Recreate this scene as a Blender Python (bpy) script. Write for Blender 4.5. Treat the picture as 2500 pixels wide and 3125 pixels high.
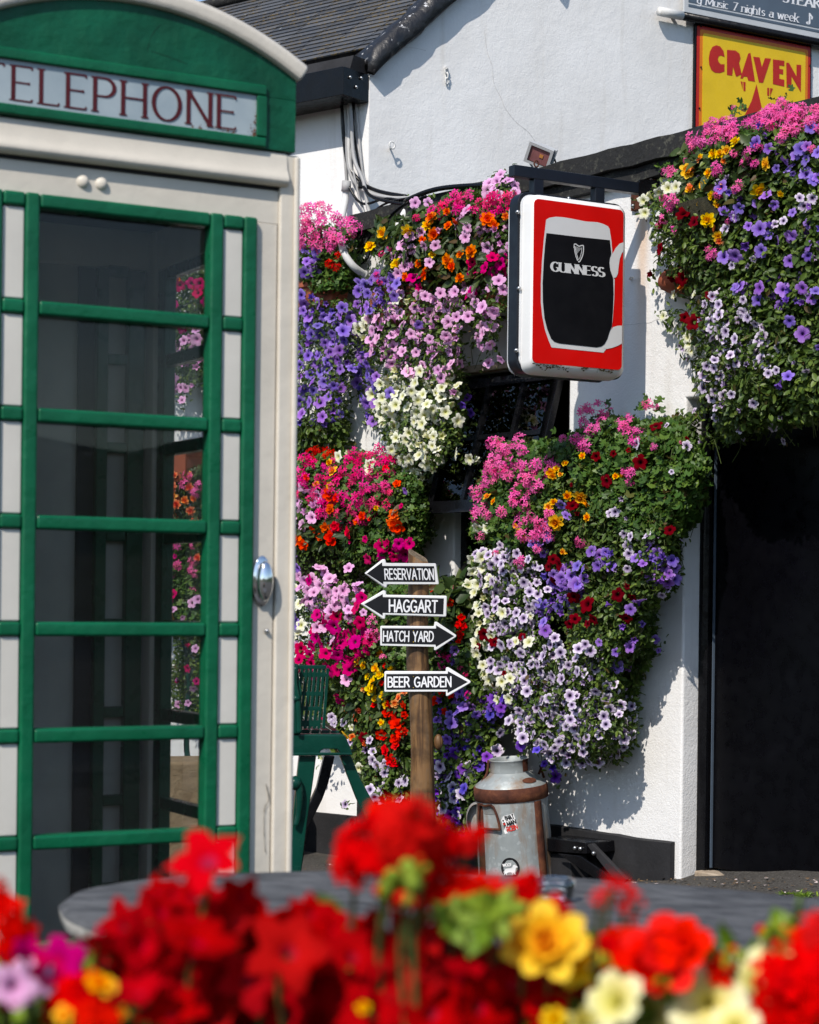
import bpy, bmesh, math, random
from mathutils import Vector, Matrix, Quaternion, noise
from mathutils.geometry import tessellate_polygon
R = math.radians
for o in list(bpy.data.objects): bpy.data.objects.remove(o)
SC = bpy.context.scene
COL = SC.collection

# ---------------------------------------------------------------- camera, sky, sun, exposure
F, HX, HY, ROLL, CZ = 6076.0, 1250.0, 1830.0, 0.012, 1.35   # photo pixels (2500 x 3125), camera height
cr, sr = math.cos(ROLL), math.sin(ROLL)
cam_d = bpy.data.cameras.new('camera'); cam = bpy.data.objects.new('camera', cam_d); COL.objects.link(cam)
cam.matrix_world = Matrix(((cr, -sr, 0, 0), (0, 0, -1, 0), (sr, cr, 0, CZ), (0, 0, 0, 1)))
cam_d.sensor_fit = 'VERTICAL'; cam_d.sensor_height = 36; cam_d.lens = 36 * F / 3125
cam_d.shift_y = (HY - 1562.5) / 3125
cam_d.clip_start = .05; cam_d.clip_end = 2000
cam_d.dof.use_dof = True; cam_d.dof.focus_distance = 9.0; cam_d.dof.aperture_fstop = 6.2; cam_d.dof.aperture_blades = 9
SC.camera = cam
SUN = Vector((.43, .90, -.97)).normalized()      # the way the light travels
w = bpy.data.worlds.new('World'); SC.world = w; w.use_nodes = True
nt = w.node_tree; nt.nodes.clear()
sky = nt.nodes.new('ShaderNodeTexSky'); sky.sky_type = 'NISHITA'; sky.sun_disc = False
sky.sun_elevation = math.asin(-SUN.z); sky.sun_rotation = math.atan2(-SUN.x, -SUN.y)
sky.air_density = 1.1; sky.dust_density = .6; sky.ozone_density = 1.5
bg = nt.nodes.new('ShaderNodeBackground'); bg.inputs[1].default_value = .15
wo = nt.nodes.new('ShaderNodeOutputWorld')
nt.links.new(sky.outputs[0], bg.inputs[0]); nt.links.new(bg.outputs[0], wo.inputs[0])
sd = bpy.data.lights.new('sun', 'SUN'); sd.energy = 4.2; sd.angle = R(.5); sd.color = (1, .925, .83)
so = bpy.data.objects.new('sun', sd); COL.objects.link(so); so.rotation_euler = SUN.to_track_quat('-Z', 'Y').to_euler()
so.location = (-6, -12, 14)
SC.view_settings.view_transform = 'Standard'; SC.view_settings.look = 'None'
SC.view_settings.exposure = .15; SC.view_settings.gamma = 1
SC.cycles.use_denoising = True
SC.cycles.max_bounces = 8; SC.cycles.transparent_max_bounces = 16; SC.cycles.glossy_bounces = 3; SC.cycles.transmission_bounces = 4
SC.cycles.caustics_reflective = False; SC.cycles.caustics_refractive = False
SC.cycles.sample_clamp_indirect = 6

# ---------------------------------------------------------------- geometry helpers
def ray(px, py):
    X, Y = (px - HX) / F, (HY - py) / F
    return Vector((X * cr - Y * sr, 1, X * sr + Y * cr))
def P(px, py, D): return Vector((0, 0, CZ)) + ray(px, py) * D
class Plane:                      # a vertical plane: origin, level direction t, outward normal n
    def __init__(s, o, t, n): s.o, s.t, s.n = Vector(o), Vector(t).normalized(), Vector(n).normalized()
    def hit(s, px, py, b=0.0):
        d = ray(px, py); c = Vector((0, 0, CZ))
        return c + d * ((s.o + s.n * b - c).dot(s.n) / d.dot(s.n))
    def sz(s, p): return (p - s.o).dot(s.t), p.z
    def at(s, a, z, b=0.0):
        q = s.o + s.t * a + s.n * b
        return Vector((q.x, q.y, z))
def dirs(deg): a = R(deg); return math.sin(a), math.cos(a)
CORNER = Vector((-.2406, 10.438, 0))
_s, _c = dirs(37); ANNEX = Plane(CORNER, (_s, -_c, 0), (-_c, -_s, 0))
_s, _c = dirs(60); GABLE = Plane(CORNER, (_s, _c, 0), (_c, -_s, 0))
_s, _c = dirs(52); LEFT = Plane(CORNER, (-_s, _c, 0), (-_c, -_s, 0))
def wallpt(px, py, b): return (LEFT if px < 1110 - b * 300 else ANNEX).hit(px, py, b)

def link(o, parent=None):
    COL.objects.link(o)
    if parent is not None: o.parent = parent
    return o
def tag(o, label=None, cat=None, group=None, kind=None):
    if label: o['label'] = label
    if cat: o['category'] = cat
    if group: o['group'] = group
    if kind: o['kind'] = kind
    return o
def thing(name, label, cat, loc=(0, 0, 0), group=None, quat=None):
    o = bpy.data.objects.new(name, None); o.empty_display_size = .1; o.location = loc
    if quat: o.rotation_mode = 'QUATERNION'; o.rotation_quaternion = quat
    return tag(link(o), label, cat, group)
def origin_of(p):
    v = Vector((0, 0, 0))
    while p is not None: v += p.location; p = p.parent
    return v
class MB:
    def __init__(s): s.v, s.f, s.m = [], [], []
    def add(s, verts, faces, mi=0):
        k = len(s.v); s.v += [Vector(v) for v in verts]
        s.f += [tuple(i + k for i in f) for f in faces]; s.m += [mi] * len(faces); return s
    def box8(s, p, mi=0):        # p: 8 corners, bottom ring then top ring
        return s.add(p, [(3, 2, 1, 0), (4, 5, 6, 7), (0, 1, 5, 4), (1, 2, 6, 5), (2, 3, 7, 6), (3, 0, 4, 7)], mi)
    def box(s, lo, hi, fn=None, mi=0):
        (a, b, c), (d, e, g) = lo, hi
        p = [(a, b, c), (d, b, c), (d, e, c), (a, e, c), (a, b, g), (d, b, g), (d, e, g), (a, e, g)]
        return s.box8([fn(*q) for q in p] if fn else p, mi)
    def prism(s, front, back, mi=0):      # two matching outlines
        n = len(front); tri = tessellate_polygon([[Vector(q) for q in front]])
        s.add(front, tri, mi); s.add(back, [t[::-1] for t in tri], mi)
        s.add(list(front) + list(back), [(i, (i + 1) % n, (i + 1) % n + n, i + n) for i in range(n)], mi); return s
    def poly(s, pts, mi=0): return s.add(pts, tessellate_polygon([[Vector(q) for q in pts]]), mi)
    def tube(s, pts, r, n=8, mi=0, cap=True, closed=False):
        pts = [Vector(q) for q in pts]; m = len(pts); rs = r if isinstance(r, (list, tuple)) else [r] * m
        rings, ref = [], None
        for i, p in enumerate(pts):
            a = pts[(i - 1) % m] if closed else pts[max(i - 1, 0)]; b = pts[(i + 1) % m] if closed else pts[min(i + 1, m - 1)]
            t = (b - a).normalized()
            if ref is None: ref = t.orthogonal().normalized()
            ref = (ref - t * ref.dot(t)); ref = ref.normalized() if ref.length > 1e-6 else t.orthogonal().normalized()
            u = t.cross(ref)
            rings.append([p + (ref * math.cos(2 * math.pi * k / n) + u * math.sin(2 * math.pi * k / n)) * rs[i] for k in range(n)])
        v = [q for g in rings for q in g]; f = []
        for i in range(m if closed else m - 1):
            j = (i + 1) % m
            f += [(i * n + k, i * n + (k + 1) % n, j * n + (k + 1) % n, j * n + k) for k in range(n)]
        if cap and not closed: f += [tuple(range(n))[::-1], tuple((m - 1) * n + k for k in range(n))]
        return s.add(v, f, mi)
    def lathe(s, prof, n=32, fn=None, mi=0):
        v = []; m = len(prof)
        for r, z in prof: v += [(r * math.cos(2 * math.pi * k / n), r * math.sin(2 * math.pi * k / n), z) for k in range(n)]
        f = [(i * n + k, i * n + (k + 1) % n, (i + 1) * n + (k + 1) % n, (i + 1) * n + k) for i in range(m - 1) for k in range(n)]
        return s.add([fn(*q) for q in v] if fn else v, f, mi)
    def ball(s, c, r, n=10, m=7, sc=(1, 1, 1), mi=0, fn=None):
        prof = [(math.sin(math.pi * i / m), -math.cos(math.pi * i / m)) for i in range(m + 1)]
        c = Vector(c)
        return s.lathe([(max(a, 1e-3), b) for a, b in prof], n, lambda x, y, z: (fn or Vector)((c.x + x * r * sc[0], c.y + y * r * sc[1], c.z + z * r * sc[2])), mi)
    def mesh(s, name, mats, off=Vector((0, 0, 0)), smooth=False):
        me = bpy.data.meshes.new(name); me.from_pydata([tuple(q - off) for q in s.v], [], s.f)
        for m in (mats if isinstance(mats, (list, tuple)) else [mats]): me.materials.append(m)
        if any(s.m): me.polygons.foreach_set('material_index', s.m)
        if smooth: me.polygons.foreach_set('use_smooth', [True] * len(s.f))
        me.update(); return me
    def build(s, name, mats, parent=None, smooth=False, bevel=0, seg=2, clean=False):
        off = origin_of(parent)
        top = parent
        while top is not None and top.parent is not None: top = top.parent
        if top is not None and top.rotation_mode == 'QUATERNION': off = Vector((0, 0, 0))   # a tilted thing: its parts are given in its own coordinates
        me = s.mesh(name, mats, off, smooth)
        if clean or bevel:
            bm = bmesh.new(); bm.from_mesh(me); bmesh.ops.remove_doubles(bm, verts=bm.verts, dist=1e-5)
            bmesh.ops.recalc_face_normals(bm, faces=bm.faces); bm.to_mesh(me); bm.free()
        o = link(bpy.data.objects.new(name, me), parent)
        if bevel:
            md = o.modifiers.new('bevel', 'BEVEL'); md.width = bevel; md.segments = seg; md.limit_method = 'ANGLE'; md.angle_limit = R(35)
            me.polygons.foreach_set('use_smooth', [True] * len(me.polygons))
            wn = o.modifiers.new('wn', 'WEIGHTED_NORMAL'); wn.keep_sharp = True
        return o
def smooth_path(pts, k=6, closed=False):
    pts = [Vector(p) for p in pts]; out = []; n = len(pts)
    for i in range(n if closed else n - 1):
        g = (lambda j: pts[j % n]) if closed else (lambda j: pts[min(max(j, 0), n - 1)])
        a, b, c, d = g(i - 1), g(i), g(i + 1), g(i + 2)
        for q in range(k):
            t = q / k
            out.append(.5 * ((2 * b) + (c - a) * t + (2 * a - 5 * b + 4 * c - d) * t * t + (3 * b - a - 3 * c + d) * t ** 3))
    if not closed: out.append(pts[-1])
    return out

# ---------------------------------------------------------------- materials
def lin(c): return tuple(((v / 255) / 12.92 if v / 255 <= .04045 else ((v / 255 + .055) / 1.055) ** 2.4) for v in c) + (1,)
class M:
    def __init__(s, name):
        s.m = bpy.data.materials.new(name); s.m.use_nodes = True; s.t = s.m.node_tree; s.t.nodes.clear()
        s.out = s.n('ShaderNodeOutputMaterial'); s.b = s.n('ShaderNodeBsdfPrincipled'); s.l(s.b.outputs[0], s.out.inputs[0])
    def n(s, ty, **kw):
        q = s.t.nodes.new(ty)
        for k, v in kw.items(): setattr(q, k, v)
        return q
    def l(s, a, b): s.t.links.new(a, b)
    def val(s, sock, v):
        if hasattr(v, 'is_linked') or isinstance(v, bpy.types.NodeSocket): s.l(v, sock)
        else: sock.default_value = v
    def pos(s): return s.n('ShaderNodeTexCoord').outputs['Object']
    def noise(s, scale, detail=4, rough=.55, vec=None, dist=0):
        q = s.n('ShaderNodeTexNoise'); q.inputs['Scale'].default_value = scale; q.inputs['Detail'].default_value = detail
        q.inputs['Roughness'].default_value = rough; q.inputs['Distortion'].default_value = dist
        s.l(vec or s.pos(), q.inputs['Vector']); return q.outputs[0]
    def stretch(s, sc, vec=None):
        q = s.n('ShaderNodeVectorMath', operation='MULTIPLY'); s.l(vec or s.pos(), q.inputs[0]); q.inputs[1].default_value = sc; return q.outputs[0]
    def vor(s, scale, feature='F1', vec=None, out=0):
        q = s.n('ShaderNodeTexVoronoi', feature=feature); q.inputs['Scale'].default_value = scale; s.l(vec or s.pos(), q.inputs['Vector']); return q.outputs[out]
    def rng(s, x, a, b, c=0, d=1, smooth=False):
        q = s.n('ShaderNodeMapRange'); q.interpolation_type = 'SMOOTHSTEP' if smooth else 'LINEAR'
        s.val(q.inputs[0], x)
        for i, v in enumerate((a, b, c, d)): q.inputs[i + 1].default_value = v
        return q.outputs[0]
    def ramp(s, x, stops, interp='LINEAR'):
        q = s.n('ShaderNodeValToRGB'); q.color_ramp.interpolation = interp; e = q.color_ramp.elements
        while len(e) < len(stops): e.new(.5)
        for i, (p, c) in enumerate(stops): e[i].position = p; e[i].color = c if len(c) == 4 else tuple(c) + (1,)
        s.l(x, q.inputs[0]); return q.outputs[0]
    def math(s, op, a, b=0.0, clamp=False):
        q = s.n('ShaderNodeMath', operation=op); q.use_clamp = clamp; s.val(q.inputs[0], a); s.val(q.inputs[1], b); return q.outputs[0]
    def dot(s, a, v):
        q = s.n('ShaderNodeVectorMath', operation='DOT_PRODUCT'); s.l(a, q.inputs[0]); q.inputs[1].default_value = v; return q.outputs['Value']
    def mix(s, f, a, b, blend='MIX'):
        q = s.n('ShaderNodeMix', data_type='RGBA', blend_type=blend); s.val(q.inputs[0], f)
        s.val(q.inputs[6], a); s.val(q.inputs[7], b); return q.outputs[2]
    def bump(s, h, strength=.3, dist=.01, chain=None):
        q = s.n('ShaderNodeBump'); q.inputs['Strength'].default_value = strength; q.inputs['Distance'].default_value = dist
        s.l(h, q.inputs['Height'])
        if chain is not None: s.l(chain, q.inputs['Normal'])
        return q.outputs[0]
    def set(s, color=None, rough=None, metal=None, normal=None, spec=None, coat=None):
        for k, v in (('Base Color', color), ('Roughness', rough), ('Metallic', metal), ('Normal', normal), ('Specular IOR Level', spec), ('Coat Weight', coat)):
            if v is not None: s.val(s.b.inputs[k], v)
        return s.m
def g3(v): return (v, v, v, 1)
def paint(name, col, rough=.5, var=.12, bump=.15, bscale=40, chips=None, spec=.25, coat=None, bd=.004):
    m = M(name); n = m.noise(6, 5); c = m.mix(m.rng(n, .3, .7), tuple(x * (1 - var) for x in col[:3]) + (1,), tuple(min(1, x * (1 + var)) for x in col[:3]) + (1,))
    h = m.noise(bscale, 4)
    if chips:
        cm = m.rng(m.noise(9, 8, .7), .71, .73)
        c = m.mix(cm, c, chips)
        nb = m.bump(cm, .5, -.002, m.bump(h, bump, bd))
    else: nb = m.bump(h, bump, bd)
    return m.set(c, m.rng(m.noise(18, 3), .3, .7, max(rough - .1, .02), rough + .12), 0, nb, spec, coat)

def wall_paint(name, rust=None):
    m = M(name); p = m.pos()
    big = m.noise(1.3, 4); c = m.mix(m.rng(big, .38, .64), g3(.80), (.70, .695, .685, 1))
    st = m.noise(5, 5, .6, m.stretch((2.2, 2.2, .22)))                          # weather streaks down the wall
    c = m.mix(m.rng(st, .56, .78, 0, .45), c, (.52, .49, .44, 1))
    spots = m.rng(m.noise(34, 2), .76, .80, 0, .4); c = m.mix(spots, c, (.45, .42, .37, 1))
    ck = m.vor(.55, 'DISTANCE_TO_EDGE', None, 0)
    if rust:
        s0, z0 = rust; s = m.dot(p, tuple(ANNEX.t)); z = m.n('ShaderNodeSeparateXYZ'); m.l(p, z.inputs[0])
        ss = m.math('ABSOLUTE', m.math('SUBTRACT', s, s0)); wig = m.math('MULTIPLY', m.noise(9, 3, .6, m.stretch((1, 1, .12))), .06)
        side = m.rng(m.math('ADD', ss, wig), .035, .09, 1, 0); down = m.math('MULTIPLY', m.rng(z.outputs[2], z0 - .75, z0 - .1, 0, 1), m.rng(z.outputs[2], z0, z0 + .02, 1, 0))
        c = m.mix(m.math('MULTIPLY', m.math('MULTIPLY', side, down), .6), c, (.62, .36, .16, 1))
    h1 = m.noise(16, 5, .6); h2 = m.noise(85, 4, .65); h3 = m.vor(130)
    b = m.bump(h1, .16, .02, None); b = m.bump(h2, .34 if rust else .2, .007, b); b = m.bump(h3, .16 if rust else .08, .004, b)
    return m.set(c, .85, 0, b, .25)

MAT = {}
MAT['wall'] = wall_paint('white_masonry_paint')
MAT['cream'] = paint('cream_gloss_paint', (.60, .555, .48), .42, .08, .28, 24, chips=(.47, .43, .37, 1), spec=.3, bd=.006)
MAT['margin'] = paint('ivory_panel_paint', (.60, .575, .525), .5, .05, .15, 30)
MAT['green'] = paint('green_gloss_paint', (.0025, .098, .042), .34, .2, .5, 20, spec=.3, bd=.008)
MAT['greenpanel'] = paint('green_peeling_paint', (.0025, .075, .036), .42, .3, .8, 9, chips=(.012, .075, .042, 1), spec=.25, bd=.015)
MAT['darkgreen'] = paint('shaded_green_gloss', (.003, .05, .022), .3, .2, .2, 26)  # the green gloss again, darker: shade on the booth's inner bars put into the colour
MAT['bottlegreen'] = paint('bench_green_gloss', (.003, .040, .028), .2, .25, .3, 30, chips=(.09, .2, .15, 1))
MAT['black'] = paint('black_gloss_paint', (.004, .004, .005), .25, .3, .25, 25, spec=.22)
MAT['blackmatt'] = paint('black_masonry_paint', (.020, .020, .022), .75, .3, .5, 50)
MAT['door'] = paint('black_door_paint', (.0016, .0016, .0026), .3, .3, .04, 12, spec=.16)
MAT['navy'] = paint('blue_black_steel_paint', (.008, .011, .018), .4, .2, .12, 40, spec=.25)
MAT['white'] = paint('white_gloss_paint', (.72, .73, .74), .45, .06, .1, 30)
MAT['pan'] = paint('white_plastic_moulding', (.78, .78, .77), .35, .04, .05, 20)
MAT['red'] = paint('red_sign_vinyl', (.60, .004, .003), .45, .08, .03, 20, spec=.12)
MAT['signwhite'] = paint('grey_white_sign_print', (.60, .60, .60), .4, .05, .03, 20)
MAT['signblack'] = paint('black_sign_print', (.005, .005, .0065), .5, .15, .02, 20, spec=.15)
MAT['board'] = paint('blackboard_paint', (.011, .012, .015), .6, .2, .08, 30, spec=.15)
MAT['letter'] = paint('chalky_white_lettering', (.74, .75, .78), .6, .08, .1, 60)
MAT['maroon'] = paint('maroon_lettering', (.075, .008, .012), .5, .15, .05, 30)
MAT['yellow'] = paint('yellow_enamel', (.70, .47, .012), .28, .07, .05, 8)
MAT['orange'] = paint('orange_enamel_edge', (.62, .17, .008), .28, .07, .05, 8)
MAT['redenamel'] = paint('red_enamel', (.42, .018, .012), .3, .1, .05, 8)
MAT['slategrey'] = paint('blue_grey_sign_paint', (.085, .115, .155), .45, .08, .05, 12)
MAT['palesign'] = paint('pale_grey_sign_paint', (.50, .52, .54), .45, .06, .05, 12)
MAT['terracotta'] = paint('terracotta', (.30, .085, .045), .7, .2, .2, 40)
MAT['greycable'] = paint('grey_cable', (.36, .36, .36), .5, .2, .1, 40)
MAT['whitecable'] = paint('white_painted_pipe', (.62, .62, .61), .5, .12, .3, 40, chips=(.12, .12, .12, 1))
MAT['chrome'] = M('chrome').set((.75, .76, .78, 1), .08, 1)
MAT['steel'] = M('zinc_steel').set((.45, .46, .47, 1), .35, 1)
MAT['alu'] = paint('grey_cast_housing', (.42, .43, .44), .45, .08, .1, 40)
MAT['stickerwhite'] = paint('sticker_white', (.75, .75, .75), .5, .03, .02, 20)
MAT['stickerblack'] = paint('sticker_black', (.012, .012, .014), .5, .1, .02, 20)
MAT['stickerred'] = paint('sticker_red', (.55, .03, .02), .5, .1, .02, 20)
MAT['gold'] = M('gilded_paint').set((.55, .33, .05, 1), .3, .9)
MAT['backpanel'] = paint('grey_inner_panel', (.40, .37, .32), .6, .12, .15, 20)
def rusty(name='rusty_iron'):
    m = M(name); n = m.noise(14, 6, .65); c = m.ramp(n, [(.3, (.035, .012, .008)), (.5, (.085, .027, .014)), (.72, (.18, .065, .028))])
    return m.set(c, .85, 0, m.bump(m.noise(90, 4), .5, .004), .3)
MAT['rust'] = rusty()
def galv():
    m = M('galvanised_zinc'); v = m.vor(75, 'F1', None, 1)
    sep = m.n('ShaderNodeSeparateColor'); m.l(v, sep.inputs[0]); sp = sep.outputs[0]
    n = m.noise(5, 5); c = m.mix(m.rng(n, .3, .7), (.25, .28, .285, 1), (.40, .43, .43, 1))
    c = m.mix(m.rng(sp, .8, 1, 0, .4), c, (.5, .54, .56, 1))
    r = m.rng(m.noise(5.5, 6, .65, m.stretch((1.8, 1.8, .45))), .50, .66, 0, .8); c = m.mix(r, c, (.25, .13, .045, 1))
    return m.set(c, m.rng(sp, 0, 1, .4, .6), .25, m.bump(m.noise(30, 3), .15, .004), .5)
MAT['galv'] = galv()
def slate(name='roof_slate'):
    m = M(name); g = m.n('ShaderNodeNewGeometry'); rnd = g.outputs['Random Per Island']
    c = m.ramp(rnd, [(0, (.042, .046, .054)), (.5, (.060, .065, .075)), (1, (.085, .09, .10))])
    c = m.mix(m.rng(m.noise(30, 4), .45, .8, 0, .4), c, (.10, .10, .10, 1))
    moss = m.math('MULTIPLY', m.rng(m.noise(7, 5, .7), .42, .6), m.rng(m.noise(60, 3), .42, .6))
    at = m.n('ShaderNodeAttribute'); at.attribute_name = 'edge'
    c = m.mix(m.math('MULTIPLY', m.math('MULTIPLY', moss, at.outputs['Fac']), .85), c, (.30, .19, .03, 1))
    c = m.mix(m.rng(m.noise(38, 2), .73, .76, 0, .8), c, (.5, .5, .47, 1))
    return m.set(c, .55, 0, m.bump(m.noise(70, 4), .3, .004), .4)
MAT['slate'] = slate()
def lead():
    m = M('flaking_black_coping'); f = m.rng(m.noise(16, 9, .72), .60, .64)
    nrm = m.n('ShaderNodeNewGeometry'); z = m.n('ShaderNodeSeparateXYZ'); m.l(nrm.outputs['Normal'], z.inputs[0])
    f = m.math('MULTIPLY', f, m.rng(z.outputs[2], .0, .45, .15, 1))
    c = m.mix(f, (.012, .012, .014, 1), (.55, .56, .58, 1))
    b = m.bump(m.noise(12, 6), .7, .02); b = m.bump(f, .3, -.003, b)
    return m.set(c, m.rng(m.noise(20), .3, .7, .3, .6), 0, b, .5)
MAT['lead'] = lead()
def coping():
    m = M('mossy_black_band'); f = m.rng(m.noise(26, 7, .7), .54, .66, 0, .8)
    nrm = m.n('ShaderNodeNewGeometry'); z = m.n('ShaderNodeSeparateXYZ'); m.l(nrm.outputs['Normal'], z.inputs[0])
    f = m.math('MULTIPLY', f, m.rng(z.outputs[2], -.1, .8, .25, 1)); c = m.mix(f, (.016, .016, .016, 1), (.20, .20, .15, 1))
    return m.set(c, .8, 0, m.bump(m.noise(40, 5), .6, .01), .3)
MAT['coping'] = coping()
def stone(name, a, b, sc=20, bump=.8, st=None):
    m = M(name); n = m.noise(sc, 8, .65, m.stretch(st) if st else None); c = m.mix(m.rng(n, .3, .7), a, b)
    bb = m.bump(n, bump, .02); return m.set(c, .85, 0, m.bump(m.noise(sc * 5, 4), .4, .005, bb), .3)
MAT['sandstone'] = stone('tooled_sandstone', (.20, .135, .075, 1), (.34, .25, .15, 1), 14)
MAT['slab'] = stone('weathered_slate_slab', (.028, .03, .035, 1), (.14, .143, .15, 1), 14, 1.0, (.8, 1.5, 2))
MAT['slabedge'] = stone('pale_slate_edge', (.17, .165, .15, 1), (.50, .48, .44, 1), 20, 1.0)
def ground_mat():
    m = M('dark_tarmac'); n = m.noise(3, 6); sp = m.vor(160, 'F1', None, 1); sep = m.n('ShaderNodeSeparateColor'); m.l(sp, sep.inputs[0])
    c = m.mix(m.rng(n, .3, .7), (.035, .033, .030, 1), (.075, .068, .06, 1)); c = m.mix(m.rng(sep.outputs[0], .7, 1, 0, .5), c, (.17, .16, .145, 1))
    gm = m.rng(m.noise(2.2, 5, .7), .58, .7, 0, .6); c = m.mix(gm, c, (.06, .075, .025, 1))
    return m.set(c, .9, 0, m.bump(m.vor(120), .6, .01), .3)
MAT['ground'] = ground_mat()
MAT['hill'] = stone('wooded_hillside', (.010, .018, .006, 1), (.035, .05, .016, 1), .35, 1)
def wood_post():
    m = M('varnished_round_timber'); v = m.stretch((1, 1, .09)); n = m.noise(28, 6, .6, v, .6)
    c = m.ramp(n, [(.34, (.022, .011, .005)), (.45, (.10, .050, .019)), (.54, (.20, .108, .042)), (.66, (.16, .10, .055))])
    c = m.mix(m.rng(m.noise(7, 5), .52, .66, 0, .8), c, (.035, .019, .009, 1))
    return m.set(c, .55, 0, m.bump(n, .5, .006), .4)
MAT['post'] = wood_post()
MAT['endgrain'] = stone('grey_end_grain', (.10, .075, .05, 1), (.26, .21, .15, 1), 40, .5)
MAT['sill'] = stone('threshold_stone', (.26, .20, .14, 1), (.42, .35, .27, 1), 16, .4)
def glass(name, tint=(.85, .88, .88), refl=1.0, dirt=0.0):
    m = M(name); m.t.nodes.remove(m.b)
    tr = m.n('ShaderNodeBsdfTransparent'); tr.inputs[0].default_value = tint + (1,)
    gl = m.n('ShaderNodeBsdfGlossy'); gl.inputs['Roughness'].default_value = .015; gl.inputs[0].default_value = (1, 1, 1, 1)
    fr = m.n('ShaderNodeFresnel'); fr.inputs[0].default_value = 1.5
    mx = m.n('ShaderNodeMixShader'); m.l(m.math('MULTIPLY', fr.outputs[0], refl), mx.inputs[0]); m.l(tr.outputs[0], mx.inputs[1]); m.l(gl.outputs[0], mx.inputs[2])
    last = mx.outputs[0]
    if dirt:
        df = m.n('ShaderNodeBsdfDiffuse'); df.inputs[0].default_value = (.5, .5, .48, 1); m2 = m.n('ShaderNodeMixShader')
        sc = m.rng(m.noise(20, 9, .75, m.stretch((1, 1, 1)), 1.5), .63, .68, .004, dirt)
        m.l(sc, m2.inputs[0]); m.l(last, m2.inputs[1]); m.l(df.outputs[0], m2.inputs[2]); last = m2.outputs[0]
    m.l(last, m.out.inputs[0]); return m.m
MAT['glass'] = glass('booth_glass', (.97, .98, .98), .36, .02)
MAT['windowglass'] = glass('dark_window_glass', (.45, .47, .5), 1.0)
MAT['ashglass'] = glass('clear_tumbler_glass', (.92, .95, .97), 2.6, .3)
MAT['void'] = M('dark_room').set((.012, .012, .013, 1), .9)
def sign_glass():
    m = M('opal_sign_glass'); c = m.mix(m.rng(m.noise(9, 5), .3, .7), (.27, .33, .37, 1), (.37, .43, .46, 1))
    return m.set(c, .3, 0, None, .5)
MAT['opal'] = sign_glass()

def petal_mat(name, col, throat, edge=None, t0=.12, t1=.42, vein=.25, trans=.28, var=.10, hv=None):
    hv = var * .16 if hv is None else hv
    """petals: colour runs from the throat outwards as the flower itself does; every flower differs a little"""
    m = M(name); p = m.pos(); xyz = m.n('ShaderNodeSeparateXYZ'); m.l(p, xyz.inputs[0])
    r = m.math('POWER', m.math('ADD', m.math('MULTIPLY', xyz.outputs[0], xyz.outputs[0]), m.math('MULTIPLY', xyz.outputs[1], xyz.outputs[1])), .5)
    r = m.math('ADD', r, m.math('MULTIPLY', m.math('SUBTRACT', m.noise(9, 3), .5), vein))
    stops = [(max(t0 - .05, 0), lin(throat)), (t1, lin(col))] + ([(.95, lin(edge))] if edge else [])
    c = m.ramp(r, stops); inf = m.n('ShaderNodeObjectInfo')
    hs = m.n('ShaderNodeHueSaturation'); m.l(c, hs.inputs['Color'])
    m.l(m.rng(inf.outputs['Random'], 0, 1, .5 - hv, .5 + hv), hs.inputs['Hue'])
    m.l(m.rng(m.math('FRACT', m.math('MULTIPLY', inf.outputs['Random'], 17.3)), 0, 1, 1 - var * 1.4, 1 + var), hs.inputs['Value'])
    m.l(m.rng(m.math('FRACT', m.math('MULTIPLY', inf.outputs['Random'], 7.7)), 0, 1, .985, 1.06), hs.inputs['Saturation'])
    c = hs.outputs[0]
    m.set(c, .6, 0, m.bump(m.noise(14, 3), .3, .05), .015)
    tl = m.n('ShaderNodeBsdfTranslucent'); m.l(c, tl.inputs[0]); mx = m.n('ShaderNodeMixShader'); mx.inputs[0].default_value = trans
    m.l(m.b.outputs[0], mx.inputs[1]); m.l(tl.outputs[0], mx.inputs[2]); m.l(mx.outputs[0], m.out.inputs[0]); return m.m
def leaf_mat(name, dark, mid, light, dry=.965):
    m = M(name); g = m.n('ShaderNodeNewGeometry'); rnd = g.outputs['Random Per Island']
    c = m.ramp(rnd, [(0, dark), (.45, mid), (.9, light), (dry, light), (min(dry + .01, .995), (.10, .05, .018))])
    c = m.mix(m.rng(m.noise(2.5, 3), .35, .65, 0, .55), c, tuple(v * .8 for v in mid) + (1,))
    m.set(c, .45, 0, None, .35)
    tl = m.n('ShaderNodeBsdfTranslucent'); m.l(m.mix(.5, c, (.09, .14, .015, 1)), tl.inputs[0]); mx = m.n('ShaderNodeMixShader'); mx.inputs[0].default_value = .28
    m.l(m.b.outputs[0], mx.inputs[1]); m.l(tl.outputs[0], mx.inputs[2]); m.l(mx.outputs[0], m.out.inputs[0]); return m.m
MAT['leafA'] = leaf_mat('petunia_leaf', (.032, .064, .011), (.070, .125, .020), (.16, .23, .035))
MAT['leafB'] = leaf_mat('geranium_leaf', (.027, .068, .011), (.056, .13, .020), (.13, .21, .03))
MAT['leafC'] = leaf_mat('begonia_leaf', (.020, .045, .014), (.04, .075, .02), (.09, .12, .03), .93)
MAT['leafY'] = leaf_mat('lime_leaf', (.07, .13, .012), (.17, .29, .02), (.28, .38, .03))
MAT['stem'] = paint('green_stem', (.06, .085, .02), .6, .2, .1, 40)
MAT['moss'] = stone('moss_liner', (.012, .013, .006, 1), (.035, .03, .014, 1), 30, 1)

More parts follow.
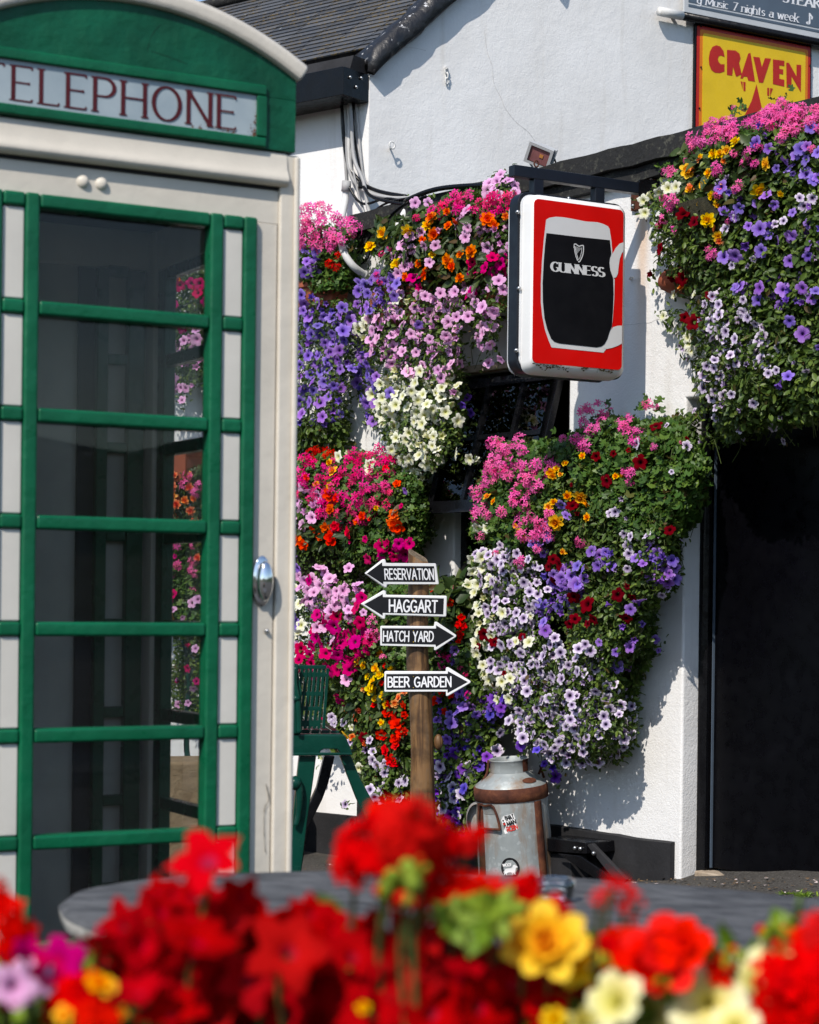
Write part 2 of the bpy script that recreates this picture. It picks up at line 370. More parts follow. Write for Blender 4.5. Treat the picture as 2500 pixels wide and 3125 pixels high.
# ---------------------------------------------------------------- lettering (strokes bent into letters)
def arc(cx, cy, rx, ry, a0, a1, n=12): return [(cx + rx * math.cos(R(a0 + (a1 - a0) * i / n)), cy + ry * math.sin(R(a0 + (a1 - a0) * i / n))) for i in range(n + 1)]
GL = {
 'A': (.70, [[(0, 0), (.35, 1)], [(.35, 1), (.70, 0)], [(.13, .34), (.57, .34)]]),
 'B': (.56, [[(0, 0), (0, 1)], [(0, 1), (.28, 1)] + arc(.28, .765, .22, .235, 90, -90) + [(0, .53)], [(.28, .53)] + arc(.28, .265, .28, .265, 90, -90) + [(0, 0)]]),
 'C': (.62, [arc(.36, .5, .36, .5, 48, 312, 18)]),
 'D': (.62, [[(0, 0), (0, 1)], [(0, 1), (.18, 1)] + arc(.18, .5, .44, .5, 90, -90, 16) + [(0, 0)]]),
 'E': (.50, [[(0, 0), (0, 1)], [(0, 1), (.5, 1)], [(0, .52), (.42, .52)], [(0, 0), (.5, 0)]]),
 'F': (.48, [[(0, 0), (0, 1)], [(0, 1), (.48, 1)], [(0, .52), (.4, .52)]]),
 'G': (.68, [arc(.36, .5, .36, .5, 48, 325, 18), [(.42, .44), (.68, .44)], [(.66, .44), (.66, .14)]]),
 'H': (.62, [[(0, 0), (0, 1)], [(.62, 0), (.62, 1)], [(0, .52), (.62, .52)]]),
 'I': (.04, [[(.02, 0), (.02, 1)]]),
 'K': (.58, [[(0, 0), (0, 1)], [(.56, 1), (.02, .42)], [(.18, .58), (.58, 0)]]),
 'L': (.48, [[(0, 0), (0, 1)], [(0, 0), (.48, 0)]]),
 'M': (.80, [[(0, 0), (.06, 1)], [(.06, 1), (.4, .15)], [(.4, .15), (.74, 1)], [(.74, 1), (.8, 0)]]),
 'N': (.64, [[(0, 0), (0, 1)], [(0, 1), (.64, 0)], [(.64, 0), (.64, 1)]]),
 'O': (.76, [arc(.38, .5, .38, .5, 90, 450, 28)]),
 'P': (.54, [[(0, 0), (0, 1)], [(0, 1), (.27, 1)] + arc(.27, .73, .27, .27, 90, -90) + [(0, .46)]]),
 'R': (.58, [[(0, 0), (0, 1)], [(0, 1), (.27, 1)] + arc(.27, .74, .25, .26, 90, -90) + [(0, .48)], [(.25, .48), (.58, 0)]]),
 'S': (.52, [arc(.27, .75, .24, .25, 35, 270, 12) + arc(.27, .25, .25, .25, 90, -150, 12)[1:]]),
 'T': (.60, [[(.3, 0), (.3, 1)], [(0, 1), (.6, 1)]]),
 'U': (.60, [[(0, 1), (0, .3)] + arc(.3, .3, .3, .3, 180, 360, 12) + [(.6, 1)]]),
 'V': (.66, [[(0, 1), (.33, 0)], [(.33, 0), (.66, 1)]]),
 'W': (.95, [[(0, 1), (.22, 0)], [(.22, 0), (.47, .9)], [(.47, .9), (.73, 0)], [(.73, 0), (.95, 1)]]),
 'Y': (.62, [[(0, 1), (.31, .46)], [(.62, 1), (.31, .46)], [(.31, .46), (.31, 0)]]),
 '7': (.48, [[(0, 1), (.48, 1)], [(.48, 1), (.15, 0)]]),
 'a': (.42, [arc(.2, .20, .2, .2, 0, 360, 14), [(.4, .62), (.4, 0)], [(.03, .56)] + arc(.2, .42, .2, .2, 120, 0, 6)]),
 'c': (.40, [arc(.22, .32, .22, .32, 50, 310, 12)]),
 'e': (.44, [[(.02, .34), (.42, .34)] + arc(.22, .32, .21, .32, 5, 310, 14)]),
 'g': (.44, [arc(.21, .32, .21, .32, 0, 360, 14), [(.42, .64), (.42, -.12)] + arc(.21, -.12, .21, .2, 0, -150, 8)]),
 'h': (.42, [[(0, 0), (0, 1)], [(0, .38)] + arc(.21, .42, .21, .22, 180, 0, 8) + [(.42, 0)]]),
 'i': (.04, [[(.02, 0), (.02, .64)], [(.02, .84), (.02, .94)]]),
 'k': (.42, [[(0, 0), (0, 1)], [(.4, .64), (.02, .24)], [(.14, .36), (.42, 0)]]),
 'n': (.42, [[(0, 0), (0, .64)], [(0, .38)] + arc(.21, .42, .21, .22, 180, 0, 8) + [(.42, 0)]]),
 's': (.34, [arc(.17, .48, .15, .16, 30, 270, 8) + arc(.17, .16, .16, .16, 90, -150, 8)[1:]]),
 't': (.28, [[(.12, .9), (.12, .12)] + arc(.22, .12, .1, .12, 180, 290, 5), [(0, .64), (.28, .64)]]),
 'u': (.42, [[(0, .64), (0, .22)] + arc(.21, .22, .21, .22, 180, 360, 8) + [(.42, .64)], [(.42, .64), (.42, 0)]]),
 'w': (.62, [[(0, .64), (.15, 0)], [(.15, 0), (.31, .6)], [(.31, .6), (.47, 0)], [(.47, 0), (.62, .64)]]),
 '\u266a': (.4, [arc(.12, .08, .12, .09, 0, 360, 10), [(.23, .08), (.23, 1)], [(.23, 1), (.42, .7)], [(.42, .7), (.40, .52)]]),
 '"': (.3, [[(.05, 1), (.05, .6)], [(.25, 1), (.25, .6)]]),
}
def ribbon(pl, thick, thin, rnd=False):
    closed = (Vector(pl[0] + (0,)) - Vector(pl[-1] + (0,))).length < 1e-6 and len(pl) > 3
    p = [Vector(q) for q in pl]
    if closed: p = p[:-1]
    n = len(p); L, Rr = [], []
    for i in range(n):
        a = p[(i - 1) % n] if closed or i else p[i]; b = p[(i + 1) % n] if closed or i < n - 1 else p[i]
        d = (b - a); d = d.normalized() if d.length > 0 else Vector((1, 0)); th = thin + (thick - thin) * abs(d.y) ** 1.3
        nn = Vector((-d.y, d.x)) * th / 2
        if not closed and not rnd and i in (0, n - 1): pass
        L.append(p[i] + nn); Rr.append(p[i] - nn)
    v = L + Rr; f = [(i, (i + 1) % n, (i + 1) % n + n, i + n) for i in range(n if closed else n - 1)]
    if rnd and not closed:
        for e, s_ in ((0, -1), (n - 1, 1)):
            d = (p[1] - p[0] if e == 0 else p[-1] - p[-2]).normalized() * s_; hw = (L[e] - Rr[e]).length / 2; nn = (L[e] - Rr[e]).normalized()
            k = len(v); fan = [p[e] + nn * hw * math.cos(math.pi * q / 6) + d * hw * math.sin(math.pi * q / 6) for q in range(7)]
            v += fan; f.append(tuple(range(k, k + 7)))
    return v, f
def layout(txt, gap=.16, space=.38):
    x = 0; out = []
    for ch in txt:
        if ch == ' ': x += space; continue
        wd, st = GL[ch]; out.append((x, st, ch)); x += wd + gap
    return out, x - gap
def lettering(txt, fn, thick=.14, thin=None, rnd=True, serif=0, gap=.16, space=.38, lift=.00004, jitter=0, stencil=False):
    """fn(u, v, b) -> world point, u along the word and v up the letter, both 0..1"""
    thin = thick if thin is None else thin; mb = MB(); lay, W = layout(txt, gap, space); k = 0; rg = random.Random(hash(len(txt)) + 3)
    for x, sts, ch in lay:
        dy = rg.uniform(-jitter, jitter)
        for pl in sts:
            strokes = [(pl, thick, thin)]
            if serif:
                for e, q in ((pl[0], pl[1]), (pl[-1], pl[-2])):
                    if pl[0] == pl[-1]: continue
                    if abs(e[1]) < .01 or abs(e[1] - 1) < .01 or (abs(e[1] - .64) < .01 and ch.islower()):
                        d = (abs(q[1] - e[1]) > .3 * abs(q[0] - e[0]))
                        if d: strokes.append(([(e[0] - thick / 2 - serif, e[1]), (e[0] + thick / 2 + serif, e[1])], thin * .8, thin * .8))
                    if abs(e[1] - q[1]) < .01 and ch in 'ETLF' and abs(e[0]) > .2:
                        s_ = -1 if e[1] > .9 else (1 if e[1] < .1 else 0); strokes.append(([(e[0], e[1] - (serif * .8 if s_ == 0 else 0)), (e[0], e[1] + s_ * serif * 1.6 + (serif * .8 if s_ == 0 else 0))], thin, thin))
            for st, a, b_ in strokes:
                v, f = ribbon([(q[0], q[1]) for q in st], a, b_, rnd); k += 1
                mb.add([fn((q[0] + x) / W, q[1] + dy, k * lift) for q in v], f)
    return mb
def quad_fn(plane, q, b):     # q: TL, TR, BR, BL in photo pixels
    (ax, ay), (bx, by), (cx, cy), (dx, dy) = q
    def fn(u, v, e):
        tx, ty = ax + (bx - ax) * u, ay + (by - ay) * u; lx, ly = dx + (cx - dx) * u, dy + (cy - dy) * u
        return plane.hit(lx + (tx - lx) * v, ly + (ty - ly) * v, b + e)
    return fn
def plate(plane, px, b0, b1, mb=None, mi=0):
    mb = mb or MB(); f = [plane.hit(x, y, b1) for x, y in px]; bk = [p - plane.n * (b1 - b0) for p in f]
    return mb.prism(f, bk, mi)
# ---------------------------------------------------------------- ground and hills (the setting)
def gz(x, y):
    t = min(max((x - .42) / 1.25, 0), 1); f = min(max((y - 4.5) / 2.5, 0), 1)
    return .27 * t * f
def build_ground():
    xs = [-160, -80, -40, -20, -10, -6, -4, -3] + [-2 + .12 * i for i in range(46)] + [4, 5, 6, 8, 12, 20, 40, 80, 160]
    ys = [-160, -80, -40, -20, -10, -5, -2, 0, 2, 4] + [4.5 + .12 * i for i in range(62)] + [13, 16, 20, 30, 60, 120]
    mb = MB(); n = len(ys)
    for x in xs:
        for y in ys:
            near = -2 < x < 4 and 4 < y < 12
            mb.v.append(Vector((x, y, gz(x, y) + (.006 * noise.noise((x * 5, y * 5, 0)) + .004 * noise.noise((x * 19, y * 19, 3)) if near else 0))))
    mb.f = [(i * n + j, (i + 1) * n + j, (i + 1) * n + j + 1, i * n + j + 1) for i in range(len(xs) - 1) for j in range(n - 1)]; mb.m = [0] * len(mb.f)
    tag(mb.build('ground', MAT['ground'], smooth=True), kind='structure')
    hb = MB(); N = 90; K = 9            # the valley side behind the photographer: seen only as a reflection
    for i in range(N + 1):
        a = R(-175 + 350 * i / N) - math.pi / 2
        for k in range(K):
            u = k / (K - 1); r = 62 + 70 * u
            hgt = (13 + 7 * noise.noise((a * 1.6, 0, 5)) + 2.2 * noise.noise((a * 14, u * 3, 1)) + 1.1 * noise.noise((a * 41, u * 5, 2))) * math.sin(u * math.pi / 2)
            hb.v.append(Vector((r * math.cos(a), r * math.sin(a), hgt - .3)))
    hb.f = [(i * K + k, i * K + k + 1, (i + 1) * K + k + 1, (i + 1) * K + k) for i in range(N) for k in range(K - 1)]; hb.m = [0] * len(hb.f)
    tag(hb.build('hills', MAT['hill'], smooth=True), kind='structure')
build_ground()

# ---------------------------------------------------------------- the pub
pub = thing('pub_building', 'white rendered pub with slate roof, black trim and black door', 'building', CORNER)
ZB = lambda pl, px, py, b=0: pl.hit(px, py, b).z
G0, G1 = GABLE.hit(1128, 172), GABLE.hit(1335, 2)
gs0, gz0 = GABLE.sz(G0); gs1, gz1 = GABLE.sz(G1); pitch = (gz1 - gz0) / (gs1 - gs0)
vz = lambda s: gz0 + pitch * (s - gs0)
APEX = 3.4
def wall_grid(plane, ss, zs, skip, thick, mb, b=0):
    """a wall with openings: cells between the break lines ss and zs, the skipped ones left open and given reveals"""
    for i in range(len(ss) - 1):
        for j in range(len(zs) - 1):
            if (i, j) in skip: continue
            a, c, d, e = ss[i], ss[i + 1], zs[j], zs[j + 1]
            mb.add([plane.at(a, d, b), plane.at(c, d, b), plane.at(c, e, b), plane.at(a, e, b)], [(0, 1, 2, 3)])
            mb.add([plane.at(a, d, b - thick), plane.at(c, d, b - thick), plane.at(c, e, b - thick), plane.at(a, e, b - thick)], [(3, 2, 1, 0)])
            for di, dj, q in ((-1, 0, (a, d, a, e)), (1, 0, (c, d, c, e)), (0, -1, (a, d, c, d)), (0, 1, (a, e, c, e))):
                ni, nj = i + di, j + dj
                if (ni, nj) in skip or not (0 <= ni < len(ss) - 1 and 0 <= nj < len(zs) - 1):
                    x0, z0, x1, z1 = q
                    mb.add([plane.at(x0, z0, b), plane.at(x1, z1, b), plane.at(x1, z1, b - thick), plane.at(x0, z0, b - thick)], [(0, 1, 2, 3)])
    return mb
# gable wall
gp = [(0, -.3), (9, -.3), (9, 2.2)] if False else [(0, -.3), (2 * APEX, -.3), (2 * APEX, vz(0) - .02), (APEX, vz(APEX)), (0, vz(0) - .02)]
mb = MB().prism([GABLE.at(s, z) for s, z in gp], [GABLE.at(s, z, -.3) for s, z in gp]); mb.build('gable_wall', MAT['wall'], pub, clean=True)
# eaves wall to the left
ZE = 4.02
lp = [(0.004, -.3), (6, -.3), (6, ZE), (0.004, ZE)]
MB().prism([LEFT.at(s, z) for s, z in lp], [LEFT.at(s, z, -.3) for s, z in lp]).build('eaves_wall', MAT['wall'], pub, clean=True)
# annex wall with window and door openings
def S(px, py): return ANNEX.sz(ANNEX.hit(px, py))[0]
ws0, ws1 = S(1386, 1600), S(1735, 1300); wz0, wz1 = ZB(ANNEX, 1560, 1990), ZB(ANNEX, 1560, 1128)
ds0 = S(2086, 1900); dz1 = ZB(ANNEX, 2092, 1216); ds1 = ds0 + .98; dz0 = -.3
atop = ZB(ANNEX, 1860, 530)
ss = [0.0, ws0, ws1, ds0, ds1, 4.6]; zs = sorted([-.3, wz0, dz1, wz1, atop])
izw = [j for j in range(4) if zs[j] >= wz0 - 1e-6 and zs[j + 1] <= wz1 + 1e-6]; izd = [j for j in range(4) if zs[j + 1] <= dz1 + 1e-6]
skip = {(1, j) for j in izw} | {(3, j) for j in izd}
rust_at = (S(1962, 700), ZB(ANNEX, 1962, 640))
MAT['annexwall'] = wall_paint('annex_masonry_paint', rust_at)  # same white as the other walls, plus a rust streak and coarser bumps
aw = wall_grid(ANNEX, ss, zs, skip, .125, MB()).build('annex_wall', MAT['annexwall'], pub, bevel=.012, clean=True)
# flat annex roof behind the coping, up against the gable
MB().box8([ANNEX.at(.02, atop - .06, -.13), ANNEX.at(4.6, atop - .06, -.13), GABLE.at(6.2, atop - .06, .02), GABLE.at(.1, atop - .06, .004),
           ANNEX.at(.02, atop - .01, -.13), ANNEX.at(4.6, atop - .01, -.13), GABLE.at(6.2, atop - .01, .02), GABLE.at(.1, atop - .01, .004)]).build('annex_roof', MAT['blackmatt'], pub)
# coping: two mossy bands, a little rough
def band(b1, z0, z1, name, s0=-.06, s1=4.7, n=60, amp=.008):
    mb = MB(); k = 0
    for i in range(n + 1):
        s = s0 + (s1 - s0) * i / n; j = lambda q: amp * noise.noise((s * 6, q, z0))
        mb.v += [ANNEX.at(s, z0 + j(1), b1 + j(2)), ANNEX.at(s, z1 + j(3), b1 + j(4)), ANNEX.at(s, z1 + .012 + j(5), -.12), ANNEX.at(s, z0, -.12)]
    for i in range(n):
        for q in range(4): mb.f.append((i * 4 + q, (i + 1) * 4 + q, (i + 1) * 4 + (q + 1) % 4, i * 4 + (q + 1) % 4)); mb.m.append(0)
    mb.f += [(0, 1, 2, 3), (n * 4 + 3, n * 4 + 2, n * 4 + 1, n * 4)]; mb.m += [0, 0]
    return mb.build(name, MAT['coping'], pub, clean=True)
band(.075, atop - .01, atop + .085, 'coping'); band(.045, atop - .075, atop - .012, 'fascia_strip', amp=.012)
# plinth along the foot of the annex wall
pz = ZB(ANNEX, 1960, 2560); ps1 = S(2060, 2600)
mb = MB(); N = 40
for i in range(N + 1):
    s = -.0 + ps1 * i / N; zt = pz + .008 * noise.noise((s * 5, 0, 0)) + .004 * noise.noise((s * 22, 0, 0)); bb = .028 + .006 * noise.noise((s * 7, 2, 0))
    mb.v += [ANNEX.at(s, -.2, bb), ANNEX.at(s, zt, bb), ANNEX.at(s, zt + .006, .0015), ANNEX.at(s, -.2, .0015)]
for i in range(N):
    for q in range(4): mb.f.append((i * 4 + q, i * 4 + (q + 1) % 4, (i + 1) * 4 + (q + 1) % 4, (i + 1) * 4 + q)); mb.m.append(0)
mb.f += [(N * 4, N * 4 + 1, N * 4 + 2, N * 4 + 3), (3, 2, 1, 0)]; mb.m += [0, 0]
mb.build('plinth', MAT['blackmatt'], pub, clean=True)
# plinth of the eaves wall
MB().box8([LEFT.at(.01, -.2, .03), LEFT.at(6, -.2, .03), LEFT.at(6, -.2, .002), LEFT.at(.01, -.2, .002), LEFT.at(.01, pz - .1, .03), LEFT.at(6, pz - .1, .03), LEFT.at(6, pz - .1, .002), LEFT.at(.01, pz - .1, .002)]).build('plinth', MAT['blackmatt'], pub)
# dark rooms behind window and door
def room(s0, s1, z0, z1, dep):
    mb = MB(); p = [ANNEX.at(s, z, b) for b in (-.13, -dep) for s, z in ((s0, z0), (s1, z0), (s1, z1), (s0, z1))]
    mb.add(p, [(4, 5, 6, 7), (0, 1, 5, 4), (1, 2, 6, 5), (2, 3, 7, 6), (3, 0, 4, 7)]); return mb
room(ws0 - .2, ws1 + .2, wz0 - .2, wz1 + .02, .8).build('dark_room', MAT['void'], pub)
# window: fixed frame, and a tilted-open sash with its bars
def bar(pl, s0, s1, z0, z1, b0, b1, mb=None):
    mb = mb or MB(); return mb.box8([pl.at(s0, z0, b1), pl.at(s1, z0, b1), pl.at(s1, z0, b0), pl.at(s0, z0, b0), pl.at(s0, z1, b1), pl.at(s1, z1, b1), pl.at(s1, z1, b0), pl.at(s0, z1, b0)])
win = MB(); e = .002
bar(ANNEX, ws0 + e, ws0 + .052, wz0, wz1 - e, -.11, -.04, win); bar(ANNEX, ws1 - .05, ws1 - e, wz0, wz1 - e, -.11, -.04, win)
bar(ANNEX, ws0 + .052, ws1 - .05, wz1 - .06, wz1 - e, -.11, -.035, win); bar(ANNEX, ws0 + .052, ws1 - .05, wz0, wz0 + .06, -.11, -.04, win)
zm = ZB(ANNEX, 1440, 1560, -.05)
bar(ANNEX, ws0 + .052, ws1 - .05, zm - .05, zm + .03, -.11, -.045, win); sm = (ws0 + ws1) / 2
bar(ANNEX, ws0 + .13, ws0 + .155, wz0 + .06, zm - .05, -.10, -.05, win); bar(ANNEX, sm, sm + .03, wz0 + .06, zm - .05, -.10, -.05, win)
wf = win.build('window', MAT['black'], pub, bevel=.004)
bar(ANNEX, ws0 + .052, ws1 - .05, wz0 + .06, zm - .05, -.082, -.078).build('pane', MAT['windowglass'], wf)
tilt = R(15.5); ztop = wz1 - .03
def sash(s, d, b):      # d: distance down the sash from its hinge, b: out of its own plane
    return ANNEX.at(s, ztop - d * math.cos(tilt) - b * math.sin(tilt) * -1 * 0, -.01 + d * math.sin(tilt) + b)
def sbar(mb, s0, s1, d0, d1, b0=0, b1=.035):
    mb.box8([sash(s0, d1, b1), sash(s1, d1, b1), sash(s1, d1, b0), sash(s0, d1, b0), sash(s0, d0, b1), sash(s1, d0, b1), sash(s1, d0, b0), sash(s0, d0, b0)])
SL = (ztop - zm) / math.cos(tilt) + .02; m = MB(); q0, q1 = ws0 + .03, ws1 - .03
sbar(m, q0, q0 + .045, 0, SL); sbar(m, q1 - .045, q1, 0, SL); sbar(m, q0 + .045, q1 - .045, 0, .045); sbar(m, q0 + .045, q1 - .045, SL - .06, SL)
d3 = .34 * SL + .06
for k in (1, 2): s_ = q0 + (q1 - q0) * k / 3; sbar(m, s_ - .013, s_ + .013, .045, SL - .06, .004, .03)
sbar(m, q0 + .045, q1 - .045, d3, d3 + .024, .006, .028)
sf = m.build('sash', MAT['black'], wf, bevel=.004)
# the timber lintel board over the window
bar(ANNEX, ws0 - .05, ws1 + .06, wz1 + .0, wz1 + .035, .002, .06).build('lintel_board', MAT['sill'], wf, bevel=.004)
m = MB(); sbar(m, q0 + .04, q1 - .04, .04, SL - .055, .014, .018); tag(m.build('sash_pane', MAT['windowglass'], wf))
# door: frame and slab set back in the reveal, threshold
fr = MB(); DB = -.125
bar(ANNEX, ds0 + .002, ds0 + .055, .1, dz1 - .002, DB - .05, DB + .035, fr); bar(ANNEX, ds1 - .055, ds1 - .002, .1, dz1 - .002, DB - .05, DB + .035, fr); bar(ANNEX, ds0 + .055, ds1 - .055, dz1 - .06, dz1 - .002, DB - .05, DB + .035, fr)
bar(ANNEX, ds0 + .057, ds0 + .066, .1, dz1 - .06, DB - .04, DB + .012, fr)
door = fr.build('door', MAT['black'], pub, bevel=.003)
zth = ZB(ANNEX, 2150, 2652, DB)
bar(ANNEX, ds0 + .069, ds1 - .057, zth + .012, dz1 - .062, DB - .05, DB + .004).build('door_leaf', MAT['door'], door, bevel=.003)
bar(ANNEX, ds0 + .0645, ds0 + .0675, zth + .012, dz1 - .08, DB - .02, DB + .014).build('weather_seal', MAT['slategrey'], door)
mb = MB(); bar(ANNEX, ds0 + .03, ds1 + .3, -.2, zth, DB - .12, -.05, mb); mb.build('threshold', MAT['sill'], door, bevel=.008)
# roof: rows of overlapping slates rising from the eaves
VD = (G1 - G0).normalized(); LD = LEFT.t.copy(); RN = LD.cross(VD).normalized(); RN = RN if RN.z > 0 else -RN
def roofpt(a, c, h=0): return G0 + LD * a + VD * c + RN * h
def roof_solve(px, py):
    d = ray(px, py); c = Vector((0, 0, CZ)); t = (G0 - c).dot(RN) / d.dot(RN); q = c + d * t - G0
    A = LD.dot(VD); qa, qc = q.dot(LD), q.dot(VD); c_ = (qc - A * qa) / (1 - A * A); return qa - A * c_, c_
ridge = roof_solve(655, 26)[1]; eave = roof_solve(960, 182)[1]
rg = random.Random(4); NR = 22; step = (ridge - eave) / NR; rb = MB(); edge = []
for r in range(NR):
    c0 = eave + step * r; a = -.05 - rg.random() * .012; c1 = c0 + step * 1.25
    while a < 6.5:
        wd = .26 + rg.uniform(-.008, .008); j = rg.uniform(-.0025, .0025); hh = .003 + rg.uniform(0, .0012); g = .003
        p = [roofpt(a + g, c0 + j, hh + .006), roofpt(a + wd - g, c0 + j, hh + .006), roofpt(a + wd - g, c1, .001), roofpt(a + g, c1, .001),
             roofpt(a + g, c0 + j, hh - .002), roofpt(a + wd - g, c0 + j, hh - .002)]
        mid = [p[0] * .8 + p[3] * .2, p[1] * .8 + p[2] * .2]
        rb.add(p + mid, [(0, 1, 7, 6), (6, 7, 2, 3), (4, 5, 1, 0)]); edge += [1, 1, 0, 0, 1, 1, .15, .15]; a += wd
roof = rb.build('roof', MAT['slate'], pub)
at = roof.data.attributes.new('edge', 'FLOAT', 'POINT'); at.data.foreach_set('value', edge)
ub = MB().box8([roofpt(-.03, eave + .02, -.05), roofpt(6.4, eave + .02, -.05), roofpt(6.4, ridge, -.05), roofpt(-.03, ridge, -.05), roofpt(-.03, eave + .02, -.004), roofpt(6.4, eave + .02, -.004), roofpt(6.4, ridge, -.004), roofpt(-.03, ridge, -.004)])
ub.build('roof_boarding', MAT['blackmatt'], pub)
MB().tube([roofpt(a, ridge + .02, .02) for a in (-.2, 2, 4, 6.5)], .035, 10).build('ridge_tile', MAT['coping'], roof, smooth=True)
# the capping along the verge: black, lumpy, flaking
def verge():
    mb = MB(); n = 70; c0, c1 = -.03, 2.6; nn = GABLE.n
    prof = [(-.27, .006), (-.26, .035), (-.20, .052), (-.08, .068), (.02, .062), (.055, .040), (.068, -.01), (.066, -.075), (.045, -.088), (.012, -.075)]
    for i in range(n + 1):
        c = c0 + (c1 - c0) * i / n; fl = min(1, (c - c0) / .05 + .45); droop = -.018 * max(0, 1 - (c - c0) / .22)
        lip = .016 * (1 if int(c * 1.7 + .3) % 2 else -1) * .4
        for k, (o, h) in enumerate(prof):
            wv = .014 * noise.noise((c * 7, k * .6, 0)) + .007 * noise.noise((c * 23, k, 4))
            mb.v.append(G0 + VD * (c + (.02 * noise.noise((k * .9, 1, 1)) if i == 0 else 0)) + nn * (o * (fl if o > 0 else 1) + wv) + Vector((0, 0, 1)) * (h * fl + droop + wv + lip))
    K = len(prof)
    for i in range(n):
        for k in range(K - 1): mb.f.append((i * K + k, i * K + k + 1, (i + 1) * K + k + 1, (i + 1) * K + k)); mb.m.append(0)
        mb.f.append((i * K + K - 1, i * K, (i + 1) * K, (i + 1) * K + K - 1)); mb.m.append(0)
    mb.f.append(tuple(range(K))); mb.m.append(0)
    return mb.build('verge_capping', MAT['lead'], pub, smooth=True, clean=True)
verge()
# boxed eaves
bx0 = LEFT.hit(1040, 300, .0); ZG1 = P(1030, 200, 10.27).z; ZG0 = P(1038, 288, 10.27).z
gb = MB().box8([LEFT.at(.005, ZG0, .21), LEFT.at(6, ZG0, .21), LEFT.at(6, ZG0, .002), LEFT.at(.005, ZG0, .002), LEFT.at(.005, ZG1, .21), LEFT.at(6, ZG1, .21), LEFT.at(6, ZG1, .002), LEFT.at(.005, ZG1, .002)])
ev = gb.build('eaves_box', MAT['black'], pub, bevel=.004)
sc_ = MB()
for a, z in ((.11, .06), (.16, .1), (.07, .115)): sc_.ball(LEFT.at(.0, ZG0 + z, a), .009, 8, 5)
sc_.build('screw', MAT['steel'], ev, smooth=True)
MB().box8([LEFT.at(.02, ZG1 + .002, .14), LEFT.at(6, ZG1 + .002, .14), LEFT.at(6, ZG1 + .002, .004), LEFT.at(.02, ZG1 + .002, .004), LEFT.at(.02, ZG1 + .08, .11), LEFT.at(6, ZG1 + .08, .11), LEFT.at(6, ZG1 + .08, .004), LEFT.at(.02, ZG1 + .08, .004)]).build('soffit_board', MAT['blackmatt'], pub)
# hooks and chain on the gable
hk = thing('wall_hook', 'small white eyelet hook on the upper white wall', 'hook', GABLE.hit(1195, 445))
c = GABLE.hit(1197, 443, .045); m = MB(); m.tube([c + GABLE.t * .017 * math.cos(R(a)) + Vector((0, 0, .019 * math.sin(R(a)))) for a in range(0, 360, 30)], .0045, 6, closed=True)
m.build('ring', MAT['whitecable'], hk, smooth=True); MB().tube([GABLE.hit(1190, 452, 0), GABLE.hit(1193, 452, .03), c - GABLE.t * .016], .005, 6).build('shank', MAT['whitecable'], hk, smooth=True)
ch = thing('wall_chain', 'short white chain hanging from a bolt on the upper wall', 'chain', GABLE.hit(1363, 210))
for i, (cx, cy) in enumerate(((1363, 216), (1364, 231), (1364, 247))):
    c = GABLE.hit(cx, cy, .012); u = GABLE.t if i % 2 == 0 else (GABLE.t * .35 + GABLE.n * .9); m = MB()
    m.tube([c + u * .009 * math.cos(R(a)) + Vector((0, 0, .017 * math.sin(R(a)))) for a in range(0, 360, 30)], .0038, 6, closed=True); m.build('link', MAT['whitecable'], ch, smooth=True)
MB().tube([GABLE.hit(1362, 207, 0), GABLE.hit(1362, 207, .022)], .008, 8).build('bolt', MAT['whitecable'], ch)
hk = thing('wall_hook', 'small white painted hook on the wall in the pub sign\'s shadow', 'hook', ANNEX.hit(1926, 853))
MB().tube(smooth_path([ANNEX.hit(1926, 853, 0), ANNEX.hit(1922, 850, .03), ANNEX.hit(1928, 845, .04), ANNEX.hit(1934, 850, .035)], 4), .005, 6).build('hook', MAT['whitecable'], hk, smooth=True)

def crack(plane, px, name, par=None, b=.0015, wd=(.0006, .0014), mt=None):
    m = MB(); pts = [plane.hit(x, y, b) for x, y in px]; pts = smooth_path(pts, 5); rc = random.Random(len(px)); up = Vector((0, 0, 1))
    for i in range(len(pts) - 1):
        a, b = pts[i], pts[i + 1]; d = (b - a).normalized(); s_ = d.cross(plane.n).normalized() * rc.uniform(*wd); m.add([a - s_, b - s_, b + s_, a + s_], [(0, 1, 2, 3)])
    return m.build(name, mt or paint('crack_grey', (.56, .55, .54), .9), par or pub)  # thin plain grey ribbon drawn as the crack line
crack(GABLE, [(1478, 90), (1488, 160), (1502, 200), (1508, 255), (1530, 300), (1542, 330), (1575, 372), (1612, 402), (1634, 432)], 'crack')
crack(GABLE, [(1130, 140), (1190, 136), (1215, 142), (1262, 146), (1300, 154)], 'crack')
crack(ANNEX, [(1885, 998), (1905, 992), (1930, 990), (1960, 986), (1985, 984), (2000, 976), (2022, 972)], 'crack')
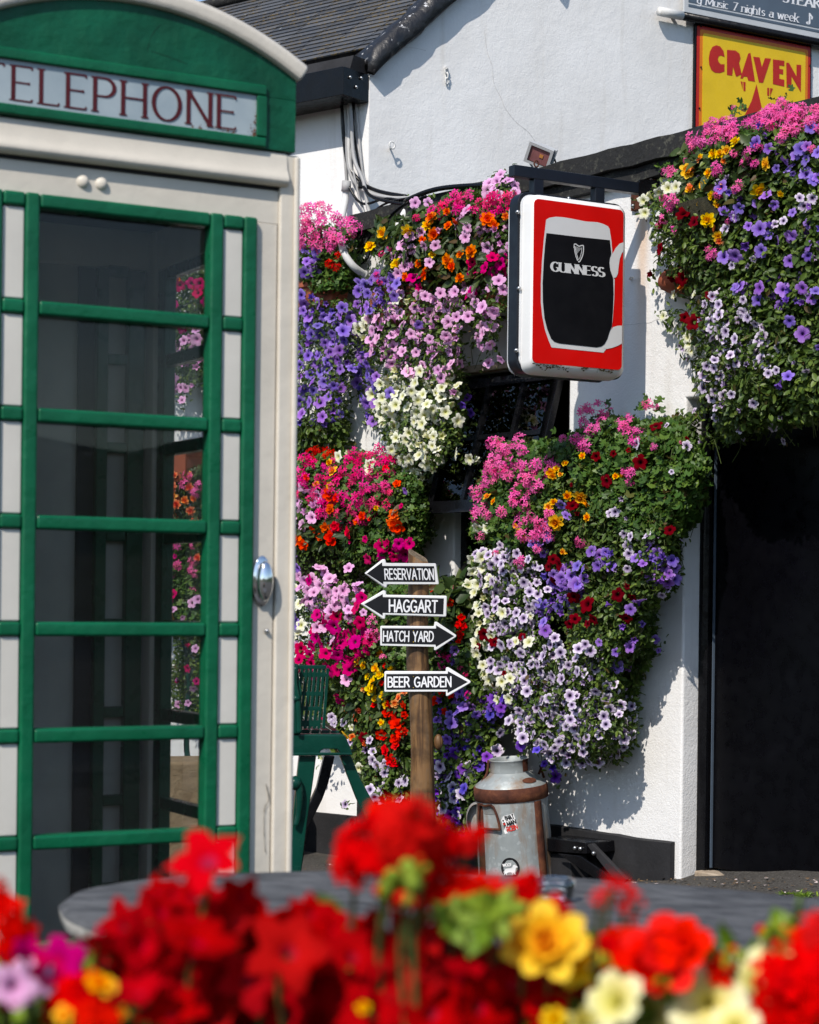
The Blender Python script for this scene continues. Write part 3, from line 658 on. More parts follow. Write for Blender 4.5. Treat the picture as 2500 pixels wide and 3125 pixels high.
# ---------------------------------------------------------------- cables and pipes
cb = thing('cable_bundle', 'bundle of grey and black cables hanging at the wall corner under the eaves box', 'cables', LEFT.hit(1060, 300))
cab = [  # pixel path, stand-off, radius, material
 ([(1030, 300), (1045, 330), (1050, 420), (1060, 490), (1075, 525), (1110, 562), (1160, 585), (1240, 600)], .02, .011, 'black'),
 ([(1052, 300), (1058, 400), (1062, 500), (1085, 560), (1130, 590), (1190, 603), (1250, 604)], .03, .009, 'greycable'),
 ([(1062, 300), (1066, 380), (1064, 480), (1075, 545), (1105, 580), (1160, 606), (1245, 610)], .025, .010, 'whitecable'),
 ([(1070, 300), (1076, 420), (1070, 500), (1084, 540), (1110, 572), (1170, 596), (1240, 606)], .02, .008, 'greycable'),
 ([(1080, 300), (1078, 380), (1090, 470), (1100, 520), (1110, 560), (1122, 576)], .018, .006, 'black'),
 ([(1085, 300), (1096, 420), (1104, 500), (1112, 545), (1130, 575)], .016, .007, 'greycable'),
 ([(1066, 300), (1072, 360), (1080, 480), (1110, 555), (1125, 640), (1150, 672), (1190, 660), (1240, 630)], .05, .010, 'greycable'),
 ([(1240, 612), (1290, 590), (1340, 576), (1400, 569), (1480, 566), (1560, 572)], .10, .013, 'black'),
 ([(1245, 604), (1180, 620), (1140, 650), (1115, 700), (1098, 760), (1085, 790)], .06, .006, 'black'),
 ([(1250, 610), (1190, 628), (1150, 670), (1120, 740), (1090, 800)], .05, .006, 'black'),
 ([(1060, 560), (1090, 610), (1120, 622), (1180, 606), (1250, 616), (1300, 598)], .05, .007, 'black'),
 ([(1110, 570), (1135, 600), (1200, 618), (1236, 622)], .07, .009, 'black'),
 ([(1078, 520), (1096, 600), (1112, 650), (1140, 690), (1172, 672)], .04, .006, 'greycable'),
 ([(1046, 300), (1043, 360), (1050, 440), (1056, 520), (1058, 560)], .015, .008, 'greycable'),
 ([(1250, 612), (1210, 640), (1160, 690), (1136, 740), (1122, 790), (1090, 812)], .08, .005, 'black'),
 ([(1225, 640), (1180, 668), (1140, 674), (1120, 660)], .06, .008, 'black'),
]
for pth, b, r, mt in cab:
    MB().tube(smooth_path([wallpt(x, y, b) for x, y in pth], 5), r, 8).build('cable', MAT[mt], cb, smooth=True)
m = MB(); m.box((-.02, -.03, -.02), (.02, .03, .02), lambda x, y, z: wallpt(1105, 566, .03) + Vector((x, y, z))); m.build('clip', MAT['black'], cb, bevel=.006)
for i, pth in enumerate(([(1057, 570), (1054, 610), (1043, 670), (1040, 720), (1050, 770), (1078, 812), (1112, 838), (1135, 858)], [(1244, 636), (1226, 668), (1208, 700), (1192, 740), (1180, 790)])):
    cp = thing('conduit_pipe', ('long white painted conduit pipe curving down beside the wall corner', 'short white painted pipe rising behind the orange and yellow begonias')[i], 'pipe', wallpt(*pth[0], .05))
    bs_ = [(.05, .05, .12, .2, .24, .22, .14, .08), (.05, .09, .14, .2, .22)][i]
    MB().tube(smooth_path([LEFT.hit(x, y, b_) if i == 0 else wallpt(x, y, b_) for (x, y), b_ in zip(pth, bs_)], 6), .019, 10).build('pipe', MAT['whitecable'], cp, smooth=True)
    a, b = wallpt(*pth[0], .05), wallpt(*pth[1], .05); d = (b - a).normalized()
    MB().tube([a - d * .03, a + d * .025], .025, 10).build('collar', MAT['greycable'], cp, smooth=True)
    if i == 0:
        for q in (4, 6): c = LEFT.hit(*pth[q], bs_[q]); d = (LEFT.hit(*pth[q + 1], bs_[q + 1]) - LEFT.hit(*pth[q - 1], bs_[q - 1])).normalized(); MB().tube([c - d * .006, c + d * .006], .023, 10).build('strap', MAT['greycable'], cp, smooth=True)

# ---------------------------------------------------------------- floodlight on the coping
fc = ANNEX.hit(1650, 472, .04); fl = thing('floodlight', 'small grey floodlight on a bracket above the hanging sign', 'floodlight', ANNEX.hit(1660, 508, .04))
fx = Vector((.90, .25, -.12)).normalized(); fn_ = Vector((-.35, -.80, -.42)).normalized(); fx = (fx - fn_ * fx.dot(fn_)).normalized(); fz = fn_.cross(fx); fz = fz if fz.z > 0 else -fz
FL = lambda x, y, z: fc + fx * x + fn_ * y + fz * z
m = MB(); o = [(-.062, -.05), (.062, -.05), (.062, .05), (-.062, .05)]; i_ = [(x * .78, z * .74) for x, z in o]
m.add([FL(x, .03, z) for x, z in o] + [FL(x, .03, z) for x, z in i_], [(k, (k + 1) % 4, (k + 1) % 4 + 4, k + 4) for k in range(4)])
m.add([FL(x, .03, z) for x, z in o] + [FL(x * .8, -.03, z * .8) for x, z in o], [((k + 1) % 4, k, k + 4, (k + 1) % 4 + 4) for k in range(4)] + [(4, 5, 6, 7)])
m.box((-.01, -.055, -.035), (.06, -.032, .035), FL)
m.build('housing', MAT['alu'], fl)
m = MB(); m.add([FL(x, .022, z) for x, z in i_], [(0, 1, 2, 3)]); m.build('lens', paint('pink_reflection_glass', (.24, .10, .10), .12, .3, .02, 20, spec=.5), fl)  # a pinkish reflection is painted into the lens colour
m = MB(); m.box((.002, .0232, -.006), (.020, .025, .010), FL); m.build('lamp_chip', paint('amber_lamp_chip', (.5, .22, .06), .3), fl)
for s_ in (-.05, .052): MB().tube([FL(s_, 0, -.01), FL(s_, -.005, -.05), ANNEX.at(ANNEX.sz(FL(s_, 0, 0))[0], atop + .08, .04)], .005, 6).build('bracket', MAT['alu'], fl)
MB().tube(smooth_path([FL(.05, -.05, .0), FL(.11, -.04, -.05), ANNEX.at(ANNEX.sz(fc)[0] + .22, atop + .1, .0), ANNEX.at(ANNEX.sz(fc)[0] + .34, atop + .09, -.02)], 5), .004, 6).build('lead_wire', MAT['black'], fl, smooth=True)

# ---------------------------------------------------------------- hanging pub sign on its bracket
_s, _c = dirs(59.7); wp = ANNEX.hit(1985, 585, .03)
SG = Plane(wp, (_s, _c, 0), (_c, -_s, 0))
hs = thing('hanging_sign', 'red hanging pub sign with a pint of black stout on a steel bracket', 'pub sign', wp)
SH = lambda px, py, b=0: SG.hit(px, py, b)
def sgbar(px0, px1, y0, y1, hw, mb):
    a0, z1 = SG.sz(SH(*y0)); a1, _ = SG.sz(SH(*y1)); return a0, a1
# arm
at_ = [SH(1561, 504), SH(1990, 566)]; ab = [SH(1561, 534), SH(1990, 593)]; zt = (at_[0].z + at_[1].z) / 2; zb = zt - .048
a0, a1 = SG.sz(at_[0])[0], SG.sz(at_[1])[0]
def sgbox(mb, a0, a1, z0, z1, b0, b1): return mb.box8([SG.at(a0, z0, b1), SG.at(a1, z0, b1), SG.at(a1, z0, b0), SG.at(a0, z0, b0), SG.at(a0, z1, b1), SG.at(a1, z1, b1), SG.at(a1, z1, b0), SG.at(a0, z1, b0)])
arm = sgbox(MB(), a0, a1, zb, zt, -.022, .022).build('bracket_arm', MAT['navy'], hs, bevel=.003)
frame_px = [(1572, 590), (1874, 634), (1872, 1162), (1566, 1128)]
fz1 = SG.hit(1700, 603).z; fz0 = SG.hit(1720, 1150).z; fa0 = SG.sz(SG.hit(1565, 850, -.0))[0]; fa1 = SG.sz(SG.hit(1893, 850))[0]
for px_ in (1637, 1824): a = SG.sz(SH(px_, 560))[0]; sgbox(MB(), a - .024, a + .024, fz1 - .003, zb + .001, -.02, .02).build('drop_post', MAT['navy'], hs, bevel=.002)
def rrect(a0, a1, z0, z1, r, n=6):
    out = []
    for cx, cz, s0 in ((a1 - r, z1 - r, 0), (a0 + r, z1 - r, 90), (a0 + r, z0 + r, 180), (a1 - r, z0 + r, 270)):
        out += [(cx + r * math.cos(R(s0 + 90 * k / n)), cz + r * math.sin(R(s0 + 90 * k / n))) for k in range(n + 1)]
    return out
FB = .0
o = rrect(fa0, fa1, fz0, fz1, .055); MB().prism([SG.at(a, z, .032) for a, z in o], [SG.at(a, z, -.032) for a, z in o]).build('frame', MAT['navy'], hs, bevel=.004, clean=True)
for sg_ in (1, -1):
    fl_ = rrect(fa0 + .012, fa1 - .012, fz0 + .012, fz1 - .012, .05)
    MB().prism([SG.at(a, z, sg_ * .037) for a, z in fl_], [SG.at(a, z, sg_ * .0325) for a, z in fl_]).build('flange', MAT['white'], hs, clean=True)
fb = .125
FPX = [(1633, 604), (1903, 643), (1898, 1133), (1624, 1103)]
fc_ = [SG.sz(SG.hit(x, y, fb)) for x, y in FPX]; A0 = (fc_[0][0] + fc_[3][0]) / 2; A1 = (fc_[1][0] + fc_[2][0]) / 2; Z1 = (fc_[0][1] + fc_[1][1]) / 2; Z0 = (fc_[2][1] + fc_[3][1]) / 2
for sg_ in (1, -1):
    m = MB(); inn = rrect(A0, A1, Z0, Z1, .025); out_ = rrect(max(A0 - .035, fa0 + .02), min(A1 + .035, fa1 - .02), Z0 - .04, Z1 + .03, .045); n = len(inn)
    mid = [((p[0] * .25 + q[0] * .75), (p[1] * .25 + q[1] * .75)) for p, q in zip(inn, out_)]
    rows = [[SG.at(a, z, sg_ * .038) for a, z in out_], [SG.at(a, z, .10 if sg_ > 0 else -.062) for a, z in mid], [SG.at(a, z, fb - .004 if sg_ > 0 else -.07) for a, z in inn]]
    m.v = rows[0] + rows[1] + rows[2]; m.f = [(i * n + k, i * n + (k + 1) % n, (i + 1) * n + (k + 1) % n, (i + 1) * n + k) for i in range(2) for k in range(n)] + [tuple(range(2 * n, 3 * n))]; m.m = [0] * len(m.f)
    pan = m.build('light_pan', MAT['pan'], hs, smooth=True, clean=True)
    if sg_ == 1: front_pan = pan
def sgface(px, b, name, mat, par): return MB().poly([SG.hit(x, y, b) for x, y in px]).build(name, MAT[mat], par)
fo = rrect(A0, A1, Z0, Z1, .022); red = MB().prism([SG.at(a, z, fb) for a, z in fo], [SG.at(a, z, fb - .0035) for a, z in fo]).build('face_panel', MAT['red'], hs, clean=True)
k8 = lambda pts: [(1520 + x * .334, 480 + y * .334) for x, y in pts]
glass_px = k8([(440, 570), (470, 552), (530, 543), (600, 548), (680, 562), (740, 574), (800, 586), (860, 590), (910, 594), (960, 608), (1005, 630), (1020, 655), (1036, 760), (1046, 880), (1054, 1000), (1058, 1110), (1066, 1110), (1062, 1300), (1050, 1470), (1040, 1560), (1020, 1640), (1010, 1720), (965, 1785), (490, 1737), (465, 1680), (430, 1580), (404, 1450), (392, 1330), (392, 1150), (402, 950), (418, 760)])
sgface(glass_px, fb + .001, 'glass_emblem', 'signwhite', red)
sgface(k8([(1148, 775), (1110, 790), (1075, 830), (1045, 885), (1024, 920), (1020, 965), (1024, 1020), (1036, 1070), (1056, 1103), (1080, 1096), (1096, 1060), (1102, 1000), (1112, 930), (1130, 880), (1147, 855)]), fb + .0018, 'thumb_emblem', 'signwhite', red)
sgface(k8([(1134, 1537), (1090, 1540), (1050, 1552), (1034, 1580), (1012, 1640), (992, 1700), (966, 1740), (990, 1752), (1040, 1742), (1090, 1724), (1132, 1702)]), fb + .0018, 'finger_emblem', 'signwhite', red)
sgface(k8([(443, 692), (740, 728), (1022, 757), (1036, 880), (1024, 920), (1018, 965), (1026, 1030), (1052, 1104), (1056, 1250), (1050, 1400), (1040, 1545), (1018, 1600), (1000, 1660), (975, 1705), (945, 1728), (900, 1736), (840, 1730), (560, 1700), (515, 1685), (485, 1655), (450, 1570), (425, 1470), (410, 1320), (408, 1150), (418, 950), (430, 800)]), fb + .0026, 'stout_emblem', 'signblack', red)
q = k8([(490, 955), (970, 1010), (970, 1092), (490, 1038)])
lettering('GUINNESS', quad_fn(SG, q, fb + .0034), .27, .085, False, .05, .13).build('lettering', MAT['signwhite'], red)
hp = MB(); hh = quad_fn(SG, k8([(688, 790), (784, 797), (784, 962), (688, 955)]), fb + .0034); kk = 0
for pl, a in (([(.06, .9), (.1, .98), (.25, 1), (.4, .93), (.55, .88), (.75, .93), (.95, .95)], .07), ([(.96, .95), (.98, .7), (.92, .45), (.8, .25), (.66, .08), (.56, .02), (.47, .05)], .085), ([(.08, .92), (.14, .6), (.26, .3), (.42, .08)], .07), ([(.18, .86), (.28, .5), (.5, .12)], .06), ([(.8, .82), (.8, .6), (.7, .36), (.58, .16)], .05), ([(.02, .8), (.14, .86)], .06)):
    v, f = ribbon(pl, a, a * .8); kk += 1; hp.add([hh(x[0], x[1], kk * .00005) for x in v], f)
for i in range(6): v, f = ribbon([(.26 + i * .09, .86 - .01 * i), (.30 + i * .075, .42 + i * .055)], .03, .03); kk += 1; hp.add([hh(x[0], x[1], kk * .00005) for x in v], f)
hp.build('harp_emblem', MAT['signwhite'], red)
rgm = random.Random(12); m = MB()
for k in range(150):
    t_ = abs(rgm.gauss(0, .35)); a = A0 + (A1 - A0) * rgm.random(); r_ = rgm.uniform(.001, .0035)
    if noise.noise((a * 14, 0, 2)) < -.15 + .3 * t_: continue
    m.poly([SG.at(a + r_ * math.cos(q) * rgm.uniform(1, 2.4), Z0 - .002 - .03 * min(t_, 1) + r_ * math.sin(q), .1235 - .018 * min(t_, 1) + k * .00001) for q in [i * math.pi / 3 for i in range(6)]])
m.build('moss_stain', paint('moss_stain_brown', (.05, .042, .02), .9), front_pan)
for px_, py_ in ((1580, 647), (1576, 1069), (1584, 880)): MB().ball(SG.hit(px_, py_, .04), .009, 8, 6).build('bolt', MAT['steel'], hs, smooth=True)
for px_, py_ in ((1736, 606), (1728, 1144)): MB().ball(SG.hit(px_, py_, .04), .009, 8, 6).build('bolt', MAT['steel'], hs, smooth=True)
c = SG.hit(1637, 500, .0); MB().tube([c + SG.t * .011 * math.cos(R(a)) + Vector((0, 0, .014 * math.sin(R(a)))) for a in range(0, 360, 30)], .0035, 6, closed=True).build('eye_bolt', MAT['rust'], hs, smooth=True)
s0, s1 = S(1933, 600), S(2006, 590); z0_, z1_ = ZB(ANNEX, 1960, 640), ZB(ANNEX, 1965, 532)
plt = bar(ANNEX, s0, s1, z0_, z1_, .002, .016).build('wall_plate', MAT['rust'], hs, bevel=.003)
m = MB()
for a, z in ((s0 + .02, z1_ - .02), (s1 - .018, z1_ - .03), (s0 + .02, z0_ + .02), (s1 - .018, z0_ + .02)): m.ball(ANNEX.at(a, z, .018), .011, 8, 6)
m.build('plate_bolt', MAT['steel'], plt, smooth=True)
m = MB(); m.box8([SG.at(a1 - .09, zb - .02, .024), SG.at(a1 + .02, zb - .03, .024), SG.at(a1 + .02, zb - .03, .03), SG.at(a1 - .09, zb - .02, .03), SG.at(a1 - .09, zt + .01, .024), SG.at(a1 + .02, zt + .02, .024), SG.at(a1 + .02, zt + .02, .03), SG.at(a1 - .09, zt + .01, .03)]); m.build('gusset', MAT['black'], hs)

# ---------------------------------------------------------------- enamel sign and board on the gable
cz = thing('enamel_sign', 'yellow enamel sign with red lettering and an orange and red border', 'enamel sign', GABLE.hit(2300, 250, .02))
CP = [(2128, 68), (2482, 140), (2474, 420), (2119, 470)]
tl, tr = GABLE.sz(GABLE.hit(2128, 66, .03)), GABLE.sz(GABLE.hit(2481, 141, .03)); cA0, cA1 = GABLE.sz(GABLE.hit(2122, 300, .03))[0], GABLE.sz(GABLE.hit(2478, 300, .03))[0]
cZ1 = (tl[1] + tr[1]) / 2; cZ0 = GABLE.sz(GABLE.hit(2119, 425, .03))[1] - .05
def grect(i, b0, b1): o = rrect(cA0 + i, cA1 - i, cZ0 + i, cZ1 - i, .012, 3); return MB().prism([GABLE.at(a, z, b1) for a, z in o], [GABLE.at(a, z, b0) for a, z in o])
for i, b, mt, nm in ((0, .022, 'black', 'sign_rim'), (.012, .026, 'redenamel', 'red_border'), (.032, .0275, 'orange', 'orange_border'), (.052, .029, 'yellow', 'yellow_field')): grect(i, .004 if i == 0 else b - .003, b).build(nm, MAT[mt], cz, clean=True)
k5 = lambda pts: [(1500 + x * .5797, y * .5797) for x, y in pts]
def gpoly(mb, pts, b=.0305): mb.poly([GABLE.hit(x, y, b) for x, y in k5(pts)])
m = MB()      # heavy letters, drawn as their own shapes
gpoly(m, [(1228, 300), (1222, 268), (1204, 244), (1184, 238), (1164, 246), (1150, 272), (1144, 308), (1147, 342), (1158, 368), (1176, 382), (1202, 384), (1227, 376), (1227, 338), (1208, 338), (1196, 326), (1192, 310), (1197, 296), (1208, 292)])
gpoly(m, [(1240, 262), (1286, 266), (1306, 282), (1312, 306), (1304, 330), (1318, 392), (1288, 404), (1272, 352), (1268, 398), (1240, 394)])
gpoly(m, [(1310, 412), (1352, 282), (1364, 278), (1388, 430), (1352, 424), (1346, 404), (1330, 402), (1322, 414)])
gpoly(m, [(1378, 298), (1412, 302), (1424, 352), (1440, 306), (1472, 308), (1430, 436), (1408, 434)])
gpoly(m, [(1482, 312), (1542, 320), (1542, 348), (1516, 344), (1516, 362), (1536, 366), (1536, 392), (1516, 388), (1516, 414), (1542, 420), (1542, 456), (1482, 442)])
gpoly(m, [(1552, 330), (1566, 330), (1606, 402), (1606, 340), (1631, 342), (1629, 486), (1580, 402), (1580, 464), (1554, 460)])
gpoly(m, [(1312, 428), (1322, 430), (1322, 470)]); gpoly(m, [(1326, 430), (1338, 432), (1337, 480), (1327, 478)])
gpoly(m, [(1452, 462), (1462, 463), (1462, 504), (1452, 502)]); gpoly(m, [(1467, 464), (1482, 466), (1467, 508)])
gpoly(m, [(1396, 444), (1424, 570), (1330, 640), (1318, 640), (1370, 530)])
m.build('lettering', MAT['redenamel'], cz)
mb = MB()
for q in ((2140, 80), (2140, 205), (2135, 330), (2473, 200), (2399, 285)): mb.ball(GABLE.hit(*q, .031), .006, 8, 5)
mb.build('screw', MAT['black'], cz, smooth=True)
bs = thing('banner_board', 'blue grey board advertising music, cut off by the top corner', 'sign board', GABLE.hit(2300, 60, .1))
l0 = GABLE.sz(GABLE.hit(2088, 30, .05)); l1 = GABLE.sz(GABLE.hit(2500, 128, .05)); bz = (l0[1] + l1[1]) / 2 + .004; bA0 = l0[0]
def brect(a0, a1, z0, z1, b0, b1): return MB().box8([GABLE.at(a0, z0, b1), GABLE.at(a1, z0, b1), GABLE.at(a1, z0, b0), GABLE.at(a0, z0, b0), GABLE.at(a0, z1, b1), GABLE.at(a1, z1, b1), GABLE.at(a1, z1, b0), GABLE.at(a0, z1, b0)])
brect(bA0, bA0 + 2.6, bz, bz + .6, .035, .05).build('board', MAT['palesign'], bs, bevel=.003)
brect(bA0 + .03, bA0 + 2.57, bz + .062, bz + .57, .0505, .0525).build('blue_field', MAT['slategrey'], bs)
brect(bA0 + .03, bA0 + 2.57, bz + .036, bz + .05, .0505, .0525).build('blue_line', MAT['slategrey'], bs)
m = lettering('g Music 7 nights a week', quad_fn(GABLE, [(2130, -12), (2438, 42), (2436, 68), (2128, 10)], .053), .15, .07, False, .06, .13, .4)
m.build('lettering', MAT['letter'], bs)
lettering('STEAK', quad_fn(GABLE, [(2390, -20), (2505, -1), (2505, 27), (2388, 5)], .053), .2, .08, False, .06, .14).build('lettering', MAT['letter'], bs)
lettering('\u266a', quad_fn(GABLE, [(2462, 40), (2478, 42), (2478, 74), (2462, 72)], .053), .12, .08, True).build('music_note', MAT['letter'], bs)
pp = thing('wall_pole', 'dark horizontal pole with a white end under the music board', 'pole', GABLE.hit(2020, 22, .06))
pz_ = (GABLE.hit(2090, 30, .07).z + GABLE.hit(2500, 118, .07).z) / 2 - .02; pa0 = GABLE.sz(GABLE.hit(2015, 20, .06))[0]
zc_ = GABLE.hit(2050, 24, .07).z; MB().tube([GABLE.at(bA0 - .02, bz - .025, .05), GABLE.at(bA0 + 2.8, bz - .025, .05)], .024, 12).build('pole', MAT['black'], pp, smooth=True)
MB().tube([GABLE.at(pa0, bz - .025, .05), GABLE.at(bA0 - .015, bz - .025, .05)], .026, 12).build('sleeve', MAT['whitecable'], pp, smooth=True)
MB().tube([GABLE.at(bA0 - .05, bz - .025, 0), GABLE.at(bA0 - .05, bz - .025, .05)], .012, 8).build('peg', MAT['rust'], pp)
wr = thing('wall_wire', 'thin black and white wires running down beside the yellow sign', 'wires', GABLE.hit(2118, 70))
for dx, mt in ((0, 'black'), (5, 'whitecable')): MB().tube([GABLE.hit(2124 + dx - y * .018, y, .012) for y in (55, 120, 190, 260, 330, 415)], .005, 6).build('wire', MAT[mt], wr, smooth=True)
# ---------------------------------------------------------------- telephone box
_s, _c = dirs(61.3); PB = Vector((-.6298, 4.351, 0)); PT = Vector((_s, _c, 0)); PN = Vector((_c, -_s, 0))
PH = lambda u, w, z: PB + PT * u + PN * w + Vector((0, 0, z))
tb = thing('telephone_box', 'cream telephone box with green glazing bars, green dome front and lettered glass', 'telephone box', PB)
W2, DP = .415, .846
def pbox(mb, lo, hi, mi=0): return mb.box(lo, hi, PH, mi)
body = MB()
pbox(body, (.368, -.10, 0), (W2, .006, 2.36)); pbox(body, (-W2, -.10, 0), (-.368, .006, 2.36))
pbox(body, (.40, .006, .02), (W2 - .001, .016, 2.355)); pbox(body, (-W2 + .001, .006, .02), (-.40, .016, 2.355))
pbox(body, (.36, -DP, 0), (W2, -.75, 2.36)); pbox(body, (-W2, -DP, 0), (-.36, -.75, 2.36))
pbox(body, (W2 - .05, -.749, 2.2), (W2 - .002, -.101, 2.36)); pbox(body, (-W2 + .002, -.749, 2.2), (-W2 + .05, -.101, 2.36)); pbox(body, (-.359, -DP + .002, 2.2), (.359, -.78, 2.36))
pbox(body, (W2 - .05, -.749, 0), (W2 - .002, -.101, .34)); pbox(body, (-W2 + .002, -.749, 0), (-W2 + .05, -.101, .34)); pbox(body, (-.367, -.09, 0), (.367, -.02, .12))
bd = body.build('body_frame', MAT['cream'], tb, bevel=.006)
m = MB(); pbox(m, (-.3675, -.09, 2.2004), (.3675, -.004, 2.36)); m.build('lintel', MAT['cream'], tb, bevel=.0008)
m = MB(); pbox(m, (-W2 - .03, -DP - .03, -.05), (W2 + .03, .04, .06)); m.build('plinth', MAT['blackmatt'], tb, bevel=.01)
# cornice: a moulding between the pilasters
prof = [(-.003, 2.284), (.012, 2.285), (.021, 2.291), (.023, 2.300), (.018, 2.311), (.011, 2.325), (.009, 2.345), (.006, 2.360), (-.003, 2.364)]
m = MB(); n = len(prof); m.v = [PH(u, w, z) for u in (-.385, .385) for w, z in prof]; m.f = [(i, i + 1, i + 1 + n, i + n) for i in range(n - 1)] + [tuple(range(n))[::-1], tuple(range(n, 2 * n)), (n - 1, 0, n, 2 * n - 1)]; m.m = [0] * len(m.f)
m.build('cornice', MAT['cream'], tb, bevel=.004, clean=True)
m = MB(); pbox(m, (-.366, -.0035, 2.276), (.366, -.001, 2.2838)); m.build('cornice_shadow_strip', MAT['void'], tb)  # shadow line under the cornice, put in as a near-black strip
for u in (-.1, -.058): MB().ball(PH(u, -.004, 2.246), .0145, 12, 8, (1.05, .62, 1)).build('rivet', MAT['cream'], tb, smooth=True)
# the door with its eight rows of panes
pitch_z = .2286; zt0 = 2.192; zrow = [zt0 - pitch_z * k for k in range(9)]
bars = MB(); hb = .0155; cols = [(-.311, -.278), (-.2285, -.1966), (.1966, .2285), (.278, .311)]
def hbar(mb, u0, u1, z, w0=-.03, w1=.012): pbox(mb, (u0, w0, z - hb), (u1, w1, z + hb))
dr = MB(); pbox(dr, (.3115, -.045, .12), (.3655, -.003, 2.1996)); pbox(dr, (-.3655, -.045, .12), (-.3115, -.003, 2.1996)); pbox(dr, (-.3113, -.045, .12), (.3113, -.004, zrow[8] - .0165))
dm = MB(); pbox(dm, (.3665, -.03, .12), (.3675, -.012, 2.199))
door_ = dr.build('door', MAT['cream'], tb, bevel=.0015)
pbox(dm, (-.3675, -.03, .12), (-.3665, -.012, 2.199)); dm.build('door_gap', MAT['black'], door_)
for (u0, u1) in cols: pbox(bars, (u0, -.03, zrow[8] - .016), (u1, .013, zt0 + .016))
for z in zrow:
    for u0, u1 in ((-.2779, -.2286), (-.1965, .1965), (.2286, .2779)): hbar(bars, u0, u1, z)
bars.build('glazing_bars', MAT['green'], door_, bevel=.007, seg=3)
for k in range(8):
    m = MB(); pbox(m, (-.1966, -.024, zrow[k + 1] + .004), (.1966, -.020, zrow[k] - .004)); m.build('pane', MAT['glass'], door_)
    for s_ in (-1, 1):
        a, b = sorted((s_ * .2288, s_ * .2777)); m = MB(); pbox(m, (a, -.028, zrow[k + 1] + hb + .001), (b, .004, zrow[k] - hb - .001)); m.build('margin_panel', MAT['margin'], door_, bevel=.004)
m = MB()
m.ball((.335, .022, 1.388), 1, 14, 10, (.019, .014, .046), fn=lambda q: PH(q[0], q[1], q[2])); m.ball((.335, .004, 1.388), 1, 14, 10, (.026, .006, .058), fn=lambda q: PH(q[0], q[1], q[2]))
m.build('handle', MAT['chrome'], door_, smooth=True)
m = MB(); m.ball((.349, .0, 1.275), 1, 8, 6, (.006, .008, .006), fn=lambda q: PH(*q)); m.build('keyhole', MAT['steel'], door_, smooth=True)
# right hand side: one column of panes
side = MB(); pbox(side, (W2 - .045, -.749, .3405), (W2 - .012, -.70, 2.199)); pbox(side, (W2 - .045, -.15, .3405), (W2 - .012, -.101, 2.199))
for k, z in enumerate(zrow):
    pbox(side, (W2 - .043, -.6995, z - .02), (W2 - .014, -.1505, z + .012))
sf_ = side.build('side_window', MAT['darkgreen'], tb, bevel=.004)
for k in range(8): m = MB(); pbox(m, (W2 - .032, -.70, zrow[k + 1] + .002), (W2 - .028, -.15, zrow[k] - .01)); m.build('pane', MAT['glass'], sf_)
m = MB(); pbox(m, (-W2 + .014, -.749, .3405), (-W2 + .04, -.101, 2.199)); m.build('side_panel', MAT['backpanel'], tb)
# back wall: grey panel, dark bars, narrow margins
m = MB(); pbox(m, (-.359, -.84, .1), (.359, -.80, 2.199)); bp = m.build('back_panel', MAT['backpanel'], tb)
m = MB()
for (u0, u1) in ((.30, .345), (.215, .245), (-.245, -.2), (-.345, -.30)): pbox(m, (u0, -.799, .3), (u1, -.77, 2.199))
for z in zrow:
    for u0, u1 in ((.2455, .2995), (-.2995, -.2455)): pbox(m, (u0, -.799, z - .014), (u1, -.775, z + .014))
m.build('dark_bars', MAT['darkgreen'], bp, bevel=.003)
m = MB(); pbox(m, (-.004, -.7995, .3), (.002, -.796, 2.199)); pbox(m, (.17, -.7995, .3), (.2145, -.79, 2.199)); m.build('panel_joint', MAT['blackmatt'], bp)
m = MB(); pbox(m, (-.40, -.80, .065), (.40, -.05, .085)); m.build('booth_floor', MAT['blackmatt'], tb)
m = MB(); pbox(m, (-.40, -.80, 2.3), (.40, -.05, 2.33)); m.build('booth_ceiling', MAT['void'], tb)
# dome front: green panel with an arched head, lettered glass let into it
AR, AZ0, AH = .758, 2.525, .403
arcz = lambda u, r=AR: (AZ0 + .116 - AR) + math.sqrt(max(r * r - u * u, 0))
HW = .401; sU0, sU1, sZ0, sZ1 = -.338, .302, 2.388, 2.482
N = 24
top = [(HW - 2 * HW * i / N, arcz(HW - 2 * HW * i / N) + .012) for i in range(N + 1)]
m = MB()   # frame round the sign opening, in four pieces that butt together
def pprism(mb, out, w0, w1): return mb.prism([PH(u, w1, z) for u, z in out], [PH(u, w0, z) for u, z in out])
pprism(m, [(-HW, sZ1)] + [(HW, sZ1)] + top, -.06, .012)
pprism(m, [(sU1, 2.3645), (HW, 2.3645), (HW, sZ1 - .0004), (sU1, sZ1 - .0004)], -.06, .012); pprism(m, [(-HW, 2.3645), (sU0, 2.3645), (sU0, sZ1 - .0004), (-HW, sZ1 - .0004)], -.06, .012); pprism(m, [(sU0 + .0004, 2.3645), (sU1 - .0004, 2.3645), (sU1 - .0004, sZ0), (sU0 + .0004, sZ0)], -.06, .012)
pprism(m, [(HW - .03, 2.366), (HW - .001, 2.366), (HW - .001, 2.50), (HW - .03, 2.50)], -DP, -.061); pprism(m, [(-HW + .001, 2.366), (-HW + .03, 2.366), (-HW + .03, 2.50), (-HW + .001, 2.50)], -DP, -.061)
pprism(m, [(-HW + .03, 2.366), (HW - .03, 2.366), (HW - .03, 2.52), (-HW + .03, 2.52)], -DP, -DP + .04)
fas = m.build('dome_front', MAT['greenpanel'], tb, bevel=.004, clean=True)
m = MB(); fw = .024; t_ = .0125
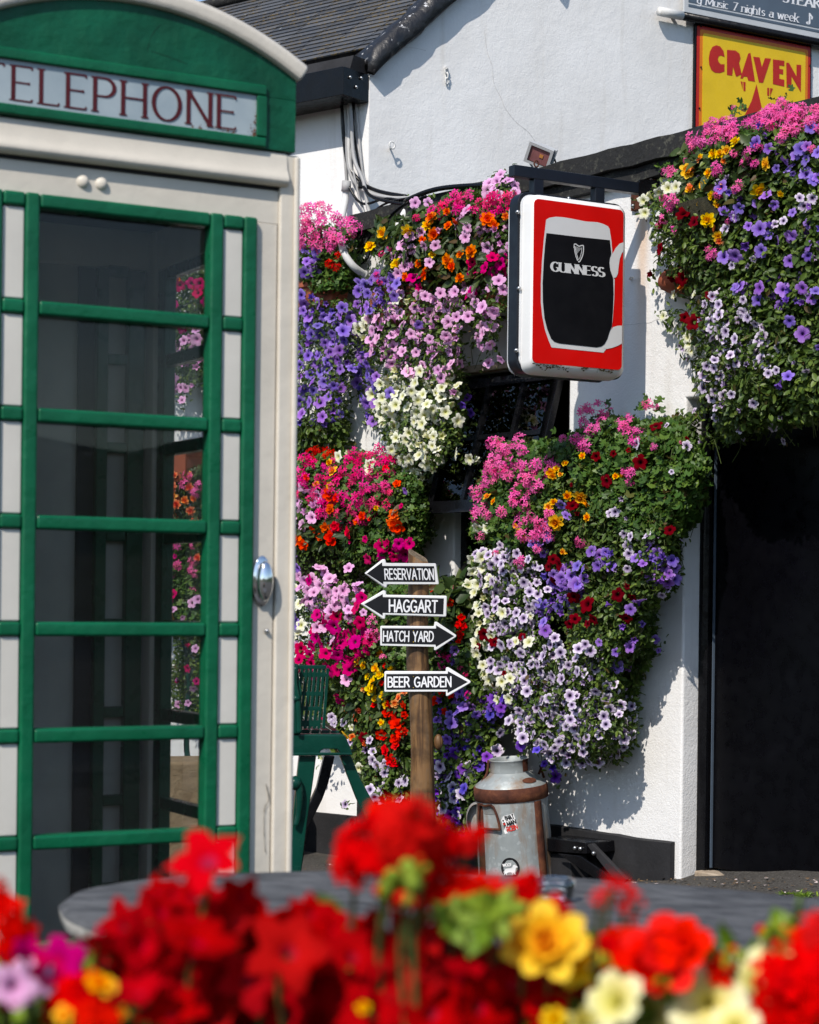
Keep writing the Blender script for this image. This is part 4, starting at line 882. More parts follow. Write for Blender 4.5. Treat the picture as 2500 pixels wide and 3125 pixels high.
for o in ([(sU0 - fw, sZ1), (sU1 + fw, sZ1), (sU1 + fw, sZ1 + fw), (sU0 - fw, sZ1 + fw)], [(sU0 - fw, sZ0 - .0225), (sU1 + fw, sZ0 - .0225), (sU1 + fw, sZ0), (sU0 - fw, sZ0)], [(sU1, sZ0 + .0003), (sU1 + fw, sZ0 + .0003), (sU1 + fw, sZ1 - .0003), (sU1, sZ1 - .0003)], [(sU0 - fw, sZ0 + .0003), (sU0, sZ0 + .0003), (sU0, sZ1 - .0003), (sU0 - fw, sZ1 - .0003)]): pprism(m, o, t_, .021)
m.build('sign_frame', MAT['green'], fas, bevel=.004)
m = MB(); pprism(m, [(sU0 - .004, sZ0 - .004), (sU1 + .004, sZ0 - .004), (sU1 + .004, sZ1 + .004), (sU0 - .004, sZ1 + .004)], -.01, .0122); sp_ = m.build('sign_glass', MAT['opal'], fas)
lettering('TELEPHONE', lambda u, v, e: PH(-.329 + .580 * u, .0125 + e, sZ0 + .010 + .073 * v), .12, .055, False, .05, .25).build('lettering', MAT['maroon'], sp_)
m = MB(); rgx = random.Random(2)
for u0, z0, n_ in ((sU1 - .001, sZ0 + .001, 16), (.25, sZ0 - .002, 9), (.17, sZ0 - .002, 6), (sU1 + .002, sZ0 + .03, 8)):
    for k in range(n_):
        cu, cz_ = u0 - abs(rgx.gauss(0, .008 if u0 > .3 else .02)), z0 + abs(rgx.gauss(0, .006 if u0 < .3 else .012)); r_ = rgx.uniform(.0008, .0026)
        m.poly([PH(cu + r_ * math.cos(a) * rgx.uniform(.7, 1.6), .0150 + k * .00002, cz_ + r_ * math.sin(a)) for a in [i * math.pi / 4 for i in range(8)]])
m.build('rust_spots', MAT['rust'], sp_)
# the arched capping and the shallow dome behind it
m = MB(); RO = AR + .047; aE = math.asin((HW + .004) / AR); N = 30; K = 6
for i in range(N + 1):
    a = -aE + 2 * aE * i / N; cz0 = AZ0 + .116 - AR
    for r, w in ((AR + .001, -.05), (AR + .001, .022), (AR + .010, .030), (RO - .012, .029), (RO, .016), (RO, -.05)): m.v.append(PH(r * math.sin(a), w, cz0 + r * math.cos(a)))
for i in range(N):
    for k in range(K): m.f.append((i * K + k, (i + 1) * K + k, (i + 1) * K + (k + 1) % K, i * K + (k + 1) % K)); m.m.append(0)
m.f += [tuple(range(K)), tuple(range(N * K, N * K + K))[::-1]]; m.m += [0, 0]
cp_ = m.build('arch_capping', MAT['cream'], tb, bevel=.008, clean=True)
m = MB(); n_ = 20
for i in range(n_ + 1):
    for j in range(n_ + 1):
        x, y = -1 + 2 * i / n_, -1 + 2 * j / n_; h_ = .155 * (1 - .5 * x * x - .38 * y * y - .12 * x * x * y * y)
        m.v.append(PH(x * HW * .99, -.05 - (DP - .05) / 2 + (DP - .05) / 2 * y * -1, 2.515 + max(h_, 0)))
m.f = [(i * (n_ + 1) + j, (i + 1) * (n_ + 1) + j, (i + 1) * (n_ + 1) + j + 1, i * (n_ + 1) + j + 1) for i in range(n_) for j in range(n_)]; m.m = [0] * len(m.f)
m.build('dome_roof', MAT['cream'], tb, smooth=True, clean=True)

FP = Plane(PB, PT, PN); dk = paint('paint_crack_brown', (.16, .14, .11), .9); dg = paint('dark_green_crack', (.002, .03, .015), .6)
for px in ([(812, 2392), (821, 2440), (808, 2468), (806, 2540), (810, 2600)],): crack(FP, px, 'paint_crack', tb, .0028 if px[0][0] < 800 else .0005, (.0004, .0012), dk)
for px in ([(460, 155), (520, 175), (570, 195)], [(490, 75), (462, 110), (450, 160)]): crack(FP, px, 'paint_crack', fas, .0124, (.0003, .0009), dg)
# ---------------------------------------------------------------- signpost
PD = 9.0; pb = P(1300, 2600, PD); pb.z = -.02
post = thing('signpost', 'round timber post carrying four hand-painted arrow boards', 'signpost', pb)
m = MB(); axis = []
for py, px0, px1 in ((1700, 1246, 1306), (1780, 1246, 1310), (1880, 1243, 1307), (1950, 1240, 1306), (2040, 1241, 1310), (2120, 1248, 1318), (2220, 1252, 1322), (2330, 1254, 1325), (2430, 1252, 1328), (2560, 1254, 1332), (2720, 1256, 1338)):
    axis.append((P((px0 + px1) / 2, py, PD), (px1 - px0) / 2 / F * PD))
rows = []; NS = 24
sm_ = smooth_path([a for a, _ in axis], 4); rad = []
for i in range(len(axis) - 1): rad += [axis[i][1] + (axis[i + 1][1] - axis[i][1]) * k / 4 for k in range(4)]
rad.append(axis[-1][1])
for i, c in enumerate(sm_):
    for k in range(NS):
        a = 2 * math.pi * k / NS; r = rad[i] * (1 + .035 * noise.noise((math.cos(a) * 2, math.sin(a) * 2, c.z * 5)) + .012 * noise.noise((math.cos(a) * 9, math.sin(a) * 9, c.z * 3)))
        z = c.z
        if i == 0: z = c.z + .004 - math.cos(a) * .026 + .016 * math.sin(a) + .003 * math.sin(a * 3)
        m.v.append(Vector((c.x + r * math.cos(a), c.y + r * math.sin(a), z)))
n = len(sm_)
m.f = [(i * NS + k, (i + 1) * NS + k, (i + 1) * NS + (k + 1) % NS, i * NS + (k + 1) % NS) for i in range(n - 1) for k in range(NS)]; m.m = [0] * len(m.f)
kn = P(1338, 2265, PD); m.ball(kn, .022, 10, 7, (1, .9, 1.7)); m.ball(P(1292, 2415, PD - .05), .012, 8, 6, (1, .5, 1.6))
pole = m.build('pole', MAT['post'], post, smooth=True)
MB().add([m.v[k] + Vector((0, 0, .0)) for k in range(NS)], [tuple(range(NS))]).build('cut_end', MAT['endgrain'], pole)
def arrow(dep, yaw, outer, inner, word, q, name):
    a = R(yaw); pl = Plane(P(1270, outer[0][1], dep), (math.cos(a), math.sin(a), 0), (math.sin(a), -math.cos(a), 0))
    b = plate(pl, outer, -.016, .006).build('arrow_board', MAT['white'], post, bevel=.005, clean=True)
    MB().poly([pl.hit(x, y, .0068) for x, y in inner]).build('dark_field', MAT['board'], b)
    lettering(word, quad_fn(pl, q, .0076), .185, .16, True, 0, .19, .52, .00004, .012).build('lettering', MAT['letter'], b)
    s_ = MB(); cx = 1262
    ys = sorted(y for x, y in outer); y0, y1 = ys[1], ys[-2]
    for yy in ((q[0][1] - 2), (q[3][1] + 3)): s_.ball(pl.hit(cx, yy, .008), .0028, 8, 5)
    s_.build('screw', MAT['gold'], b, smooth=True)
AD = PD - .066
arrow(AD, 14, [(1114, 1750), (1170, 1706), (1178, 1707), (1179, 1718), (1332, 1719), (1341, 1783), (1183, 1783), (1181, 1795), (1174, 1793)], [(1120, 1750), (1166, 1716), (1167, 1727), (1325, 1728), (1329, 1776), (1170, 1775), (1170, 1783)], 'RESERVATION', [(1174, 1737), (1322, 1737), (1324, 1768), (1176, 1767)], 0)
arrow(AD, 6, [(1101, 1843), (1171, 1801), (1179, 1801), (1179, 1815), (1363, 1818), (1365, 1822), (1363, 1880), (1358, 1883), (1177, 1877), (1176, 1889), (1168, 1889)], [(1112, 1844), (1168, 1813), (1169, 1822), (1355, 1826), (1353, 1875), (1168, 1870), (1168, 1879)], 'HAGGART', [(1189, 1831), (1335, 1834), (1334, 1868), (1189, 1866)], 1)
arrow(AD, 3, [(1161, 1912), (1164, 1910), (1325, 1911), (1327, 1898), (1333, 1897), (1393, 1938), (1393, 1943), (1331, 1985), (1325, 1984), (1325, 1974), (1161, 1970)], [(1166, 1917), (1331, 1918), (1331, 1908), (1386, 1941), (1331, 1974), (1329, 1967), (1166, 1964)], 'HATCH YARD', [(1171, 1927), (1323, 1928), (1322, 1957), (1170, 1956)], 2)
arrow(AD + .01, -8, [(1173, 2051), (1177, 2048), (1360, 2049), (1361, 2037), (1367, 2036), (1436, 2079), (1436, 2084), (1366, 2125), (1361, 2124), (1361, 2111), (1176, 2112), (1173, 2110)], [(1179, 2057), (1367, 2056), (1367, 2048), (1428, 2081), (1366, 2115), (1366, 2104), (1179, 2105)], 'BEER GARDEN', [(1185, 2067), (1376, 2066), (1376, 2095), (1185, 2096)], 3)

# ---------------------------------------------------------------- milk churn (leaning a little, as in the photo)
CD = 9.05; cb_ = P(1580, 2722, CD); cb_.z = gz(cb_.x, CD)
tiltq = Quaternion((0, 1, 0), R(-4.5)) @ Quaternion((1, 0, 0), R(3))
churn = thing('milk_churn', 'galvanised milk churn with rusty bands and two stickers by the doorway wall', 'milk churn', cb_, quat=tiltq)
cs = CD / F; hz = lambda py: (2722 - py) * cs
Rb, Rm, Rn, Rr_ = 118 * cs, 110 * cs, 60 * cs, 58 * cs
zb1, zb0 = hz(2386), hz(2424); zsh = hz(2345); ztp = hz(2306)
m = MB(); m.lathe([(Rb * .98, 0), (Rb, .012), (Rb, .03), (Rb * .985, .05), ((Rb + Rm) / 2, zb0 * .5), (Rm, zb0 - .002)], 48); m.build('can_body', MAT['galv'], churn, smooth=True)
m = MB(); m.lathe([(Rm, zb1 - .002), (Rm * .985, zb1 + .006), (Rn + .012, zsh - .012), (Rn + .001, zsh)], 48); sh = m.build('shoulder', MAT['galv'], churn, smooth=True)
m = MB(); m.lathe([(Rn, zsh - .001), (Rn * .99, zsh + .012), (Rn * .97, ztp - .008), (Rn * 1.02, ztp - .004), (Rn * 1.03, ztp), (Rn * .99, ztp + .001), (Rn * .94, ztp - .006), (Rn * .92, zsh - .05)], 48); m.build('neck', MAT['galv'], churn, smooth=True)
m = MB(); m.lathe([(Rm + .001, zb0 - .003), (Rm + .005, zb0 - .001), (Rm + .0055, (zb0 + zb1) / 2), (Rm + .004, zb1), (Rm - .001, zb1 + .002)], 48); m.build('band', MAT['rust'], churn, smooth=True)
def onbody(phi, z, off):     # phi measured from the side facing the camera, to the right
    rr = Rb + (Rm - Rb) * min(max(z / zb0, 0), 1) + off; a = R(-90 + phi); return Vector((rr * math.cos(a), rr * math.sin(a), z))
for phi in (42, -62):
    m = MB(); N = 14; w_ = 7.5
    for i in range(N + 1):
        z = .01 + (zb0 - .015) * i / N
        m.v += [onbody(phi - w_, z, .0005), onbody(phi - w_ * .8, z, .007), onbody(phi + w_ * .8, z, .007), onbody(phi + w_, z, .0005)]
    m.f = [(i * 4 + k, (i + 1) * 4 + k, (i + 1) * 4 + k + 1, i * 4 + k + 1) for i in range(N) for k in range(3)]; m.m = [0] * len(m.f); m.build('strap', MAT['rust'], churn, smooth=True)
# rusty ring handle on its tab
zc = hz(2467); zl = zc - .051; zt_ = zc + .048
pts = [(-57, zt_), (-57 + 12, zt_ + .004), (-57 + 27, zt_), (-57 + 35, zl + .008), (-57 + 30, zl), (-57 + 4, zl), (-57 - 3, zl + .008)]
m = MB(); m.tube(smooth_path([onbody(a, z, .016) for a, z in pts], 4, True), .0055, 8, closed=True); m.build('ring_handle', MAT['rust'], churn, smooth=True)
m = MB(); N = 6
for i in range(N + 1): a = -53 + 22 * i / N; m.v += [onbody(a, zt_ - .035, .002), onbody(a, zt_ + .006, .010), onbody(a, zt_ + .012, .024)]
m.f = [(i * 3 + k, (i + 1) * 3 + k, (i + 1) * 3 + k + 1, i * 3 + k + 1) for i in range(N) for k in range(2)]; m.m = [0] * len(m.f); m.build('handle_tab', MAT['galv'], churn, smooth=True)
# round ear at the left
m = MB(); ex, ez = -(Rm + .018), hz(2486); rr_ = .078
m.lathe([(rr_, -.028), (rr_ + .004, -.02), (rr_ + .004, .02), (rr_, .028), (rr_ - .008, .022), (rr_ * .6, .012), (.002, .01)], 28, lambda x, y, z: Vector((ex + .02 + x * .62, -.02 + z * .9, ez + y)))
m.build('side_ear', MAT['galv'], churn, smooth=True)
m = MB(); m.tube(smooth_path([Vector((Rn + .045, .06, zsh - .03)), Vector((Rn + .06, .05, zsh + .004)), Vector((Rm - .02, .04, zsh + .002)), Vector((Rm - .008, .03, zsh - .045))], 5), .006, 8); m.build('rear_handle', MAT['rust'], churn, smooth=True)
m = MB(); m.tube(smooth_path([Vector((-Rn - .004, -.01, ztp)), Vector((-Rn - .014, -.01, zsh)), Vector((-Rm + .03, -.01, zsh - .045)), Vector((-Rm + .012, 0, zb1))], 4), .006, 8); m.build('chain_stay', MAT['rust'], churn, smooth=True)
m = MB()
for i in range(5): a = 38 + 26 * i / 4; al = R(-90 + a); m.v += [Vector(((Rn + o) * math.cos(al), (Rn + o) * math.sin(al), z)) for o, z in ((.0015, zsh + .004), (.002, ztp - .012), (.006, ztp + .002))]
m.f = [(i * 3 + k, (i + 1) * 3 + k, (i + 1) * 3 + k + 1, i * 3 + k + 1) for i in range(4) for k in range(2)]; m.m = [0] * len(m.f); m.build('hinge_tab', MAT['rust'], churn)
m = MB(); N = 20     # oval stamp on the shoulder
def onsh(phi, t, off): r0, z0, r1, z1 = Rm * .985, zb1 + .006, Rn + .012, zsh - .012; rr = r0 + (r1 - r0) * t + off; a = R(-90 + phi); return Vector((rr * math.cos(a), rr * math.sin(a), z0 + (z1 - z0) * t + off))
m.v = [onsh(38 + 17 * math.cos(2 * math.pi * i / N), .50 + .24 * math.sin(2 * math.pi * i / N), .0025) for i in range(N)]; m.f = [tuple(range(N))]; m.m = [0]; m.build('oval_stamp', MAT['rust'], sh)
# stickers
def sticker(phi, z, w, h, rot, name):
    a = R(rot)
    def fn(u, v, e): x, y = (u - .5) * w, (v - .5) * h; X, Y = x * math.cos(a) - y * math.sin(a), x * math.sin(a) + y * math.cos(a); return onbody(phi + math.degrees(X / Rb), z + Y, e)
    return fn
def patch(fn, pts, e): return MB().poly([fn(u, v, e) for u, v in pts])
fn = sticker(-8.5, hz(2486), .066, .072, 14, 's')
st = patch(fn, [(.22, 1.03), (1, 1.03), (1.03, .0), (.0, -.05), (-.03, .2), (.12, .3), (.02, .55), (.02, .85)], .0016).build('sticker', MAT['stickerwhite'], churn)
sub = lambda u0, u1, v0, v1, e0: (lambda u, v, e: fn(u0 + (u1 - u0) * u, v0 + (v1 - v0) * v, e0 + e))
lettering('THAT', sub(.30, .96, .70, .98, .0022), .24, .2, False, 0, .1).build('lettering', MAT['stickerblack'], st); lettering('MAN', sub(.34, .98, .37, .65, .0022), .24, .2, False, 0, .1).build('lettering', MAT['stickerblack'], st)
lettering('ROBIN', sub(.24, .98, .03, .32, .0022), .24, .2, False, 0, .1).build('lettering', MAT['stickerred'], st)
m = MB(); m.poly([fn(.14 + .06 * math.cos(a), .78 + .06 * math.sin(a), .0022) for a in [i * .6283 for i in range(10)]]); m.poly([fn(u, v, .0022) for u, v in ((.06, .66), (.24, .66), (.26, .34), (.19, .34), (.17, .5), (.14, .34), (.07, .34))]); m.build('figure_print', MAT['stickerblack'], st)
m = MB(); m.poly([fn(u, v, .0028) for u, v in ((.1, .62), (.25, .6), (.22, .48), (.1, .5))]); m.build('red_print', MAT['stickerred'], st)
fn = sticker(-11, hz(2620), .086, .094, 4, 's2')
st = patch(fn, [(.5 + .5 * math.cos(i * math.pi / 16), .5 + .5 * math.sin(i * math.pi / 16)) for i in range(32)], .0016).build('sticker', MAT['stickerblack'], churn)
lettering('WOOF', sub(.12, .60, .60, .74, .0022), .3, .2, False, 0, .12).build('lettering', MAT['stickerwhite'], st)
dog = [(.12, .30), (.17, .34), (.18, .42), (.24, .49), (.34, .51), (.52, .51), (.62, .54), (.66, .62), (.74, .655), (.80, .61), (.90, .53), (.88, .49), (.80, .49), (.78, .44), (.76, .36), (.74, .30), (.72, .22), (.76, .19), (.68, .18), (.665, .24), (.63, .28), (.60, .20), (.54, .2), (.56, .27), (.50, .31), (.36, .31), (.29, .27), (.28, .21), (.31, .185), (.23, .18), (.21, .26), (.17, .26), (.16, .19), (.11, .2), (.13, .27), (.17, .33), (.155, .40), (.12, .36)]
patch(fn, dog, .0022).build('dog_print', MAT['stickerwhite'], st)

# ---------------------------------------------------------------- black steel bracket on the plinth
sb = thing('steel_bracket', 'heavy black steel channel bracket sloping from the plinth to the ground', 'bracket', ANNEX.at(S(1780, 2620), .05))
def apx(px, py, b): return ANNEX.hit(px, py, b)
m = MB(); o = [(1650, 2556), (1788, 2572), (1790, 2606), (1652, 2596)]; m.prism([apx(x, y, .20) for x, y in o], [apx(x, y, .20) - ANNEX.n * .17 for x, y in o]); m.build('head_beam', MAT['black'], sb, bevel=.004, clean=True)
o = [(1790, 2578), (1806, 2574), (1912, 2684), (1896, 2698), (1880, 2694)]; m = MB(); m.prism([apx(x, y, .19) for x, y in o], [apx(x, y, .19) - ANNEX.n * .02 for x, y in o]); m.prism([apx(x, y, .05) for x, y in o], [apx(x, y, .05) - ANNEX.n * .015 for x, y in o]); m.build('channel_flange', MAT['blackmatt'], sb, bevel=.003, clean=True)
o = [(1700, 2604), (1770, 2612), (1890, 2694), (1870, 2702), (1830, 2690)]; m = MB(); m.prism([apx(x, y, .22) for x, y in o], [apx(x, y, .22) - ANNEX.n * .012 for x, y in o]); m.build('channel_web', MAT['black'], sb, bevel=.003, clean=True)
o = [(1652, 2600), (1740, 2612), (1745, 2690), (1652, 2690)]; m = MB(); m.prism([apx(x, y, .17) for x, y in o], [apx(x, y, .17) - ANNEX.n * .1 for x, y in o]); m.build('foot_box', MAT['blackmatt'], sb, bevel=.003, clean=True)
for x, y in ((1755, 2588), (1772, 2590), (1812, 2604)): MB().ball(apx(x, y, .205), .01, 8, 6).build('bolt', MAT['steel'], sb, smooth=True)

# ---------------------------------------------------------------- green cast iron bench end
BD = 8.35; _yaw = R(8); bb = P(960, 2690, BD); bb.z = 0
bn = thing('cast_iron_bench', 'bottle green cast iron bench with a pierced back beside the telephone box', 'bench', bb)
BP = Plane(P(960, 2690, BD), (math.cos(_yaw), math.sin(_yaw), 0), (math.sin(_yaw), -math.cos(_yaw), 0))
k6 = lambda pts: [(860 + x * .3247, 2000 + y * .3247) for x, y in pts]
pl_ = lambda pts, b0, b1, nm, par=bn, mt='bottlegreen', bv=.005: plate(BP, k6(pts), b0, b1).build(nm, MAT[mt], par, bevel=bv, clean=True)
pl_([(95, 70), (160, 85), (150, 130), (190, 330), (180, 560), (185, 740), (90, 740), (60, 400)], -.03, .05, 'back_post')
m = MB(); m.tube(smooth_path([BP.hit(*p, .055) for p in k6([(130, 110), (125, 260), (150, 400), (160, 560), (165, 730)])], 5), .012, 8); m.tube([BP.hit(*p, .056) for p in k6([(105, 400), (165, 410)])], .014, 8); m.build('moulding', MAT['bottlegreen'], bn, smooth=True)
# pierced back: a leaning lattice of flat strips
lat = MB()
def strip(a, b, wd, b0=-.02, b1=.0, mb=lat):
    p, q = Vector(a), Vector(b); d = (q - p); nn = Vector((-d.y, d.x)).normalized() * wd / 2
    plate(BP, k6([tuple(p + nn), tuple(q + nn), tuple(q - nn), tuple(p - nn)]), b0, b1, mb)
strip((150, 110), (420, 110), 36); 
for i in range(7): x = 175 + 40 * i; strip((x + 20, 122), (x - 45 + i * 4, 690), 27, -.0205 - i * .0004, -.001 - i * .0004)
for i, y in enumerate((180, 360, 500, 640)): strip((165, y), (425 - (y - 110) * .13, y), (44, 40, 40, 60)[i], -.022, -.003 + i * .0003)
lat.build('pierced_back', MAT['bottlegreen'], bn, bevel=.002)
pl_([(90, 742), (330, 742), (560, 740), (600, 760), (660, 900), (655, 930), (560, 930), (530, 890), (510, 880), (400, 880), (370, 895), (345, 935), (90, 940)], -.04, .04, 'arm_casting')
pl_([(90, 915), (665, 915), (665, 938), (90, 944)], .041, .055, 'arm_lip', bv=.003)
pl_([(165, 946), (325, 946), (300, 1150), (240, 1560), (180, 2085), (80, 2085), (110, 1500), (140, 1200)], -.02, .03, 'leg')
m = MB(); m.tube(smooth_path([BP.hit(*p, .05) for p in k6([(130, 1180), (160, 1230), (170, 1330), (160, 1480), (135, 1600)])], 5), [.022, .02, .02, .019, .018, .018, .017, .017, .016, .016, .015, .015, .014, .014, .013, .012, .012, .012, .012, .012, .012], 10); m.ball(BP.hit(*k6([(125, 1200)])[0], .05), .03, 10, 8); m.build('scroll', MAT['bottlegreen'], bn, smooth=True)
pl_([(548, 940), (650, 940), (740, 1160), (870, 1400), (960, 1560), (1090, 2085), (960, 2085), (800, 1560), (700, 1340), (610, 1110)], -.05, -.005, 'leg')
pl_([(400, 946), (500, 946), (440, 1200), (380, 1360), (250, 1620), (180, 2060), (110, 2060), (170, 1600), (330, 1240)], -.62, -.57, 'leg', mt='black')
m = MB(); sl = k6([(95, 760), (560, 775)])
for i in range(5):
    a = BP.hit(*sl[0], -.08 - .0); u = (BP.hit(*sl[1], -.08) - a); p = a + u * (i / 5) ; q = a + u * ((i + .8) / 5); ex_ = BP.n * -1.1
    m.box8([p, q, q + ex_, p + ex_] + [v + Vector((0, 0, .03)) for v in (p, q, q + ex_, p + ex_)])
m.build('seat', MAT['bottlegreen'], bn, bevel=.004)

# ---------------------------------------------------------------- slate table with a tumbler, stone trough, hose
TZ = .862; tc = P(1700, 2800, 3.0); tc.z = 0
tbl = thing('slate_table', 'grey weathered stone slab table in front of the telephone box', 'table', tc)
m = MB(); N = 96; rg = random.Random(11); ring = []
for i in range(N):
    a = 2 * math.pi * i / N; r = 1 + .018 * noise.noise((math.cos(a) * 2, math.sin(a) * 2, 7)) + .008 * noise.noise((math.cos(a) * 8, math.sin(a) * 8, 2))
    ring.append((.755 * r * math.cos(a), .50 * r * math.sin(a)))
TY = R(0); tl_ = -.035
def TB(x, y, z): return Vector((tc.x + x, tc.y + .05 + y, TZ + z + tl_ * x))
rows = [(.0, .0), (.5, .0), (.9, .001), (.985, -.001), (1, -.010), (.995, -.03), (.97, -.044), (.9, -.048), (.02, -.05)]
m.v = [TB(x * f_, y * f_, z + (.0025 * noise.noise((x * f_ * 9, y * f_ * 9, 0)) if z > -.02 else .004 * noise.noise((x * 12, y * 12, z * 90)))) for f_, z in [(max(a, .001), b) for a, b in rows] for x, y in ring]
m.f = [(i * N + k, i * N + (k + 1) % N, (i + 1) * N + (k + 1) % N, (i + 1) * N + k) for i in range(len(rows) - 1) for k in range(N)]; m.m = [1 if i >= 4 else 0 for i in range(len(rows) - 1) for k in range(N)]
m.build('tabletop', [MAT['slab'], MAT['slabedge']], tbl, smooth=True, clean=True)
m = MB(); m.lathe([(.30, 0), (.30, .05), (.10, .12), (.09, .6), (.16, TZ - .06)], 24, lambda x, y, z: Vector((tc.x + x, tc.y + .05 + y, z + (0)))); m.build('pedestal', MAT['blackmatt'], tbl, smooth=True)
q = P(1690, 2690, 3.25); tu = thing('glass_tumbler', 'small clear glass dish standing on the slate table behind the red flowers', 'glass', Vector((q.x, q.y, TZ + tl_ * (q.x - tc.x))))
m = MB(); m.lathe([(.001, .003), (.030, .003), (.034, .01), (.036, .034), (.034, .036), (.031, .034), (.028, .012), (.001, .010)], 24, lambda x, y, z: Vector((q.x + x, q.y + y, TZ + tl_ * (q.x - tc.x) + z))); m.build('bowl', MAT['ashglass'], tu, smooth=True)
ps = P(545, 2325, 10.1)
stn = thing('stone_wall', 'low tan sandstone block seen through the booth\'s side glass', 'stone wall', Vector((ps.x, ps.y, 0)))
m = MB(); m.box((-.45, 0, -.1), (.52, .4, ps.z), lambda x, y, z: Vector((ps.x + x, ps.y + y + .25 * x, z))); m.build('block', MAT['sandstone'], stn, bevel=.02, seg=3)
hsx = thing('garden_hose', 'thin green pipe curving down the white wall behind the booth glass', 'hose', wallpt(575, 2330, .05))
MB().tube(smooth_path([wallpt(x, y, .30) for x, y in ((560, 1955), (572, 2000), (576, 2100), (572, 2180), (570, 2290), (582, 2335))], 5), .016, 8).build('hose', MAT['bottlegreen'], hsx, smooth=True)
gl_ = thing('gilded_finial', 'small fluted gold cap on a green post behind the booth glass', 'finial', wallpt(505, 1905, .5))
c = wallpt(500, 1905, .5); m = MB(); N = 24
for i, (r_, z_) in enumerate(((.05, 0), (.052, .03), (.04, .065), (.012, .09))): m.v += [c + Vector((r_ * (1 + .09 * math.cos(k * math.pi)) * math.cos(2 * math.pi * k / N), r_ * (1 + .09 * math.cos(k * math.pi)) * math.sin(2 * math.pi * k / N), z_)) for k in range(N)]
m.f = [(i * N + k, i * N + (k + 1) % N, (i + 1) * N + (k + 1) % N, (i + 1) * N + k) for i in range(3) for k in range(N)]; m.m = [0] * len(m.f); m.build('cap', MAT['gold'], gl_, smooth=True)
MB().lathe([(.058, -.02), (.058, .001), (.03, .001)], 16, lambda x, y, z: c + Vector((x, y, z))).build('collar', MAT['bottlegreen'], gl_, smooth=True)
MB().tube([c - Vector((0, 0, .02)), Vector((c.x, c.y, 0))], .03, 10).build('post', MAT['bottlegreen'], gl_, smooth=True)
# ---------------------------------------------------------------- flowers: a few meshes of each kind, copied
def petunia_mesh(seed, star=.0, name='flower'):
    """a trumpet with five ruffled lobes, radius 1, opening towards +z"""
    rg = random.Random(seed); NS = 30; mb = MB(); ph = [rg.uniform(0, 6.28) for _ in range(4)]
    rows = [(.05, -.75), (.10, -.55), (.17, -.32), (.30, -.14), (.55, -.03), (.80, .02), (1.0, .0)]
    lob = [rg.uniform(.9, 1.08) for _ in range(5)]; droop = [rg.uniform(-.14, .10) for _ in range(5)]
    for i, (r, z) in enumerate(rows):
        for k in range(NS):
            a = 2 * math.pi * k / NS; l = abs(math.cos(2.5 * a)); q = int(((a + math.pi / 5) % (2 * math.pi)) / (2 * math.pi / 5)) % 5
            e = (r - .25) / .75 if r > .25 else 0
            ta = abs(((a * 5 / (2 * math.pi)) + .5) % 1 - .5) * 2          # 0 at a lobe's tip, 1 in the notch
            rad = r * (1 + e * ((l ** .55 - .8) * .28 * (1 - star) + star * (.16 - .58 * ta ** .85))) * (1 + e * (lob[q] - 1))
            rad *= 1 + .035 * e * math.sin(13 * a + ph[0])
            zz = z + e * e * (.10 * math.sin(5 * a + ph[1]) * .5 + .07 * math.sin(11 * a + ph[2]) + droop[q]) - e * .05 * (1 - l)
            mb.v.append(Vector((rad * math.cos(a), rad * math.sin(a), zz)))
    mb.f = [(i * NS + k, i * NS + (k + 1) % NS, (i + 1) * NS + (k + 1) % NS, (i + 1) * NS + k) for i in range(len(rows) - 1) for k in range(NS)]
    mb.f.append(tuple(range(NS))[::-1]); mb.m = [0] * len(mb.f); return mb
def halfopen_mesh(seed):
    rg = random.Random(seed); NS = 25; mb = MB(); ph = rg.uniform(0, 6.28); w_ = rg.uniform(.34, .55)
    for r, z in ((.05, -.9), (.10, -.7), (.16, -.4), (.24, -.1), (w_ * .8, .16), (w_, .34)):
        e = max(0, (r - .2))
        for k in range(NS):
            a = 2 * math.pi * k / NS; q = r * (1 + e * .9 * math.cos(5 * a + ph)); mb.v.append(Vector((q * math.cos(a), q * math.sin(a) * (1 - .35 * e), z + e * .25 * math.sin(10 * a + ph))))
    mb.f = [(i * NS + k, i * NS + (k + 1) % NS, (i + 1) * NS + (k + 1) % NS, (i + 1) * NS + k) for i in range(5) for k in range(NS)]; mb.m = [0] * len(mb.f); return mb
def petal(mb, base, d, up, L, W, cup, bend, mi=0, tip=.75):
    d = d.normalized(); s_ = d.cross(up).normalized(); u = s_.cross(d).normalized(); k = len(mb.v)
    for t, wd in ((0, .12), (.3, .62), (.62, 1), (.86, tip), (1, .28)):
        c = base + d * (L * t) + u * (bend * L * t * t)
        for x in (-1, 0, 1): mb.v.append(c + s_ * (x * W / 2 * wd) + u * (cup * W * (x * x - .5) * wd))
    f = [(k + i * 3 + j, k + i * 3 + j + 1, k + i * 3 + j + 4, k + i * 3 + j + 3) for i in range(4) for j in range(2)]
    mb.f += f; mb.m += [mi] * len(f)
